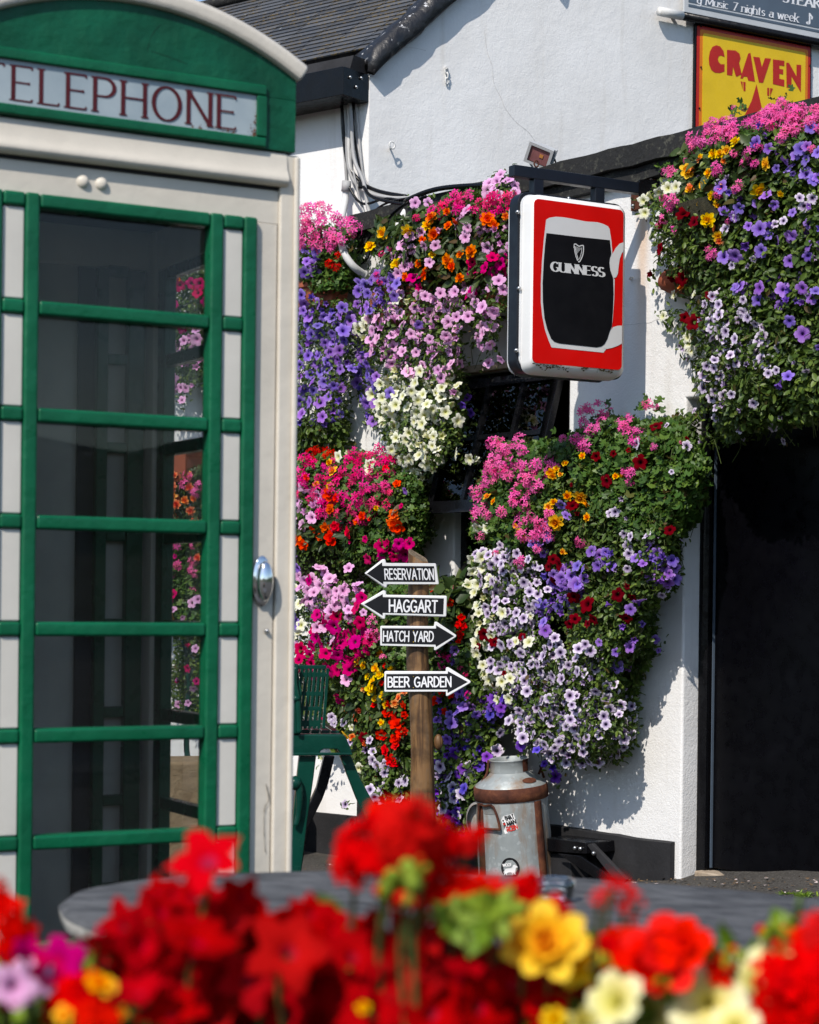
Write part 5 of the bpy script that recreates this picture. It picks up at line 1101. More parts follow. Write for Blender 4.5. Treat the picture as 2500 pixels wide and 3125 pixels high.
def geranium_mesh(seed, n=13, tight=1.0):
    """an umbel: florets of five narrow petals on a loose half ball, radius about 1"""
    rg = random.Random(seed); mb = MB()
    for i in range(n):
        th = math.acos(1 - (i + .5) / n * .95); a = i * 2.39996 + rg.uniform(-.3, .3)
        d = Vector((math.sin(th) * math.cos(a), math.sin(th) * math.sin(a), math.cos(th) * .8 + .15)).normalized(); c = d * (.74 * tight + rg.uniform(-.26, .16))
        d = (d + Vector((rg.uniform(-.4, .4), rg.uniform(-.4, .4), rg.uniform(-.1, .4)))).normalized(); s_ = d.orthogonal().normalized(); t_ = d.cross(s_); r0 = rg.uniform(0, 6.28)
        L = rg.uniform(.42, .54) if n < 20 else rg.uniform(.32, .42)
        for p in range(5):
            b = r0 + p * 2 * math.pi / 5 + rg.uniform(-.15, .15) + (.25 if p > 2 else 0)
            dd = s_ * math.cos(b) + t_ * math.sin(b) + d * .25
            petal(mb, c, dd, d, L * (1.1 if p > 2 else .95), L * (.44 if n < 20 else .6), .12, -.10 + rg.uniform(-.1, .1))
        mb.tube([c, d * .1], .018, 3, cap=False, mi=1)
    return mb
def begonia_mesh(seed, layers=((7, .98, .55, .25), (7, .74, .5, .65), (6, .52, .42, 1.1), (4, .32, .3, 1.6))):
    rg = random.Random(seed); mb = MB()
    for li, (n, L, W, el) in enumerate(layers):
        r0 = rg.uniform(0, 6)
        for p in range(n):
            b = r0 + p * 2 * math.pi / n + rg.uniform(-.12, .12); e = el + rg.uniform(-.15, .15)
            d = Vector((math.cos(b) * math.cos(e), math.sin(b) * math.cos(e), math.sin(e)))
            petal(mb, Vector((0, 0, -.05 + .04 * li)), d, Vector((0, 0, 1)), L * rg.uniform(.88, 1.08), W * rg.uniform(.95, 1.2), .22, .10 - .2 * (li == 0) + rg.uniform(-.08, .08), tip=.86)
    return mb
def bud_mesh(seed):
    rg = random.Random(seed); mb = MB()
    for i in range(9):
        d = Vector((rg.uniform(-1, 1), rg.uniform(-1, 1), rg.uniform(0, 1))).normalized(); mb.ball(d * .62, .28, 7, 5, (1, 1, 1.35), mi=i % 3 == 0)
        mb.tube([d * .55, Vector((0, 0, -.5))], .05, 4, cap=False, mi=0)
    return mb
PET = [petunia_mesh(s, st) for s, st in ((1, 0), (2, .05), (3, .1), (4, 0), (5, .15), (6, .25), (7, .1))] + [halfopen_mesh(1), halfopen_mesh(2)]; STAR = [petunia_mesh(s + 20, .42) for s in range(5)] + [halfopen_mesh(5)]; SHARP = [petunia_mesh(s + 40, st) for s, st in ((0, .8), (1, .6), (2, .7), (3, .45), (4, .75), (5, .3))]
GER = [geranium_mesh(s, n) for s, n in ((1, 8), (2, 10), (3, 7), (4, 9), (5, 11))]; GERF = [geranium_mesh(s, 5) for s in (8, 9)]; GERT = [geranium_mesh(s, 26, .95) for s in (14, 15)]
BEG = [begonia_mesh(s) for s in (1, 2, 3)]; BEGO = [begonia_mesh(s, ((5, 1, .7, .2), (5, .7, .6, .7), (3, .35, .4, 1.2))) for s in (5, 6)]
BUD = [bud_mesh(1), bud_mesh(2)]
FM = {'petunia': PET, 'star': STAR, 'sharpstar': SHARP, 'geranium': GER, 'loosegeranium': GERF, 'fullgeranium': GERT, 'begonia': BEG, 'openbegonia': BEGO, 'bud': BUD}
PC = {  # petal colours
 'palepink': petal_mat('pale_pink_petal', (232, 168, 218), (125, 40, 110), (240, 190, 230), .10, .38, .3),
 'violet': petal_mat('violet_petal', (136, 98, 200), (58, 28, 110), (168, 136, 220), .10, .36, .35, .3, .16),
 'deepviolet': petal_mat('deep_violet_petal', (106, 62, 188), (50, 18, 100), (138, 98, 210), .1, .4, .35, .3, .18),
 'magenta': petal_mat('magenta_petal', (206, 0, 108), (66, 0, 36), None, .14, .36, .2, .3, .12),
 'cream': petal_mat('cream_petal', (240, 240, 212), (205, 205, 105), (246, 246, 232), .10, .55, .3, .3, .05),
 'lilac': petal_mat('veined_lilac_petal', (204, 184, 220), (40, 18, 72), (236, 228, 240), .22, .56, .6, .25, .08),
 'crimson': petal_mat('dark_crimson_petal', (112, 0, 18), (22, 0, 6), None, .16, .5, .2, .3, .16, .002),
 'pinkger': petal_mat('pink_geranium_petal', (244, 108, 178), (236, 80, 150), None, .1, .5, .2, .3, .08),
 'hotger': petal_mat('hot_pink_geranium_petal', (240, 62, 140), (225, 20, 100), None, .1, .5, .2, .3, .10),
 'redger': petal_mat('scarlet_geranium_petal', (226, 8, 3), (190, 0, 2), None, .1, .5, .15, .3, .09, .0012),
 'yellow': petal_mat('yellow_begonia_petal', (252, 206, 26), (250, 186, 16), (254, 222, 70), .1, .5, .2, .32, .08),
 'gold': petal_mat('gold_begonia_petal', (250, 178, 28), (240, 110, 10), (252, 205, 60), .1, .5, .2, .32, .1),
 'orange': petal_mat('orange_begonia_petal', (255, 112, 6), (235, 66, 0), (255, 140, 20), .1, .5, .2, .32, .1),
 'fire': petal_mat('orange_red_begonia_petal', (250, 62, 6), (225, 30, 0), None, .1, .5, .2, .32, .12),
 'peach': petal_mat('peach_begonia_petal', (250, 152, 88), (240, 90, 40), (252, 180, 120), .1, .6, .2, .32, .12),
 'redbeg': petal_mat('red_begonia_petal', (240, 26, 10), (210, 8, 2), None, .1, .5, .2, .32, .1, .003),
 'starred': petal_mat('red_star_petal', (188, 2, 10), (205, 50, 90), (164, 0, 8), .05, .24, .12, .3, .13, .0012),
 'pinkred': petal_mat('pinkish_red_petal', (214, 2, 14), (235, 90, 140), None, .06, .30, .12, .3, .06, .001),
 'lemon': petal_mat('pale_lemon_petal', (238, 228, 150), (214, 200, 70), (244, 240, 196), .10, .55, .3, .3, .05),
 'bud': petal_mat('pale_green_bud', (150, 165, 60), (120, 140, 40), None, .1, .5, .2, .3, .1),
}
MESHES = {}
def flower_mesh(kind, colour, i):
    k = (kind, colour, i % len(FM[kind]))
    if k not in MESHES:
        mats = [PC[colour], PC['redger'] if kind == 'bud' else MAT['stem']]; MESHES[k] = FM[kind][k[2]].mesh('flower', mats, smooth=True)
    return MESHES[k]
# ---- leaves: one mesh per plant, thousands of small bent blades
LEAFP = {'oval': [(0, .05), (.25, .62), (.55, .95), (.8, .7), (1, .06)], 'long': [(0, .05), (.3, .5), (.6, .55), (.85, .35), (1, .03)], 'point': [(0, .3), (.2, .95), (.5, .85), (.8, .45), (1, .02)]}
def leaf_into(V, Fc, c, d, up, L, W, kind, rg):
    d = d.normalized(); s_ = d.cross(up); s_ = s_.normalized() if s_.length > 1e-4 else d.orthogonal().normalized(); u = s_.cross(d)
    k = len(V)
    if kind == 'lobed':
        V.append(c); n = 10
        for i in range(n + 1):
            a = -2.6 + 5.2 * i / n; r = L * .58 * (1 if i % 2 else .72) * (1 - .1 * abs(a) / 2.6)
            V.append(c + (d * math.cos(a) + s_ * math.sin(a)) * r + u * (.14 * L * (1 if i % 2 else -.3) + rg.uniform(-.03, .03) * L))
        Fc += [(k, k + i + 1, k + i + 2) for i in range(n)]
    else:
        bend = rg.uniform(-.5, .05)
        for t, wd in LEAFP[kind]:
            p = c + d * (L * t) + u * (bend * L * t * t)
            for x in (-1, 0, 1): V.append(p + s_ * (x * W / 2 * wd) + u * (.16 * W * abs(x)))
        m = len(LEAFP[kind]); Fc += [(k + i * 3 + j, k + i * 3 + j + 1, k + i * 3 + j + 4, k + i * 3 + j + 3) for i in range(m - 1) for j in range(2)]
def inpoly(x, y, p):
    r = False; j = len(p) - 1
    for i in range(len(p)):
        if (p[i][1] > y) != (p[j][1] > y) and x < (p[j][0] - p[i][0]) * (y - p[i][1]) / (p[j][1] - p[i][1]) + p[i][0]: r = not r
        j = i
    return r
def edged(x, y, p):
    best = 1e9; q = Vector((x, y))
    for i in range(len(p)):
        a, b = Vector(p[i]), Vector(p[(i + 1) % len(p)]); ab = b - a; t = min(max((q - a).dot(ab) / max(ab.length_squared, 1e-9), 0), 1); best = min(best, (a + ab * t - q).length)
    return best
def area(p): return abs(sum(p[i][0] * p[(i + 1) % len(p)][1] - p[(i + 1) % len(p)][0] * p[i][1] for i in range(len(p)))) / 2
SUNV = -SUN
class Mass:        # one swelling bank of planting, held away from its wall
    def __init__(s, outline, b0, b1, W): s.o, s.b0, s.b1, s.W = outline, b0, b1, W
    def b(s, x, y):
        if not inpoly(x, y, s.o): return s.b0
        t = min(1, edged(x, y, s.o) / s.W); return s.b0 + (s.b1 - s.b0) * math.sqrt(max(0, 1 - (1 - t) ** 2)) + .03 * noise.noise((x / 60, y / 60, 3))
    def pt(s, x, y, k=1.0): return wallpt(x, y, s.b(x, y) * k)
    def normal(s, x, y):
        h = 12; a, b, c = s.pt(x, y), s.pt(x + h, y), s.pt(x, y + h); n = (c - a).cross(b - a)
        n = n.normalized() if n.length > 1e-9 else ANNEX.n
        return n if n.dot(ray(x, y)) < 0 else -n
GROUPS = {'petunia': 'petunias planted along the pub wall', 'geranium': 'geraniums planted along the pub wall', 'begonia': 'begonias planted along the pub wall', 'foliage plant': 'leafy trailing plants on the pub wall'}
NF = [0]; DENSE = {'lilac': 1.0, 'violet': 1.13, 'palepink': .92, 'cream': .96, 'deepviolet': .98, 'pinkger': .96, 'hotger': .96, 'magenta': .88}
def scatter(poly, gap, n, rg, jit=.0):
    x0, x1 = min(p[0] for p in poly), max(p[0] for p in poly); y0, y1 = min(p[1] for p in poly), max(p[1] for p in poly); out = []; off = rg.uniform(0, 90) if n > 3 else 500
    for _ in range(n * 60):
        if len(out) >= n: break
        x, y = rg.uniform(x0, x1), rg.uniform(y0, y1)
        if not inpoly(x, y, poly): continue
        if noise.noise((x / 52, y / 52, off)) < -.42 + .14 * rg.random(): continue          # blooms come in drifts with leafy gaps between
        g = gap * rg.uniform(.65, 1.15)
        if all((x - a) ** 2 + (y - b) ** 2 > g * g for a, b in out): out.append((x, y))
    return out
def plant(name, label, cat, mass, kind, colour, polys=(), gap=30, size=19, pts=(), leaf='oval', leafmat='leafA', leaves=1.0, leafsize=(.026, .015), group=None, seed=None, face=(.75, .45, .22), grow=16, cap=100, leafpoly=None, stems=0):
    """one plant: an Empty where it is rooted, its foliage, and every bloom a child of its own. size: bloom radius in photo pixels"""
    rg = random.Random(seed if seed is not None else sum(ord(c) for c in label)); polys = [list(p) for p in polys]
    spots = list(pts)
    tot = sum(area(p) for p in polys) or 1
    for p in polys: spots += scatter(p, gap * DENSE.get(colour, 1.06), max(4, round(max(cap - len(pts), 6) * area(p) / tot)), rg)
    allp = [q for p in polys for q in p] + [q[:2] for q in pts] or [q for p in (leafpoly or []) for q in p]
    mx = sum(q[0] for q in allp) / len(allp); my = sum(q[1] for q in allp) / len(allp)
    root = thing(name, label, cat, mass.pt(mx, my, .35), group or GROUPS.get(cat))
    base = root.location.copy()
    # foliage
    V, Fc = [], []; lp = [list(p) for p in (leafpoly or polys)]; nl = 0
    for p in lp:
        x0, x1 = min(q[0] for q in p) - grow, max(q[0] for q in p) + grow; y0, y1 = min(q[1] for q in p) - grow, max(q[1] for q in p) + grow
        cnt = int(area(p) / 100 * leaves * 3.4)
        for _ in range(cnt * 3):
            if cnt <= 0: break
            x, y = rg.uniform(x0, x1), rg.uniform(y0, y1); ins = inpoly(x, y, p)
            if not ins:
                if edged(x, y, p) > grow * rg.random() ** 1.5: continue
            cnt -= 1; k = 1 - rg.random() ** 1.6 * .85
            if not ins: k *= .8
            c = mass.pt(x, y, k * rg.uniform(.93, 1.0)); n = mass.normal(x, y) if rg.random() < .3 else ANNEX.n
            up = (n * .8 + Vector((0, 0, .55)) + Vector((rg.gauss(0, .45), rg.gauss(0, .45), rg.gauss(0, .45)))).normalized()
            d = Vector((rg.gauss(0, 1), rg.gauss(0, 1), rg.gauss(-.25, .8))); d = d - up * d.dot(up) * .8; s_ = rg.uniform(.65, 1.25)
            leaf_into(V, Fc, c, d, up, leafsize[0] * s_, leafsize[1] * s_, leaf, rg); nl += 1
    for x, y in [q[:2] for q in pts]:
        for _ in range(int(9 * leaves)):
            xx, yy = x + rg.gauss(0, size * .8), y + rg.gauss(0, size * .8); up = (ANNEX.n + Vector((rg.gauss(0, .4), rg.gauss(0, .4), .6 + rg.gauss(0, .4)))).normalized()
            leaf_into(V, Fc, mass.pt(xx, yy, rg.uniform(.6, .9)), Vector((rg.gauss(0, 1), rg.gauss(0, 1), rg.gauss(-.2, .8))), up, leafsize[0], leafsize[1], leaf, rg)
    if V:
        me = bpy.data.meshes.new('foliage'); me.from_pydata([tuple(v - base) for v in V], [], Fc); me.materials.append(MAT[leafmat]); me.polygons.foreach_set('use_smooth', [True] * len(Fc)); link(bpy.data.objects.new('foliage', me), root)
    bpy.context.view_layer.update() if False else None
    if stems:
        m = MB(); nv = len(me.vertices) if V else 0
        for _ in range(stems):
            p = rg.choice(lp); x, y = (scatter(p, 1, 1, rg) or scatter(p, 1, 3, rg) or [p[0]])[0]; a = mass.pt(x, y, .7); m.tube(smooth_path([a, mass.pt(x + rg.uniform(-20, 20), y + rg.uniform(10, 40), 1.0), mass.pt(x + rg.uniform(-40, 40), y + rg.uniform(40, 90), .9)], 4), .0016, 4, cap=False)
        if V:
            fo = root.children[0]; me2 = bpy.data.meshes.new('foliage'); nf = len(Fc)
            me2.from_pydata([tuple(v - base) for v in V + m.v], [], Fc + [tuple(i + len(V) for i in f) for f in m.f]); me2.materials.append(MAT[leafmat]); me2.materials.append(MAT['stem'])
            me2.polygons.foreach_set('material_index', [0] * nf + [1] * len(m.f)); me2.polygons.foreach_set('use_smooth', [True] * (nf + len(m.f))); fo.data = me2
    for i, q in enumerate(spots):
        x, y = q[:2]; r = (q[2] if len(q) > 2 else size * rg.uniform(.82, 1.14))
        c = mass.pt(x, y, rg.uniform(.84, 1.04) if len(q) < 3 else 1.0); dist = c.y; n = mass.normal(x, y); toc = (Vector((0, 0, CZ)) - c).normalized()
        f = (n * face[0] * .5 + ANNEX.n * face[0] * .4 + toc * face[1] + SUNV * face[2] + Vector((rg.gauss(0, .42), rg.gauss(0, .42), rg.gauss(-.08, .42)))).normalized()
        rad = r / F * dist
        o = bpy.data.objects.new('flower', flower_mesh(kind, colour, rg.randrange(50))); link(o, root)
        o.location = c - base + f * rad * .3; o.rotation_euler = (f.to_track_quat('Z', 'Y') @ Quaternion((0, 0, 1), rg.uniform(0, 6.28))).to_euler(); s_ = rad * rg.uniform(.95, 1.08); o.scale = (s_, s_, s_ * rg.uniform(.8, 1.1)); NF[0] += 1
    return root
# ---------------------------------------------------------------- the plantings along the wall
mA = Mass([(880, 625), (960, 615), (1040, 640), (1100, 690), (1085, 780), (1080, 860), (1110, 960), (1100, 1100), (1060, 1240), (1055, 1390), (880, 1400)], .10, .26, 90)
mB = Mass([(1090, 840), (1150, 760), (1150, 660), (1220, 600), (1400, 570), (1560, 510), (1600, 620), (1600, 900), (1560, 1130), (1420, 1120), (1430, 1300), (1460, 1420), (1300, 1470), (1140, 1400), (1120, 1250), (1090, 1080)], .10, .36, 110)
mC = Mass([(880, 1380), (1000, 1370), (1160, 1370), (1290, 1450), (1320, 1560), (1290, 1720), (1180, 1760), (880, 1760)], .14, .38, 100)
mD = Mass([(880, 1690), (1100, 1690), (1290, 1720), (1290, 2050), (1200, 2200), (1080, 2200), (960, 2060), (880, 2060)], .16, .40, 90)
mE = Mass([(1040, 1980), (1240, 1960), (1260, 1800), (1400, 1760), (1480, 2000), (1520, 2150), (1530, 2560), (1330, 2570), (1230, 2480), (1060, 2500), (1050, 2220)], .16, .36, 80)
mF = Mass([(1430, 1620), (1440, 1500), (1510, 1340), (1640, 1330), (1780, 1250), (1900, 1250), (2080, 1290), (2150, 1420), (2130, 1560), (2080, 1720), (2070, 1790), (1990, 1880), (1990, 1960), (1900, 2060), (1930, 2250), (1840, 2330), (1640, 2380), (1500, 2330), (1430, 2150), (1400, 1950)], .10, .38, 140)
mG = Mass([(1960, 600), (2050, 500), (2110, 400), (2250, 330), (2400, 290), (2620, 300), (2640, 1300), (2400, 1310), (2220, 1340), (2140, 1220), (2080, 1040), (2060, 860), (1990, 820), (1960, 680)], .08, .36, 140)
mI = Mass([(440, 780), (660, 780), (660, 2200), (560, 2200), (480, 1950), (440, 1900)], .2, .34, 60)

P_ = lambda *a: list(a)
# --- A: pot by the booth
plant('ivy_geranium', 'pale pink ivy geranium standing above the terracotta pot beside the booth', 'geranium', mA, 'geranium', 'pinkger', [P_((890, 645), (960, 622), (1015, 640), (1075, 675), (1090, 700), (1050, 735), (1000, 765), (890, 750))], 26, 22, leaf='lobed', leafmat='leafB', leafsize=(.034, .03), cap=34, leaves=.7, leafpoly=[P_((890, 690), (1080, 690), (1100, 790), (1080, 880), (890, 900))])
plant('trailing_petunia', 'violet petunia in the pot just under the pale pink geranium', 'petunia', mA, 'petunia', 'violet', [P_((890, 765), (960, 755), (985, 800), (950, 850), (890, 850))], 26, 18, cap=12, leaves=.8)
plant('zonal_geranium', 'small scarlet geranium in the terracotta pot beside the conduit pipe', 'geranium', mA, 'geranium', 'redger', (), 20, 16, pts=[(1005, 808, 17), (1030, 818, 17), (1035, 780, 13)], leaf='lobed', leafmat='leafB', leafsize=(.03, .026), leaves=1.5, leafpoly=[P_((960, 780), (1080, 790), (1090, 880), (960, 890))])
plant('trailing_petunia', 'long violet petunia curtain trailing below the terracotta pot', 'petunia', mA, 'petunia', 'violet', [P_((885, 880), (960, 915), (1060, 935), (1110, 970), (1105, 1080), (1070, 1160), (1060, 1180), (885, 1190)), P_((885, 1190), (1050, 1180), (1045, 1290), (885, 1300))], 27, 19, cap=92, leaves=1.0, leafpoly=[P_((885, 870), (960, 905), (1060, 925), (1110, 970), (1105, 1080), (1070, 1160), (1060, 1300), (885, 1320))], stems=14)
plant('trailing_foliage', 'dark green trailing leaves hanging lowest beside the booth', 'foliage plant', mA, 'petunia', 'lilac', (), 30, 15, pts=[(1000, 1367, 16), (905, 1345, 10)], leaves=1.3, leafsize=(.034, .026), leafpoly=[P_((885, 1290), (1050, 1280), (1060, 1340), (1010, 1390), (885, 1400))])
# --- B: the high window box
plant('trailing_petunia', 'pale pink petunias along the top of the window box near the sign', 'petunia', mB, 'petunia', 'palepink', [P_((1470, 560), (1560, 515), (1580, 600), (1520, 620), (1470, 600)), P_((1390, 640), (1460, 640), (1580, 690), (1580, 800), (1500, 770), (1400, 720))], 31, 19, pts=[(1268, 620, 17), (1306, 618, 15)], cap=40, leaves=1.0)
plant('ivy_geranium', 'bright pink geranium across the top of the high window box', 'geranium', mB, 'geranium', 'hotger', [P_((1320, 650), (1370, 600), (1450, 590), (1560, 600), (1560, 660), (1460, 670), (1380, 665))], 27, 22, pts=[(1275, 665, 15), (1192, 755, 12), (1170, 780, 15), (1150, 838, 12), (1160, 860, 11)], cap=26, leaf='lobed', leafmat='leafB', leafsize=(.034, .03), leaves=1.0)
plant('begonia', 'yellow begonia at the left end of the high window box', 'begonia', mB, 'begonia', 'yellow', (), 40, 24, pts=[(1135, 755, 23), (1172, 710, 22), (1245, 700, 25), (1306, 690, 20), (1215, 805, 20), (1205, 812, 15), (1320, 780, 14)], leaf='point', leafmat='leafC', leafsize=(.06, .034), leaves=.8, leafpoly=[P_((1150, 680), (1330, 650), (1330, 790), (1200, 800))])
plant('begonia', 'orange begonia with large double flowers in the high window box', 'begonia', mB, 'begonia', 'orange', (), 40, 24, pts=[(1320, 668, 22), (1328, 715, 24), (1290, 732, 14), (1395, 672, 17), (1370, 690, 15), (1487, 670, 24), (1515, 685, 18), (1445, 770, 25), (1408, 778, 17), (1372, 795, 25), (1385, 812, 20), (1306, 838, 27), (1405, 850, 17), (1280, 805, 14), (1240, 845, 15), (1545, 660, 14), (1362, 648, 14)], leaf='point', leafmat='leafC', leafsize=(.06, .036), leaves=.8, leafpoly=[P_((1300, 640), (1560, 650), (1580, 860), (1280, 870))])
plant('trailing_petunia', 'magenta petunias below the orange begonias in the high window box', 'petunia', mB, 'petunia', 'magenta', [P_((1420, 800), (1500, 785), (1590, 780), (1590, 830), (1490, 850), (1420, 830))], 28, 20, pts=[(1285, 880, 24), (1262, 850, 21), (1530, 805, 22), (1442, 890, 15), (1426, 905, 12)], cap=22, leaves=1.1)
plant('trailing_petunia', 'violet petunias down the left edge of the high window box', 'petunia', mB, 'petunia', 'violet', [P_((1095, 860), (1170, 835), (1230, 840), (1200, 930), (1120, 960), (1085, 930)), P_((1080, 1040), (1130, 1080), (1150, 1180), (1140, 1290), (1105, 1240), (1085, 1150))], 25, 18, pts=[(1192, 1200, 19), (1255, 1183, 17), (1277, 990, 16), (1128, 1282, 17), (1150, 1150, 16)], cap=70, leaves=.9)
plant('trailing_petunia', 'large mass of pale pink petunias spilling from the middle of the window box', 'petunia', mB, 'petunia', 'palepink', [P_((1130, 960), (1200, 890), (1320, 900), (1420, 880), (1450, 920), (1400, 1000), (1420, 1110), (1340, 1160), (1200, 1130), (1110, 1060)), P_((1450, 930), (1520, 950), (1510, 1060), (1450, 1050))], 27, 18.5, pts=[(1506, 945, 17), (1475, 1018, 20), (1492, 1108, 18), (1530, 1095, 15), (1387, 1198, 19), (1345, 700, 17), (1250, 720, 17), (1240, 780, 19), (1330, 750, 17), (1215, 835, 17), (1260, 870, 14), (1145, 915, 18), (1325, 910, 17), (1440, 890, 16)], cap=100, leaves=1.15, stems=10)
plant('trailing_petunia', 'pale pink petunias between the begonias of the window box', 'petunia', mB, 'petunia', 'palepink', [P_((1220, 690), (1300, 700), (1320, 800), (1230, 830), (1190, 800)), P_((1400, 860), (1560, 850), (1570, 930), (1440, 990), (1370, 900))], 31, 18, cap=26, leaves=1.2)
plant('trailing_petunia', 'cream petunia tuft at the left edge above the pink mass', 'petunia', mB, 'star', 'cream', [P_((1085, 960), (1130, 945), (1140, 1000), (1110, 1040), (1080, 1030))], 24, 20, pts=[(1212, 915, 18), (1246, 915, 20)], cap=10, leaves=.9)
plant('trailing_petunia', 'cream white petunias cascading at the bottom of the window box', 'petunia', mB, 'star', 'cream', [P_((1130, 1190), (1210, 1130), (1290, 1130), (1400, 1150), (1390, 1240), (1330, 1290), (1330, 1380), (1200, 1330), (1150, 1270))], 28, 20, pts=[(1395, 1285, 24), (1470, 1408, 18)], cap=58, leaves=1.35, leafpoly=[P_((1130, 1180), (1230, 1120), (1420, 1140), (1410, 1300), (1350, 1420), (1240, 1410), (1150, 1300))], stems=12)
plant('trailing_petunia', 'lowest cream white petunias dangling in front of the open window', 'petunia', mB, 'star', 'cream', [P_((1190, 1340), (1320, 1310), (1350, 1400), (1300, 1460), (1200, 1420)), P_((1110, 1395), (1170, 1385), (1180, 1440), (1120, 1430))], 31, 20, pts=[(1300, 1395, 20), (1348, 1330, 23), (1275, 1330, 20), (1396, 1385, 20), (1436, 1400, 20), (1455, 1405, 14), (1370, 1450, 18), (1250, 1400, 20), (1270, 1440, 19)], cap=34, leaves=1.2, stems=6)
plant('trailing_foliage', 'dark stems and small violet blooms hanging by the window glass', 'foliage plant', mB, 'petunia', 'deepviolet', (), 20, 14, pts=[(1425, 1215, 16), (1438, 1260, 14), (1412, 1235, 14)], leaves=.5, leafpoly=[P_((1400, 1180), (1440, 1190), (1450, 1300), (1410, 1330)), P_((1340, 1420), (1420, 1420), (1460, 1470), (1400, 1500))])
# --- C, D: lower left
plant('zonal_geranium', 'scarlet geranium at the top left of the lower planting', 'geranium', mC, 'geranium', 'redger', [P_((940, 1385), (1010, 1372), (1020, 1405), (950, 1415))], 20, 17, cap=7, leaf='lobed', leafmat='leafB', leafsize=(.032, .028), leaves=1.2)
plant('ivy_geranium', 'hot pink ivy geranium covering the lower left planting', 'geranium', mC, 'geranium', 'hotger', [P_((890, 1400), (1000, 1410), (1080, 1380), (1180, 1370), (1200, 1420), (1180, 1500), (1190, 1560), (1120, 1590), (1060, 1640), (960, 1570), (890, 1500))], 30, 22, pts=[(1180, 1495, 16), (1195, 1500, 15), (1230, 1420, 13)], cap=66, leaf='lobed', leafmat='leafB', leafsize=(.034, .030), leaves=1.3, leafpoly=[P_((890, 1400), (1080, 1380), (1280, 1440), (1310, 1560), (1280, 1700), (1060, 1700), (890, 1560))], stems=10)
plant('trailing_petunia', 'cream petunias growing up through the hot pink geranium', 'petunia', mC, 'star', 'cream', (), 30, 19, pts=[(1035, 1395, 20), (1065, 1385, 16), (1125, 1420, 20), (1140, 1415, 17), (1128, 1438, 16), (1200, 1395, 20), (1245, 1430, 19), (1265, 1445, 16), (1275, 1425, 19)], leaves=1)
plant('trailing_petunia', 'pale pink petunia tuft against the booth beside the orange begonias', 'petunia', mC, 'petunia', 'palepink', [P_((890, 1500), (940, 1480), (980, 1510), (970, 1590), (900, 1630)),], 30, 20, cap=13, leaves=.9)
plant('begonia', 'orange red begonia in the middle of the hot pink geranium', 'begonia', mC, 'openbegonia', 'fire', (), 36, 22, pts=[(1005, 1510, 23), (1030, 1520, 16), (965, 1610, 20), (995, 1608, 18), (1025, 1605, 18), (1015, 1645, 24), (910, 1650, 26), (930, 1660, 20), (1070, 1625, 22), (1090, 1590, 14), (975, 1640, 13), (1205, 1575, 22), (1215, 1605, 26), (1200, 1600, 18), (1108, 1575, 16), (1190, 1590, 13), (1178, 1430, 12), (1212, 1478, 14), (938, 1455, 14), (1010, 1555, 16), (1130, 1585, 9)], leaf='point', leafmat='leafC', leafsize=(.06, .034), leaves=.9, leafpoly=[P_((900, 1570), (1090, 1560), (1100, 1660), (900, 1680)), P_((1130, 1520), (1250, 1540), (1240, 1620), (1140, 1600))])
plant('begonia', 'gold and peach begonia near the top of the lower left planting', 'begonia', mC, 'begonia', 'gold', (), 30, 18, pts=[(1020, 1440, 18), (1008, 1412, 13), (1008, 1482, 14), (965, 1480, 12), (1150, 1550, 10)], leaf='point', leafmat='leafC', leaves=1)
plant('trailing_petunia', 'magenta petunias just above the top of the wooden signpost', 'petunia', mC, 'petunia', 'magenta', [P_((1140, 1660), (1200, 1645), (1270, 1640), (1275, 1680), (1215, 1710), (1130, 1720))], 28, 20, pts=[(1165, 1668, 23), (1250, 1660, 20), (1212, 1668, 19), (1125, 1705, 19), (1204, 1700, 17), (1115, 1645, 11), (1070, 1655, 9), (1225, 1545, 9), (1185, 1655, 12)], cap=15, leaves=1)
plant('trailing_foliage', 'dark leafy gap under the hot pink geranium with dry brown heads', 'foliage plant', mC, 'petunia', 'violet', (), 20, 14, pts=[(912, 1735, 20), (895, 1690, 15), (1238, 1498, 12), (1322, 1522, 10)], leaves=1.5, leafsize=(.024, .013), leafpoly=[P_((890, 1660), (1130, 1660), (1250, 1710), (1230, 1790), (1050, 1790), (890, 1790)), P_((1190, 1450), (1300, 1470), (1320, 1640), (1240, 1640))])
plant('trailing_petunia', 'pale pink petunia bank left of the wooden signpost', 'petunia', mD, 'petunia', 'palepink', [P_((915, 1760), (980, 1730), (1020, 1760), (1080, 1770), (1110, 1810), (1080, 1860), (1060, 1890), (980, 1920), (930, 1900), (910, 1830))], 28, 19, pts=[(1065, 1735, 18), (1090, 1800, 19), (1110, 1870, 13), (1017, 1957, 19), (1058, 2075, 21), (1115, 1845, 15), (1025, 2000, 15), (905, 1970, 15)], cap=46, leaves=1)
plant('trailing_petunia', 'magenta petunia bank above the green bench', 'petunia', mD, 'petunia', 'magenta', [P_((960, 1870), (1060, 1860), (1110, 1900), (1140, 1960), (1140, 2010), (1060, 2060), (990, 2060), (890, 2050), (890, 1990), (960, 1950))], 30, 22, pts=[(945, 1775, 20), (1105, 1825, 20), (1090, 1855, 22), (1085, 1960, 24), (1020, 1910, 24), (995, 1905, 24), (1070, 2010, 24), (1030, 2045, 22), (985, 2085, 18), (1035, 2120, 20), (1045, 2140, 21), (1100, 1900, 20), (1120, 1985, 18), (1000, 2030, 20)], cap=48, leaves=1)
plant('trailing_petunia', 'cream petunias along the booth edge beside the pale pink bank', 'petunia', mD, 'star', 'cream', [P_((890, 1790), (920, 1800), (925, 1900), (910, 1960), (890, 1960))], 26, 18, pts=[(922, 2063, 17), (915, 1845, 17)], cap=9, leaves=.9)
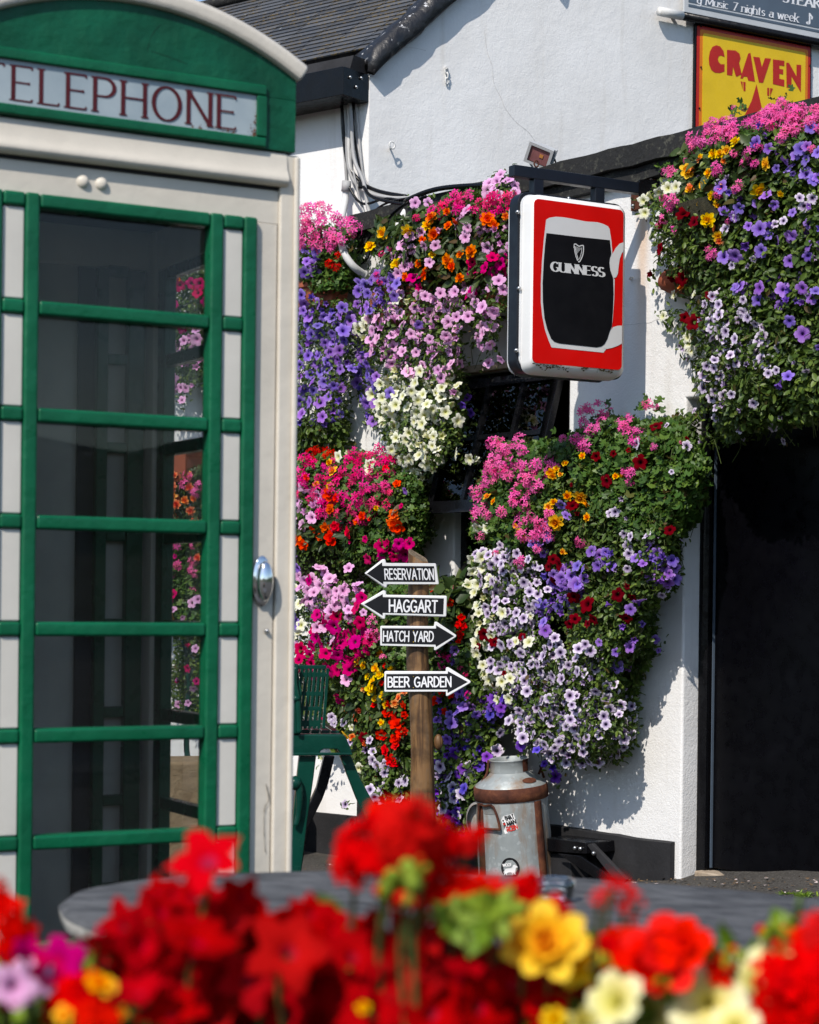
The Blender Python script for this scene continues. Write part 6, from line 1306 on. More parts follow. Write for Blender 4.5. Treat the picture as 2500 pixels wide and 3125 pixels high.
plant('trailing_petunia', 'violet petunias low against the booth edge', 'petunia', mD, 'petunia', 'violet', [P_((890, 1860), (910, 1870), (910, 1930), (890, 1930))], 20, 16, pts=[(905, 1905, 19)], cap=4, leaves=.8)
plant('ivy_geranium', 'small pink ivy geranium beside the hatch yard arrow', 'geranium', mD, 'loosegeranium', 'pinkger', (), 20, 20, pts=[(1140, 1898, 21), (1135, 1938, 21), (1150, 1925, 18), (1168, 2010, 13), (1155, 1948, 16)], leaf='lobed', leafmat='leafB', leaves=1.2, leafsize=(.03, .026), leafpoly=[P_((1110, 1790), (1250, 1790), (1250, 2030), (1130, 2030))])
# --- E: around the post
plant('begonia', 'yellow begonia cascading left of the signpost below the hatch yard arrow', 'begonia', mE, 'openbegonia', 'yellow', (), 30, 20, pts=[(1170, 2000, 24), (1165, 1985, 18), (1098, 2020, 22), (1112, 2030, 16), (1150, 2040, 20), (1145, 2085, 24), (1135, 2105, 22), (1160, 2060, 18), (1170, 2125, 17), (1150, 2135, 16), (1062, 2240, 22), (1180, 2150, 14), (1165, 2205, 12), (1125, 2065, 13), (1195, 2040, 13)], leaf='point', leafmat='leafC', leafsize=(.075, .04), leaves=.9, leafpoly=[P_((1070, 1990), (1230, 1980), (1240, 2150), (1060, 2180))])
plant('begonia', 'peach coloured begonia buds above the green bench', 'begonia', mE, 'openbegonia', 'peach', (), 20, 13, pts=[(1060, 2165, 13), (1098, 2165, 14), (1090, 2190, 15), (1075, 2250, 13), (1095, 2032, 17), (1115, 2268, 12), (1220, 2130, 15), (1205, 2145, 14), (1112, 2100, 12), (1235, 2110, 13)], leaf='point', leafmat='leafC', leafsize=(.06, .03), leaves=1)
plant('begonia', 'scarlet begonia hanging beside the signpost shaft', 'begonia', mE, 'openbegonia', 'redbeg', (), 24, 19, pts=[(1215, 2215, 24), (1205, 2205, 20), (1162, 2240, 18), (1175, 2255, 16), (1210, 2255, 20), (1225, 2240, 18), (1180, 2290, 18), (1195, 2320, 20), (1200, 2330, 18), (1180, 2175, 16), (1145, 2155, 14), (1205, 2180, 15), (1190, 2070, 16), (1180, 2030, 12), (1210, 2275, 15), (1240, 2230, 14), (1235, 2150, 14), (1165, 2085, 12), (1190, 2145, 14), (1235, 2180, 13)], leaf='point', leafmat='leafC', leafsize=(.055, .03), leaves=.8, leafpoly=[P_((1130, 2130), (1240, 2130), (1240, 2330), (1140, 2300))])
plant('trailing_petunia', 'pale lilac petunias hanging low between bench and signpost', 'petunia', mE, 'petunia', 'lilac', [P_((1100, 2270), (1230, 2290), (1245, 2400), (1200, 2430), (1150, 2390), (1120, 2330)), P_((1120, 2400), (1230, 2420), (1240, 2500), (1140, 2500))], 30, 18, pts=[(1015, 2190, 19), (1020, 2205, 17), (1052, 2205, 17), (1143, 2460, 22), (1140, 2320, 17), (1180, 2340, 15), (1070, 2265, 14), (1130, 2260, 14), (1055, 2455, 14)], cap=40, leaves=1.2)
plant('trailing_petunia', 'cream petunia pair beside the rear leg of the bench', 'petunia', mE, 'petunia', 'cream', (), 20, 18, pts=[(1055, 2325, 15), (1095, 2345, 18), (1075, 2220, 12), (985, 2315, 12)], leaves=1.2)
plant('trailing_petunia', 'wine coloured petunias low beside the signpost', 'petunia', mE, 'petunia', 'crimson', (), 20, 14, pts=[(1180, 2415, 15), (1110, 2250, 16), (1095, 2240, 12), (1170, 2440, 12), (1150, 2370, 10)], leaves=1)
plant('begonia', 'red begonia with long stems right of the two upper arrows', 'begonia', mE, 'openbegonia', 'redbeg', (), 24, 16, pts=[(1372, 1838, 15), (1408, 1885, 14), (1415, 1910, 15), (1408, 1935, 16), (1400, 1905, 12), (1322, 1810, 11), (1400, 1960, 11), (1350, 2110, 16), (1330, 2140, 18), (1345, 2060, 14), (1225, 1810, 12), (1380, 2120, 14), (1360, 2170, 14)], leaf='point', leafmat='leafC', leafsize=(.085, .05), leaves=1.1, leafpoly=[P_((1320, 1780), (1440, 1790), (1460, 1990), (1330, 2010))])
plant('ivy_geranium', 'small pink geranium peeping out right of the beer garden arrow', 'geranium', mE, 'loosegeranium', 'hotger', (), 20, 15, pts=[(1345, 1990, 15), (1360, 2000, 14), (1378, 2010, 14), (1350, 2030, 15), (1388, 1795, 9), (1410, 2040, 11), (1420, 2060, 10), (1430, 2120, 13)], leaf='lobed', leafmat='leafB', leafsize=(.03, .026), leaves=1.1, leafpoly=[P_((1330, 1960), (1450, 1960), (1450, 2140), (1330, 2140))])
plant('trailing_petunia', 'bright violet petunia column right of the signpost shaft', 'petunia', mE, 'petunia', 'violet', [P_((1330, 2110), (1420, 2110), (1500, 2130), (1510, 2230), (1430, 2290), (1335, 2290)), P_((1380, 2010), (1400, 2010), (1400, 2040), (1380, 2040))], 27, 19, pts=[(1378, 1960, 14), (1388, 1985, 16)], cap=54, leaves=1.0)
plant('trailing_petunia', 'lower violet petunias between signpost and milk churn', 'petunia', mE, 'petunia', 'deepviolet', [P_((1335, 2280), (1440, 2270), (1500, 2290), (1480, 2330), (1430, 2370), (1400, 2480), (1420, 2540), (1380, 2570), (1330, 2470))], 28, 18, cap=40, leaves=1.1)
plant('trailing_petunia', 'pale veined lilac petunias just left of the milk churn', 'petunia', mE, 'petunia', 'lilac', [P_((1340, 2340), (1440, 2310), (1440, 2400), (1400, 2440), (1400, 2540), (1345, 2500))], 30, 19, cap=22, leaves=1.1)
# --- F: the big bank by the window
plant('ivy_geranium', 'pink ivy geranium on the left shoulder of the big bank under the sign', 'geranium', mF, 'geranium', 'pinkger', [P_((1510, 1355), (1590, 1345), (1600, 1380), (1600, 1420), (1540, 1480), (1490, 1480), (1490, 1440)), P_((1600, 1420), (1690, 1400), (1690, 1440), (1630, 1520), (1620, 1560), (1570, 1540)), P_((1440, 1500), (1500, 1480), (1500, 1590), (1440, 1600)), P_((1580, 1580), (1680, 1570), (1690, 1640), (1600, 1650))], 26, 23, pts=[(1535, 1565, 20), (1470, 1640, 17), (1775, 1650, 22), (1640, 1680, 18), (1590, 1715, 22), (1515, 1690, 14), (1530, 1350, 20)], cap=74, leaf='lobed', leafmat='leafB', leafsize=(.036, .032), leaves=1.2, leafpoly=[P_((1440, 1500), (1510, 1360), (1720, 1350), (1720, 1640), (1560, 1680), (1440, 1620))], stems=14)
plant('ivy_geranium', 'pink ivy geranium heads standing tallest on the big bank', 'geranium', mF, 'geranium', 'pinkger', [P_((1775, 1240), (1830, 1240), (1850, 1320), (1780, 1320)), P_((1870, 1280), (1930, 1280), (1970, 1340), (1920, 1360), (1880, 1320)), P_((1750, 1340), (1800, 1335), (1800, 1370), (1755, 1375)), P_((1910, 1430), (1965, 1425), (1970, 1480), (1915, 1480))], 24, 21, pts=[(1868, 1262, 17), (1980, 1237, 22), (2000, 1240, 14), (1718, 1340, 15), (2000, 1360, 15)], cap=30, leaf='lobed', leafmat='leafB', leafsize=(.038, .034), leaves=1.0, leafpoly=[P_((1720, 1350), (1830, 1280), (1960, 1290), (2000, 1350), (1980, 1480), (1760, 1480))])
plant('ivy_geranium', 'leafy green ivy geranium with few flowers at the bank\'s right edge', 'geranium', mF, 'loosegeranium', 'pinkger', (), 20, 14, pts=[(1925, 1470, 16), (2078, 1352, 6)], leaf='lobed', leafmat='leafB', leafsize=(.040, .036), leaves=1.7, leafpoly=[P_((1960, 1300), (2080, 1290), (2140, 1390), (2150, 1480), (2120, 1580), (2060, 1640), (1920, 1640), (1800, 1560), (1820, 1400))], grow=22, stems=24)
plant('trailing_foliage', 'mixed green leaves with brown seed heads across the bank\'s middle', 'foliage plant', mF, 'petunia', 'lilac', (), 30, 16, pts=[(1945, 1355, 18), (2095, 1362, 17), (1900, 1522, 15), (1863, 1568, 14), (1878, 1562, 17), (1915, 1582, 12), (2035, 1300, 12), (2050, 1440, 9)], leaves=1.5, leafsize=(.028, .017), leafpoly=[P_((1600, 1480), (1900, 1440), (2070, 1620), (2060, 1700), (1880, 1720), (1640, 1660)), P_((1730, 1700), (1960, 1700), (2060, 1780), (1960, 1860), (1760, 1850)), P_((2060, 1270), (2130, 1260), (2120, 1330), (2080, 1330))], grow=20, stems=16)
plant('begonia', 'yellow begonia in the heart of the big bank', 'begonia', mF, 'begonia', 'gold', (), 30, 22, pts=[(1775, 1512, 26), (1702, 1592, 29), (1675, 1548, 16), (1795, 1530, 19), (1690, 1535, 13), (1880, 1455, 13), (1590, 1625, 15), (1795, 1580, 16), (1720, 1683, 12), (1780, 1392, 13), (1735, 1512, 18), (1895, 1450, 10), (1710, 1450, 10), (1730, 1415, 9)], leaf='point', leafmat='leafC', leafsize=(.055, .036), leaves=.9)
plant('begonia', 'amber begonia with peach buds at the bank\'s left edge', 'begonia', mF, 'openbegonia', 'gold', (), 30, 15, pts=[(1490, 1520, 17), (1510, 1532, 15), (1685, 1442, 18), (1690, 1450, 14), (1575, 1605, 11), (1725, 1415, 11), (1600, 1645, 13), (1725, 1692, 8), (1700, 1432, 12)], leaf='point', leafmat='leafC', leafsize=(.05, .03), leaves=.9)
plant('trailing_petunia', 'dark crimson petunias dotted through the upper bank', 'petunia', mF, 'petunia', 'crimson', (), 30, 20, pts=[(1955, 1412, 25), (1853, 1468, 22), (1748, 1545, 24), (1820, 1393, 15), (2003, 1303, 19), (1873, 1385, 12), (2045, 1618, 18), (2095, 1342, 12), (1762, 1570, 14), (1920, 1375, 9), (1745, 1480, 8)], leaves=1)
plant('trailing_petunia', 'dark crimson petunias clustered low in the bank\'s centre', 'petunia', mF, 'petunia', 'crimson', (), 30, 20, pts=[(1710, 1723, 22), (1688, 1708, 17), (1695, 1770, 19), (1675, 1730, 14), (1795, 1845, 26), (1752, 1820, 20), (1885, 1815, 20), (1755, 1890, 19), (1740, 1905, 16), (1815, 1890, 19), (1912, 1885, 21), (1930, 1820, 15), (1480, 1935, 22), (1510, 1960, 19), (1460, 1975, 14), (1595, 1945, 13), (1540, 2055, 10), (1795, 1905, 13), (1915, 1790, 10)], leaves=1)
plant('trailing_petunia', 'violet petunias along the right flank of the big bank', 'petunia', mF, 'petunia', 'violet', [P_((1960, 1670), (2050, 1650), (2070, 1700), (2060, 1770), (2010, 1790), (1960, 1730)), P_((1800, 1670), (1870, 1680), (1870, 1730), (1820, 1730))], 25, 19, pts=[(1940, 1705, 17), (1950, 1840, 23), (1925, 1860, 20), (1905, 1910, 19), (1860, 1845, 16), (1935, 1950, 20), (1925, 1975, 19), (1998, 1950, 17), (2010, 1985, 9), (1885, 2035, 21), (1920, 2035, 15), (2045, 1762, 19), (1665, 1605, 14), (1645, 1840, 14)], cap=48, leaves=1.0, stems=8)
plant('trailing_petunia', 'violet petunias through the centre of the big bank', 'petunia', mF, 'petunia', 'violet', [P_((1690, 1740), (1790, 1720), (1800, 1800), (1720, 1880), (1690, 1860)), P_((1640, 1820), (1690, 1830), (1690, 1890), (1640, 1880)), P_((1650, 1640), (1700, 1640), (1690, 1690), (1650, 1690))], 25, 19, pts=[(1715, 1540, 20), (1728, 1575, 16), (1665, 1752, 21), (1760, 1785, 24), (1665, 1925, 20), (1660, 1900, 17), (1625, 1660, 15)], cap=38, leaves=1.0)
plant('trailing_petunia', 'veined lilac white petunias on the left of the big bank', 'petunia', mF, 'petunia', 'lilac', [P_((1450, 1690), (1540, 1660), (1640, 1720), (1650, 1800), (1620, 1900), (1500, 1920), (1470, 1800))], 27, 16.5, cap=70, leaves=1.1, stems=8)
plant('trailing_petunia', 'veined lilac white petunias by the right edge above the violet ones', 'petunia', mF, 'petunia', 'lilac', [P_((1900, 1630), (2000, 1600), (2020, 1660), (1960, 1680), (1905, 1680))], 24, 16, pts=[(1920, 1690, 17), (1915, 1735, 14), (1878, 1740, 12), (2080, 1650, 10), (2040, 1800, 14), (2020, 1815, 13), (1650, 1735, 13), (1672, 1800, 14)], cap=26, leaves=1.0)
plant('trailing_petunia', 'veined lilac white petunias in the middle of the lower curtain', 'petunia', mF, 'petunia', 'lilac', [P_((1490, 1900), (1640, 1900), (1700, 1950), (1750, 2060), (1600, 2080), (1500, 2050))], 27, 17, cap=74, leaves=1.15, stems=8)
plant('trailing_petunia', 'veined lilac white petunias at the right edge of the lower curtain', 'petunia', mF, 'petunia', 'lilac', [P_((1750, 1960), (1830, 1970), (1860, 2080), (1930, 2120), (1940, 2240), (1890, 2310), (1780, 2280), (1770, 2120))], 30, 17, cap=70, leaves=1.5, leafpoly=[P_((1740, 1900), (1850, 1940), (1900, 2060), (1940, 2120), (1940, 2250), (1890, 2320), (1770, 2310), (1740, 2100))], stems=10)
plant('trailing_petunia', 'veined lilac white petunias at the foot of the curtain above the churn', 'petunia', mF, 'petunia', 'lilac', [P_((1560, 2080), (1760, 2070), (1780, 2280), (1840, 2330), (1720, 2330), (1600, 2260), (1560, 2180))], 28, 17.5, pts=[(1518, 2292, 20), (1485, 2300, 15), (1685, 2318, 12), (1660, 2290, 14), (1555, 2200, 17), (1525, 2235, 18)], cap=82, leaves=1.25, stems=8)
plant('trailing_petunia', 'cream petunias down the left edge of the big bank', 'petunia', mF, 'star', 'cream', [P_((1440, 1700), (1490, 1690), (1500, 1790), (1470, 1860), (1425, 1830)), P_((1430, 1860), (1480, 1850), (1510, 1950), (1450, 2000), (1410, 1940))], 27, 19, pts=[(1460, 1610, 22), (1485, 1612, 16)], cap=30, leaves=1.0)
plant('trailing_petunia', 'cream petunias right of the beer garden arrow tip', 'petunia', mF, 'star', 'cream', [P_((1400, 2000), (1470, 2000), (1480, 2060), (1410, 2050)), P_((1490, 2060), (1570, 2050), (1580, 2120), (1530, 2150), (1480, 2120))], 27, 18, pts=[(1535, 1870, 21), (1615, 1960, 22), (1505, 1880, 17), (1575, 1960, 19), (1620, 1880, 11)], cap=28, leaves=1)
plant('trailing_petunia', 'violet petunias at the foot of the curtain beside the churn neck', 'petunia', mF, 'petunia', 'deepviolet', [P_((1450, 2130), (1540, 2130), (1540, 2180), (1460, 2190))], 25, 17, pts=[(1590, 2275, 19), (1640, 2290, 16), (1685, 2340, 20), (1695, 2370, 19), (1660, 2330, 12), (1530, 2160, 16)], cap=18, leaves=1.1)
plant('trailing_foliage', 'shaded leaves and late violet blooms on the right flank below the bank', 'foliage plant', mF, 'petunia', 'violet', (), 30, 14, pts=[(1960, 1905, 13), (1880, 1990, 14), (1830, 1960, 12)], leaves=1.5, leafsize=(.028, .018), leafpoly=[P_((1780, 1780), (1960, 1800), (2000, 1880), (1985, 1990), (1930, 2120), (1840, 2080), (1780, 1960))], grow=16, stems=10)
# --- G: basket over the door
plant('ivy_geranium', 'pink ivy geranium crowning the hanging basket over the door', 'geranium', mG, 'geranium', 'pinkger', [P_((2110, 435), (2140, 385), (2200, 372), (2270, 385), (2260, 430), (2180, 440), (2120, 455)), P_((2280, 385), (2340, 335), (2400, 320), (2490, 335), (2560, 350), (2560, 400), (2440, 400), (2330, 395))], 24, 22, pts=[(2245, 332, 13), (2230, 400, 25), (2390, 312, 20), (2470, 375, 22)], cap=64, leaf='lobed', leafmat='leafB', leafsize=(.034, .03), leaves=1.0, grow=4, leafpoly=[P_((2110, 440), (2200, 395), (2300, 400), (2400, 345), (2560, 360), (2560, 430), (2140, 460))])
plant('ivy_geranium', 'scattered pink geranium heads among the basket\'s yellow begonias', 'geranium', mG, 'geranium', 'pinkger', (), 25, 21, pts=[(2055, 540, 20), (2050, 520, 15), (2290, 465, 21), (2310, 455, 19), (2400, 415, 22), (2385, 425, 18), (2195, 515, 23), (2280, 500, 20), (2310, 500, 18), (2200, 590, 20), (2260, 560, 18), (2250, 580, 15), (2060, 615, 26), (2045, 630, 18), (2025, 605, 15), (2225, 675, 12), (2170, 785, 16), (2185, 775, 17), (2165, 765, 14), (2095, 490, 11), (2030, 665, 17), (2055, 705, 14), (2012, 690, 12), (2245, 470, 15), (2480, 455, 14), (2035, 525, 15)], leaf='lobed', leafmat='leafB', leafsize=(.034, .03), leaves=1.0)
plant('begonia', 'yellow begonias in the basket over the door', 'begonia', mG, 'begonia', 'yellow', (), 30, 23, pts=[(2250, 440, 23), (2220, 460, 20), (2100, 525, 26), (2345, 500, 22), (2315, 580, 28), (2165, 670, 28), (2180, 470, 19), (2150, 565, 19), (2180, 600, 22), (2195, 620, 20), (2140, 620, 18), (2105, 580, 15), (2200, 470, 17), (2190, 720, 19), (2165, 530, 16), (2385, 590, 13), (2140, 480, 12)], leaf='point', leafmat='leafC', leafsize=(.06, .038), leaves=1.1, leafpoly=[P_((2090, 470), (2330, 420), (2370, 600), (2200, 680), (2100, 620))])
plant('begonia', 'peach and orange begonia buds at the basket\'s left side', 'begonia', mG, 'openbegonia', 'peach', (), 30, 14, pts=[(2138, 490, 14), (2108, 575, 16), (2210, 490, 12), (2185, 700, 14), (2195, 735, 13), (2115, 520, 10), (2205, 560, 9), (2080, 880, 13), (2410, 390, 9), (2102, 625, 9)], leaf='point', leafmat='leafC', leaves=.9)
plant('trailing_petunia', 'dark crimson petunias at the basket\'s left side', 'petunia', mG, 'petunia', 'crimson', (), 30, 22, pts=[(2087, 655, 29), (2120, 680, 22), (2018, 760, 20), (1990, 840, 20), (2085, 850, 24), (2055, 850, 16), (2118, 985, 27), (2090, 970, 16), (2165, 905, 18), (2020, 680, 18), (2030, 870, 15)], leaves=1)
plant('trailing_petunia', 'cream petunias at the far left edge of the basket', 'petunia', mG, 'star', 'cream', (), 30, 21, pts=[(1985, 600, 21), (2010, 585, 19), (2040, 575, 22), (2065, 572, 22), (1965, 612, 20), (1970, 650, 22), (2030, 565, 16), (2060, 900, 18), (2120, 900, 14), (2025, 965, 18), (2105, 1050, 22), (2100, 1030, 18), (2110, 1070, 17)], leaves=1.2)
plant('trailing_petunia', 'violet petunias in the upper half of the basket', 'petunia', mG, 'petunia', 'violet', [P_((2270, 370), (2340, 370), (2350, 460), (2300, 450)), P_((2370, 440), (2520, 430), (2540, 560), (2420, 560)), P_((2200, 570), (2300, 560), (2340, 620), (2310, 660), (2220, 650))], 33, 20, pts=[(2320, 388, 22), (2475, 390, 20), (2445, 455, 24), (2310, 435, 20), (2400, 490, 20), (2430, 475, 18), (2485, 550, 22), (2230, 585, 19), (2260, 610, 17), (2340, 600, 23), (2310, 625, 19), (2365, 625, 17), (2210, 645, 17), (2240, 660, 18), (2420, 650, 16), (2370, 515, 14), (2420, 530, 10)], cap=40, leaves=1.2)
plant('trailing_petunia', 'violet petunias in the lower half of the basket', 'petunia', mG, 'petunia', 'violet', [P_((2320, 690), (2540, 680), (2560, 800), (2300, 800)), P_((2210, 880), (2330, 840), (2560, 850), (2560, 960), (2380, 940), (2250, 920))], 40, 21, pts=[(2320, 700, 26), (2280, 745, 26), (2210, 785, 23), (2245, 780, 25), (2325, 765, 22), (2345, 720, 16), (2420, 720, 17), (2470, 750, 17), (2320, 880, 23), (2260, 875, 20), (2390, 885, 25), (2400, 920, 20), (2450, 880, 21), (2490, 890, 20), (2450, 925, 18), (2410, 980, 18), (2450, 1020, 26), (2380, 1170, 22), (2405, 1150, 20), (2285, 690, 14)], cap=46, leaves=1.3)
plant('trailing_petunia', 'veined lilac white petunias hanging along the basket\'s lower left', 'petunia', mG, 'petunia', 'lilac', [P_((2130, 940), (2200, 880), (2270, 890), (2290, 960), (2360, 1010), (2380, 1090), (2330, 1130), (2250, 1110), (2180, 1080), (2150, 1010)), P_((2140, 1100), (2230, 1100), (2240, 1200), (2190, 1260), (2150, 1210))], 27, 16, pts=[(2195, 930, 18), (2270, 950, 13), (2300, 1230, 17), (2385, 1272, 13), (2258, 1310, 14), (2272, 1335, 14), (2360, 1305, 14), (2393, 1345, 13), (2140, 1350, 12), (2120, 1255, 12), (2460, 1130, 14), (2425, 1110, 12), (2370, 1130, 13), (2345, 1140, 14), (2185, 1275, 13), (2260, 1250, 14)], cap=88, leaves=1.15, stems=10)
plant('trailing_petunia', 'veined lilac white petunias sprinkled over the basket\'s upper front', 'petunia', mG, 'petunia', 'lilac', (), 27, 16, pts=[(2220, 545, 15), (2195, 560, 15), (2215, 700, 16), (2365, 685, 15), (2392, 675, 14), (2455, 630, 18), (2440, 605, 16), (2480, 605, 17), (2235, 810, 13), (2285, 815, 16), (2490, 785, 16), (2245, 665, 13), (2300, 790, 12), (2130, 540, 9)], leaves=1.2)
plant('trailing_foliage', 'dense green leaves filling the body of the basket over the door', 'foliage plant', mG, 'petunia', 'violet', (), 30, 14, pts=[(2470, 630, 12), (2500, 1060, 12)], leaves=1.35, leafsize=(.032, .019), leafpoly=[P_((2160, 480), (2560, 400), (2600, 900), (2600, 1100), (2400, 1150), (2200, 940), (2080, 780), (2060, 680)), P_((2280, 1090), (2600, 1060), (2600, 1240), (2420, 1290), (2230, 1320), (2200, 1240))], grow=22, stems=40)
plant('trailing_foliage', 'loose dry leaved sprays on the basket\'s left flank over the white wall', 'foliage plant', mG, 'petunia', 'lilac', (), 30, 10, pts=[(2085, 1065, 9), (2100, 1095, 9), (2075, 1055, 8)], leaves=.75, leafsize=(.028, .016), leafpoly=[P_((1990, 600), (2090, 580), (2100, 860), (2040, 860), (2000, 700)), P_((2080, 860), (2200, 880), (2180, 1000), (2110, 930)), P_((2020, 960), (2130, 950), (2190, 1120), (2140, 1200), (2120, 1060)), P_((2130, 1150), (2230, 1150), (2260, 1330), (2160, 1230)), P_((2190, 1290), (2290, 1270), (2260, 1340), (2160, 1350))], grow=24, stems=14)
# --- I: seen through the glass of the booth
plant('trailing_petunia', 'magenta petunias seen through the booth\'s upper side panes', 'petunia', mI, 'petunia', 'magenta', (), 30, 20, pts=[(498, 838, 18), (535, 930, 14), (630, 920, 18), (550, 870, 20), (585, 865, 17), (610, 865, 19), (606, 895, 20), (515, 895, 16), (595, 880, 14), (512, 1015, 14), (515, 1035, 12), (555, 1003, 15), (640, 860, 18), (480, 880, 18)], leaves=2.2, leafpoly=[P_((470, 790), (660, 790), (660, 980), (470, 980))])
plant('begonia', 'orange begonia seen through the booth\'s top side pane', 'begonia', mI, 'begonia', 'orange', (), 30, 20, pts=[(545, 840, 22), (520, 850, 16), (575, 822, 12)], leaf='point', leafmat='leafC', leaves=2.2)
plant('trailing_petunia', 'pale pink petunias seen through the booth\'s second side pane', 'petunia', mI, 'petunia', 'palepink', [P_((480, 990), (640, 990), (640, 1190), (480, 1190))], 32, 18, cap=30, pts=[(602, 1035, 19), (562, 1040, 16), (583, 1025, 14), (532, 1045, 15), (600, 1120, 20), (555, 1110, 16), (527, 1155, 19), (515, 1140, 15), (538, 1180, 17), (568, 1185, 14), (556, 1222, 14), (615, 1100, 17), (508, 1160, 14), (545, 1105, 12), (640, 1110, 17)], leaves=2.2, leafpoly=[P_((470, 980), (660, 980), (660, 1160), (470, 1180))])
plant('begonia', 'peach orange begonia cluster seen through the booth\'s fourth side pane', 'begonia', mI, 'begonia', 'peach', [P_((480, 1440), (640, 1440), (640, 1600), (480, 1600))], 34, 17, cap=24, pts=[(514, 1435, 17), (524, 1485, 19), (525, 1515, 20), (508, 1520, 17), (568, 1525, 17), (593, 1520, 14), (543, 1540, 17), (517, 1585, 15), (535, 1450, 12), (606, 1700, 14), (490, 1500, 17)], leaf='point', leafmat='leafC', leaves=2.2, leafpoly=[P_((470, 1430), (650, 1420), (650, 1600), (470, 1600))])
plant('ivy_geranium', 'pink ivy geranium seen through the booth\'s fourth and fifth side panes', 'geranium', mI, 'geranium', 'pinkger', [P_((480, 1610), (640, 1610), (640, 1800), (480, 1800))], 40, 20, cap=16, pts=[(578, 1450, 18), (570, 1485, 22), (608, 1480, 18), (600, 1500, 17), (595, 1665, 15), (600, 1750, 18), (585, 1740, 14), (640, 1490, 19)], leaf='lobed', leafmat='leafB', leaves=2.2, leafsize=(.034, .03), leafpoly=[P_((470, 1590), (650, 1590), (650, 1920), (470, 1900))])
plant('trailing_petunia', 'pink and magenta petunias seen through the booth\'s lower side panes', 'petunia', mI, 'petunia', 'magenta', (), 30, 16, pts=[(515, 1700, 10), (534, 1698, 8), (515, 1825, 18), (530, 1815, 16), (573, 1975, 15), (505, 2050, 14), (575, 2040, 14), (545, 2080, 14), (600, 2080, 12)], leaves=2.2, leafpoly=[P_((540, 1900), (650, 1900), (650, 2160), (560, 2180)), P_((500, 2020), (560, 2040), (560, 2180), (520, 2150))])
plant('trailing_petunia', 'pale petunias dangling low behind the booth\'s side glass', 'petunia', mI, 'petunia', 'palepink', (), 30, 15, pts=[(503, 1780, 14), (513, 1840, 13), (528, 1862, 14), (557, 1885, 9), (545, 2075, 12), (590, 2100, 13), (545, 2150, 14), (575, 2145, 12), (598, 1980, 15), (605, 1830, 16), (588, 1840, 16)], leaves=2.2)
plant('trailing_foliage', 'dark leaves in the shade between the bench and the lower planting', 'foliage plant', mD, 'petunia', 'magenta', (), 30, 16, pts=[(985, 2200, 12)], leaves=2.4, leafsize=(.03, .02), leafpoly=[P_((930, 2020), (1080, 2040), (1130, 2250), (1110, 2300), (1000, 2270), (930, 2210))])
plant('trailing_foliage', 'green leafy fill behind the beer garden arrow', 'foliage plant', mE, 'petunia', 'lilac', (), 30, 14, pts=[(1290, 2140, 10)], leaves=2.2, leafsize=(.034, .022), leafpoly=[P_((1060, 2000), (1250, 1990), (1250, 2440), (1130, 2440), (1060, 2240)), P_((1310, 1780), (1430, 1780), (1500, 2140), (1500, 2330), (1430, 2520), (1330, 2540), (1320, 2100))])
# --- planters that carry the plants
def trough(name, label, px0, px1, pyt, h, b0, b1, mt, cat='planter', rail=False):
    mid = wallpt((px0 + px1) / 2, pyt, b0); t = thing(name, label, cat, mid); pl = LEFT if px1 < 1112 else ANNEX
    s0, z = pl.sz(pl.hit(px0, pyt, b0)); s1 = pl.sz(pl.hit(px1, pyt, b0))[0]; s0, s1 = min(s0, s1), max(s0, s1)
    m = MB(); tp = .02
    c = [pl.at(s0 + tp, z - h, b1 - tp), pl.at(s1 - tp, z - h, b1 - tp), pl.at(s1 - tp, z - h, b0), pl.at(s0 + tp, z - h, b0), pl.at(s0, z, b1), pl.at(s1, z, b1), pl.at(s1, z, b0), pl.at(s0, z, b0)]
    m.box8(c); m.build('tub', MAT[mt], t, bevel=.008); m = MB()
    bar(pl, s0 - .008, s1 + .008, z - .03, z + .004, b0 - .0, b1 + .008, m); m.build('rim', MAT[mt], t, bevel=.006)
    m = MB(); bar(pl, s0 + .01, s1 - .01, z + .0045, z + .02, b0 + .01, b1 - .01, m); m.build('soil', MAT['moss'], t)
    if rail:
        m = MB()
        for i in range(9): a = s0 + (s1 - s0) * i / 8; m.tube([pl.at(a, z - h - .04, b1 + .03), pl.at(a, z + .02, b1 + .03)], .006, 6)
        for zz in (z - h - .04, z + .02): m.tube([pl.at(s0 - .01, zz, b1 + .03), pl.at(s1 + .01, zz, b1 + .03)], .008, 6)
        for a in (s0 + .05, s1 - .05): m.tube([pl.at(a, z - h - .04, b1 + .03), pl.at(a, z - h - .04, .0)], .008, 6)
        m.build('rack', MAT['black'], t, smooth=True)
    return t
trough('flower_pot', 'terracotta trough under the pale pink geranium beside the booth', 905, 1068, 880, .13, .06, .20, 'terracotta')
trough('window_box', 'terracotta window box in a black rack mostly hidden by pink petunias', 1200, 1560, 900, .17, .06, .22, 'terracotta', 'window box', True)
trough('window_box', 'long planter buried inside the big flower bank under the window', 1620, 2020, 1560, .18, .04, .24, 'moss', 'window box')
trough('flower_tub', 'dark tub hidden behind the lower left geraniums', 930, 1105, 1640, .22, .06, .26, 'moss', 'tub'); trough('flower_tub', 'dark tub hidden behind the magenta petunias by the signpost', 1150, 1290, 1850, .22, .04, .26, 'moss', 'tub')
trough('flower_tub', 'terracotta pot seen through the booth\'s middle side panes', 440, 640, 1375, .2, .15, .34, 'terracotta', 'pot'); trough('flower_tub', 'dark tub behind the violet petunias left of the churn', 1340, 1480, 2140, .22, .04, .22, 'moss', 'tub')
t = thing('hanging_basket', 'moss lined hanging basket over the black door, hidden in flowers', 'hanging basket', ANNEX.at(S(2330, 760), ZB(ANNEX, 2330, 760), .2))
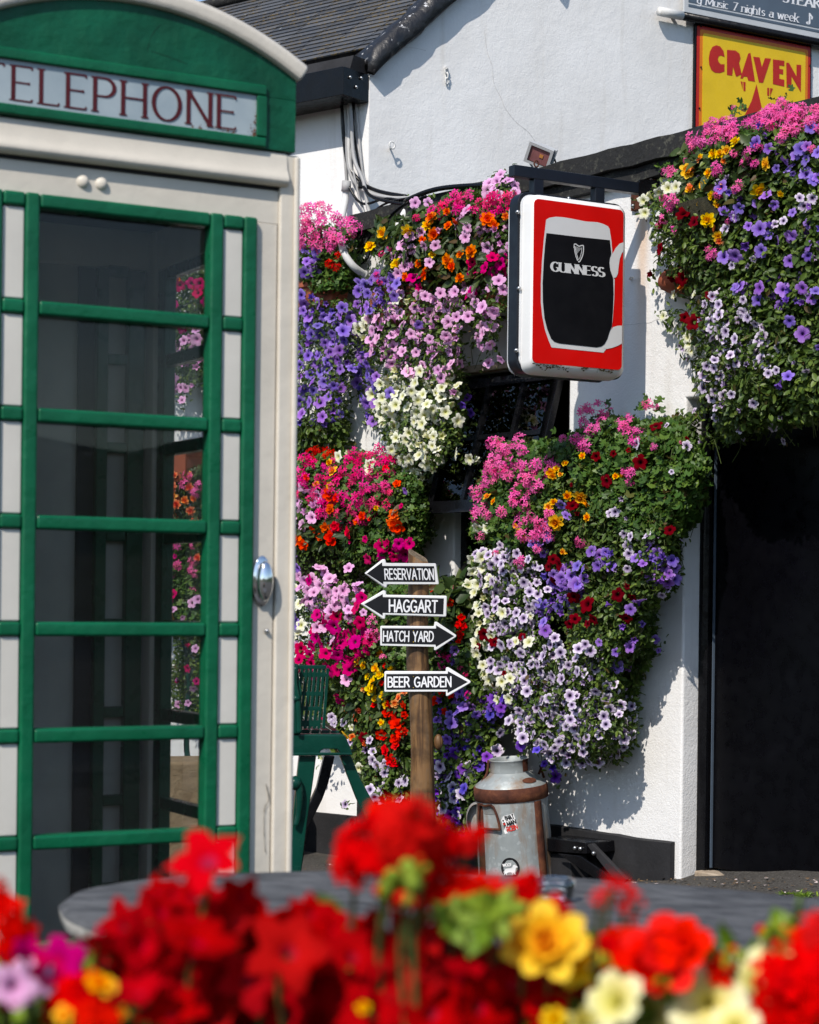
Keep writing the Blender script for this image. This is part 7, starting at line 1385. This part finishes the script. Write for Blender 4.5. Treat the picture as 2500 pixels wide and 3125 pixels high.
m = MB(); c = ANNEX.at(S(2330, 760), ZB(ANNEX, 2330, 640), .2); m.lathe([(.02, -.26), (.14, -.22), (.2, -.1), (.23, 0), (.21, .005), (.02, -.01)], 24, lambda x, y, z: c + ANNEX.t * (x * 1.25) + ANNEX.n * (y * .75) + Vector((0, 0, z))); m.build('moss_lining', MAT['moss'], t, smooth=True)
m = MB(); m.tube([ANNEX.at(S(2330, 760), c.z + .3, 0), ANNEX.at(S(2330, 760), c.z + .3, .2)], .008, 6); m.tube([c + Vector((0, 0, .3)), c], .004, 6); m.build('bracket', MAT['black'], t)
t = thing('wall_pot', 'round red clay wall pot left of the hanging basket', 'pot', ANNEX.hit(2050, 850, .05)); c = ANNEX.hit(2048, 852, .09)
m = MB(); m.lathe([(.080, -.085), (.082, -.05), (.072, -.01), (.05, .018), (.02, .03), (.002, .032)], 24, lambda x, y, z: c + ANNEX.t * x * 1.25 + ANNEX.n * (z * .9) + Vector((0, 0, y * .72))); m.build('bowl', MAT['terracotta'], t, smooth=True)

# ---------------------------------------------------------------- weeds and litter on the ground
for i, (px, py, s_, lb) in enumerate(((2457, 2740, 1.0, 'larger green weed on the tarmac near the door threshold'), (2396, 2732, .6, 'smaller green weed on the tarmac left of the larger weed'))):
    d = ray(px, py); c = Vector((0, 0, CZ)); tt = 6.5
    for _ in range(20): q = c + d * tt; tt = (CZ - gz(q.x, q.y)) / -d.z
    q = c + d * tt; root = thing('weed', lb, 'weed', q); V, Fc = [], []; rg = random.Random(i)
    for k in range(60):
        a = rg.uniform(0, 6.28); leaf_into(V, Fc, q + Vector((rg.gauss(0, .018), rg.gauss(0, .018), .002)) * s_, Vector((math.cos(a), math.sin(a), rg.uniform(.2, 1.2))), Vector((0, 0, 1)), .035 * s_, .012 * s_, 'long', rg)
    me = bpy.data.meshes.new('leaves'); me.from_pydata([tuple(v - q) for v in V], [], Fc); me.materials.append(MAT['leafY']); link(bpy.data.objects.new('leaves', me), root)
rg = random.Random(8); mb = MB()
for k in range(900):
    s = rg.uniform(.2, 3.6); b = abs(rg.gauss(0, .28)) + .03; p = ANNEX.at(s, 0, b); z = gz(p.x, p.y) + .008; r = rg.uniform(.003, .012); a0 = rg.uniform(0, 6.28)
    mb.add([Vector((p.x + r * math.cos(a0 + j * 1.5708) * rg.uniform(.6, 1.2), p.y + r * math.sin(a0 + j * 1.5708) * rg.uniform(.5, 1.1), z + rg.uniform(0, .006))) for j in range(4)], [(0, 1, 2, 3)], rg.choice((0, 0, 0, 1, 1, 2)))
tag(mb.build('litter', [paint('dry_leaf_litter', (.16, .10, .05), .8, .4, .1, 40), paint('dark_leaf_litter', (.06, .045, .03), .8, .4, .1, 40), paint('pale_petal_litter', (.5, .42, .4), .8, .3, .1, 40)]), kind='stuff')

# ---------------------------------------------------------------- the flowers right in front of the camera (out of focus)
ND = 1.42
class Near:
    def pt(s, x, y, k=1.0): return P(x, y, ND + (1 - k) * .25)
    def normal(s, x, y): return Vector((0, -.8, .6))
near = Near()
def nplant(name, label, cat, kind, colour, pts, leaf='oval', leafmat='leafA', leafsize=(.035, .02), nleaf=60, spread=90, up=.35, group=None, dep=.05, wild=.3):
    rg = random.Random(sum(ord(c) for c in label)); mx = sum(p[0] for p in pts) / len(pts); my = sum(p[1] for p in pts) / len(pts)
    base = P(mx, 3260, ND + .04); root = thing(name, label, cat, base, group or {'petunia': 'petunias in the foreground planter', 'geranium': 'geraniums in the foreground planter', 'begonia': 'begonias in the foreground planter'}.get(cat)); V, Fc = [], []; st = MB()
    if colour == 'starred':      # more blooms in between, a little further back and turned every way
        pts = list(pts) + [(p[0] + rg.gauss(0, 55), p[1] + abs(rg.gauss(0, 60)) + 8, p[2] * rg.uniform(.7, .95), rg.uniform(.0, .09)) for p in pts for _ in (0, 1)]
    for q in pts:
        x, y, r = q[:3]; D = ND + (q[3] if len(q) > 3 else rg.uniform(-dep, dep)); c = P(x, y, D); toc = (Vector((0, 0, CZ)) - c).normalized()
        f = (toc * .85 + Vector((0, 0, up)) + SUNV * .25 + Vector((rg.gauss(0, wild), rg.gauss(0, wild * .6), rg.gauss(0, wild * .9)))).normalized(); rad = r * (.98 if colour == 'starred' else 1.1) / F * D
        o = bpy.data.objects.new('flower', flower_mesh(kind, colour, rg.randrange(50))); link(o, root); o.location = c - base; o.rotation_euler = (f.to_track_quat('Z', 'Y') @ Quaternion((0, 0, 1), rg.uniform(0, 6.28))).to_euler(); o.scale = (rad,) * 3
        end = P(x + rg.uniform(-20, 20), 3280, D + .05); st = MB(); st.tube(smooth_path([c - f * rad * .5, c + (end - c) * .35 + Vector((rg.uniform(-.01, .01), .01, 0)), end], 4), .0022, 5, cap=False); st.build('stem', MAT['stem'], root, smooth=True)
        for _ in range(nleaf // len(pts)):
            xx, yy = x + rg.gauss(0, spread), y + abs(rg.gauss(0, spread)) + 40; upv = Vector((rg.gauss(0, .5), -.6 + rg.gauss(0, .4), .8)).normalized()
            leaf_into(V, Fc, P(xx, yy, D + .03 + rg.uniform(0, .06)), Vector((rg.gauss(0, 1), rg.gauss(0, .5), rg.gauss(0, .8))), upv, leafsize[0] * rg.uniform(.7, 1.2), leafsize[1] * rg.uniform(.7, 1.2), leaf, rg)
    if V:
        me = bpy.data.meshes.new('foliage'); me.from_pydata([tuple(v - base) for v in V], [], Fc); me.materials.append(MAT[leafmat]); link(bpy.data.objects.new('foliage', me), root)
    return root
nplant('star_petunia', 'dark red star petunias massed at the lower left of the foreground', 'petunia', 'sharpstar', 'starred', [(610, 2855, 128, -.04), (885, 2895, 130, -.05), (505, 2775, 92), (700, 2800, 100, .02), (735, 2745, 85, .02), (440, 2880, 100), (575, 2985, 115), (765, 2985, 110, -.02), (965, 3010, 112), (420, 3010, 110), (690, 3080, 118), (860, 3100, 112), (370, 2820, 80, .03), (960, 2790, 84, .03), (470, 2715, 58, .05), (575, 2735, 70, .05), (520, 3080, 110), (640, 2930, 84, .05), (800, 2830, 80, .05), (930, 2940, 86, .04), (400, 2940, 84, .05), (1010, 2900, 80, .03), (1040, 3050, 100), (330, 2920, 74, .05), (840, 3010, 84, .06), (660, 2760, 66, .07), (545, 2860, 84, .06), (720, 2880, 84, .06), (630, 3030, 90, .05), (480, 2960, 84, .06), (790, 2920, 80, .07), (900, 2800, 66, .06), (380, 2970, 70, .07), (960, 2870, 70, .07), (560, 2800, 70, .08), (750, 3040, 84, .07), (930, 3060, 84, .05), (500, 2900, 70, .09)], nleaf=150, wild=.6)
nplant('star_petunia', 'single pinkish red star petunia standing in front of the booth glass', 'petunia', 'sharpstar', 'pinkred', [(632, 2618, 104, -.02)], nleaf=0)
nplant('star_petunia', 'dark red star petunias massed in the middle of the foreground', 'petunia', 'sharpstar', 'starred', [(1080, 2910, 92), (1090, 2985, 108, -.02), (1200, 2900, 98), (1270, 3000, 115, -.03), (1420, 2985, 110), (1130, 3080, 112), (1480, 3070, 118, -.02), (1330, 3090, 112), (1570, 2990, 94, .02), (1720, 2985, 88, .03), (1660, 3085, 96), (1260, 2850, 82, .04), (1370, 2900, 82, .05), (1180, 2990, 80, .05), (1350, 2960, 84, .05), (1500, 2960, 84, .05), (1560, 3090, 92, .02), (1220, 3090, 92, .03), (1400, 3090, 92, .03), (1640, 3000, 74, .06), (1140, 2830, 66, .06), (1770, 3060, 80, .05), (1120, 2880, 70, .07), (1230, 2940, 76, .07), (1300, 2920, 70, .08), (1450, 3010, 84, .06), (1530, 3030, 80, .06), (1180, 3050, 84, .06), (1050, 2960, 76, .06), (1360, 3030, 80, .06), (1600, 3050, 76, .07), (1690, 3030, 70, .06)], nleaf=130, wild=.6)
nplant('zonal_geranium', 'large scarlet geranium head above the slate table', 'geranium', 'fullgeranium', 'redger', [(1150, 2590, 120, -.02), (1250, 2545, 115), (1320, 2590, 90, .01), (1215, 2510, 80, .02), (1425, 2570, 46, .02), (1090, 2640, 82, .01), (1240, 2640, 95, -.01), (1460, 2545, 30, .02), (1170, 2500, 60, .03)], leaf='lobed', leafmat='leafY', leafsize=(.06, .05), nleaf=6)
nplant('zonal_geranium', 'wide scarlet geranium in front of the churn\'s foot', 'geranium', 'fullgeranium', 'redger', [(1480, 2760, 100), (1590, 2745, 72), (1390, 2740, 92), (1680, 2790, 58), (1330, 2720, 82, .03), (1620, 2690, 36, .02), (1560, 2790, 70, .02)], leaf='lobed', leafmat='leafY', leafsize=(.05, .045), nleaf=0)
nplant('geranium_buds', 'pale green geranium buds below the large scarlet head', 'geranium', 'bud', 'bud', [(1240, 2700, 85, -.08), (1190, 2740, 60, -.06), (1290, 2650, 40, -.09)], nleaf=2)
nplant('zonal_geranium', 'small scarlet geranium buds on thin stalks over the slate table', 'geranium', 'loosegeranium', 'redger', [(1905, 2745, 62), (1870, 2700, 45), (1828, 2745, 28), (1935, 2760, 42)], leaf='lobed', leafmat='leafY', leafsize=(.02, .016), nleaf=3)
lm = bpy.data.materials['lime_leaf']
V, Fc = [], []; rg = random.Random(31); q = P(1450, 3260, ND); root = thing('geranium_leaf', 'round bright green geranium leaf between scarlet and yellow flowers', 'leaf', q)
for x, y, r in ((1400, 2815, .036), (1480, 2800, .044), (1545, 2790, .036), (1440, 2850, .034), (1350, 2800, .024)): leaf_into(V, Fc, P(x, y, ND - .05), Vector((rg.uniform(-1, 1), -.2, .6)), Vector((0, -.75, .65)), r, r, 'lobed', rg)
me = bpy.data.meshes.new('blade'); me.from_pydata([tuple(v - q) for v in V], [], Fc); me.materials.append(lm); link(bpy.data.objects.new('blade', me), root)
nplant('begonia', 'bright yellow begonia in the middle of the foreground', 'begonia', 'begonia', 'yellow', [(1670, 2880, 125, -.03), (1745, 2930, 85), (1600, 2880, 80), (1690, 3110, 40), (1640, 3140, 40)], leaf='point', leafmat='leafY', leafsize=(.05, .03), nleaf=12)
nplant('begonia', 'orange red begonia right of the yellow one in the foreground', 'begonia', 'openbegonia', 'redbeg', [(2030, 2920, 130, -.02), (1960, 2960, 95), (2090, 2880, 85), (2200, 2960, 50), (1850, 2910, 70, .02), (1880, 2870, 50, .03)], leaf='point', leafmat='leafY', leafsize=(.05, .03), nleaf=18)
nplant('zonal_geranium', 'big scarlet geranium filling the bottom right corner', 'geranium', 'fullgeranium', 'redger', [(2480, 2880, 90), (2430, 3040, 140, -.03), (2330, 3100, 90), (2510, 3000, 120), (2540, 2860, 90), (2500, 3110, 110), (2390, 2980, 80, .02)], leaf='lobed', leafmat='leafY', leafsize=(.05, .045), nleaf=10)
nplant('trailing_petunia', 'cream petunias at the lower right of the foreground', 'petunia', 'petunia', 'lemon', [(2155, 3050, 110, -.02), (1960, 3085, 120), (1870, 3050, 90), (2320, 2990, 95, .02), (2370, 2930, 75, .03), (2060, 3130, 90), (2240, 3120, 70), (1780, 3120, 70)], leafmat='leafY', nleaf=90, leafsize=(.04, .022))
nplant('geranium_buds', 'green geranium bud cluster near the right edge over the table', 'geranium', 'bud', 'bud', [(2360, 2860, 60), (2240, 2930, 45), (2020, 3000, 40), (2400, 2830, 35)], leafmat='leafY', nleaf=40, leafsize=(.04, .02))
nplant('trailing_petunia', 'magenta and pink petunias at the bottom left corner', 'petunia', 'petunia', 'magenta', [(30, 2930, 100), (80, 2910, 75), (180, 2930, 75), (20, 3060, 60), (150, 2960, 55)], nleaf=50, leafmat='leafY')
nplant('trailing_petunia', 'pale pink petunias below the magenta ones in the bottom left corner', 'petunia', 'petunia', 'palepink', [(95, 2985, 72, -.02), (40, 3010, 65), (160, 2990, 50)], nleaf=30, leafmat='leafY')
nplant('zonal_geranium', 'scarlet geranium at the left edge of the foreground', 'geranium', 'fullgeranium', 'redger', [(5, 2800, 80, .02), (45, 2870, 75, .02), (250, 3050, 85), (220, 3000, 62), (300, 3110, 80), (-25, 2740, 60, .03), (80, 2920, 50, .03), (180, 3090, 60)], leaf='lobed', leafmat='leafY', leafsize=(.05, .045), nleaf=12)
nplant('begonia', 'small yellow and orange begonia flecks at the bottom left', 'begonia', 'openbegonia', 'gold', [(300, 3000, 40, -.05), (330, 3020, 32, -.05), (195, 3100, 32, -.05), (375, 3090, 18, -.05), (1110, 3075, 22, -.05)], nleaf=20, leafmat='leafY')
tr = thing('planter_trough', 'planter trough under the foreground flowers', 'planter', P(1250, 3340, ND + .05)); c = tr.location
m = MB(); m.box((-.55, -.10, -.22), (.55, .12, -.005), lambda x, y, z: Vector((c.x + x, c.y + y, c.z + z))); m.build('trough', MAT['black'], tr, bevel=.01)
m = MB(); m.box((-.53, -.08, -.0048), (.53, .10, .004), lambda x, y, z: Vector((c.x + x, c.y + y, c.z + z))); m.build('soil', MAT['moss'], tr)
m = MB()
for sx in (-.48, .48): m.box((sx - .03, -.03, -c.z), (sx + .03, .03, -.221), lambda x, y, z: Vector((c.x + x, c.y + y, c.z + z)))
m.build('stand', MAT['black'], tr)
for base_, grp in {'wall_hook': 'painted hooks on the walls', 'conduit_pipe': 'white conduit pipes', 'flower_tub': 'tubs among the flowers', 'window_box': 'planters under the windows', 'weed': 'weeds on the tarmac', 'geranium_buds': 'geraniums in the foreground planter'}.items():
    for o in bpy.data.objects:
        if o.parent is None and o.name.split('.')[0] == base_: o['group'] = grp
print('flowers on the wall', NF[0], 'objects', len(bpy.data.objects))
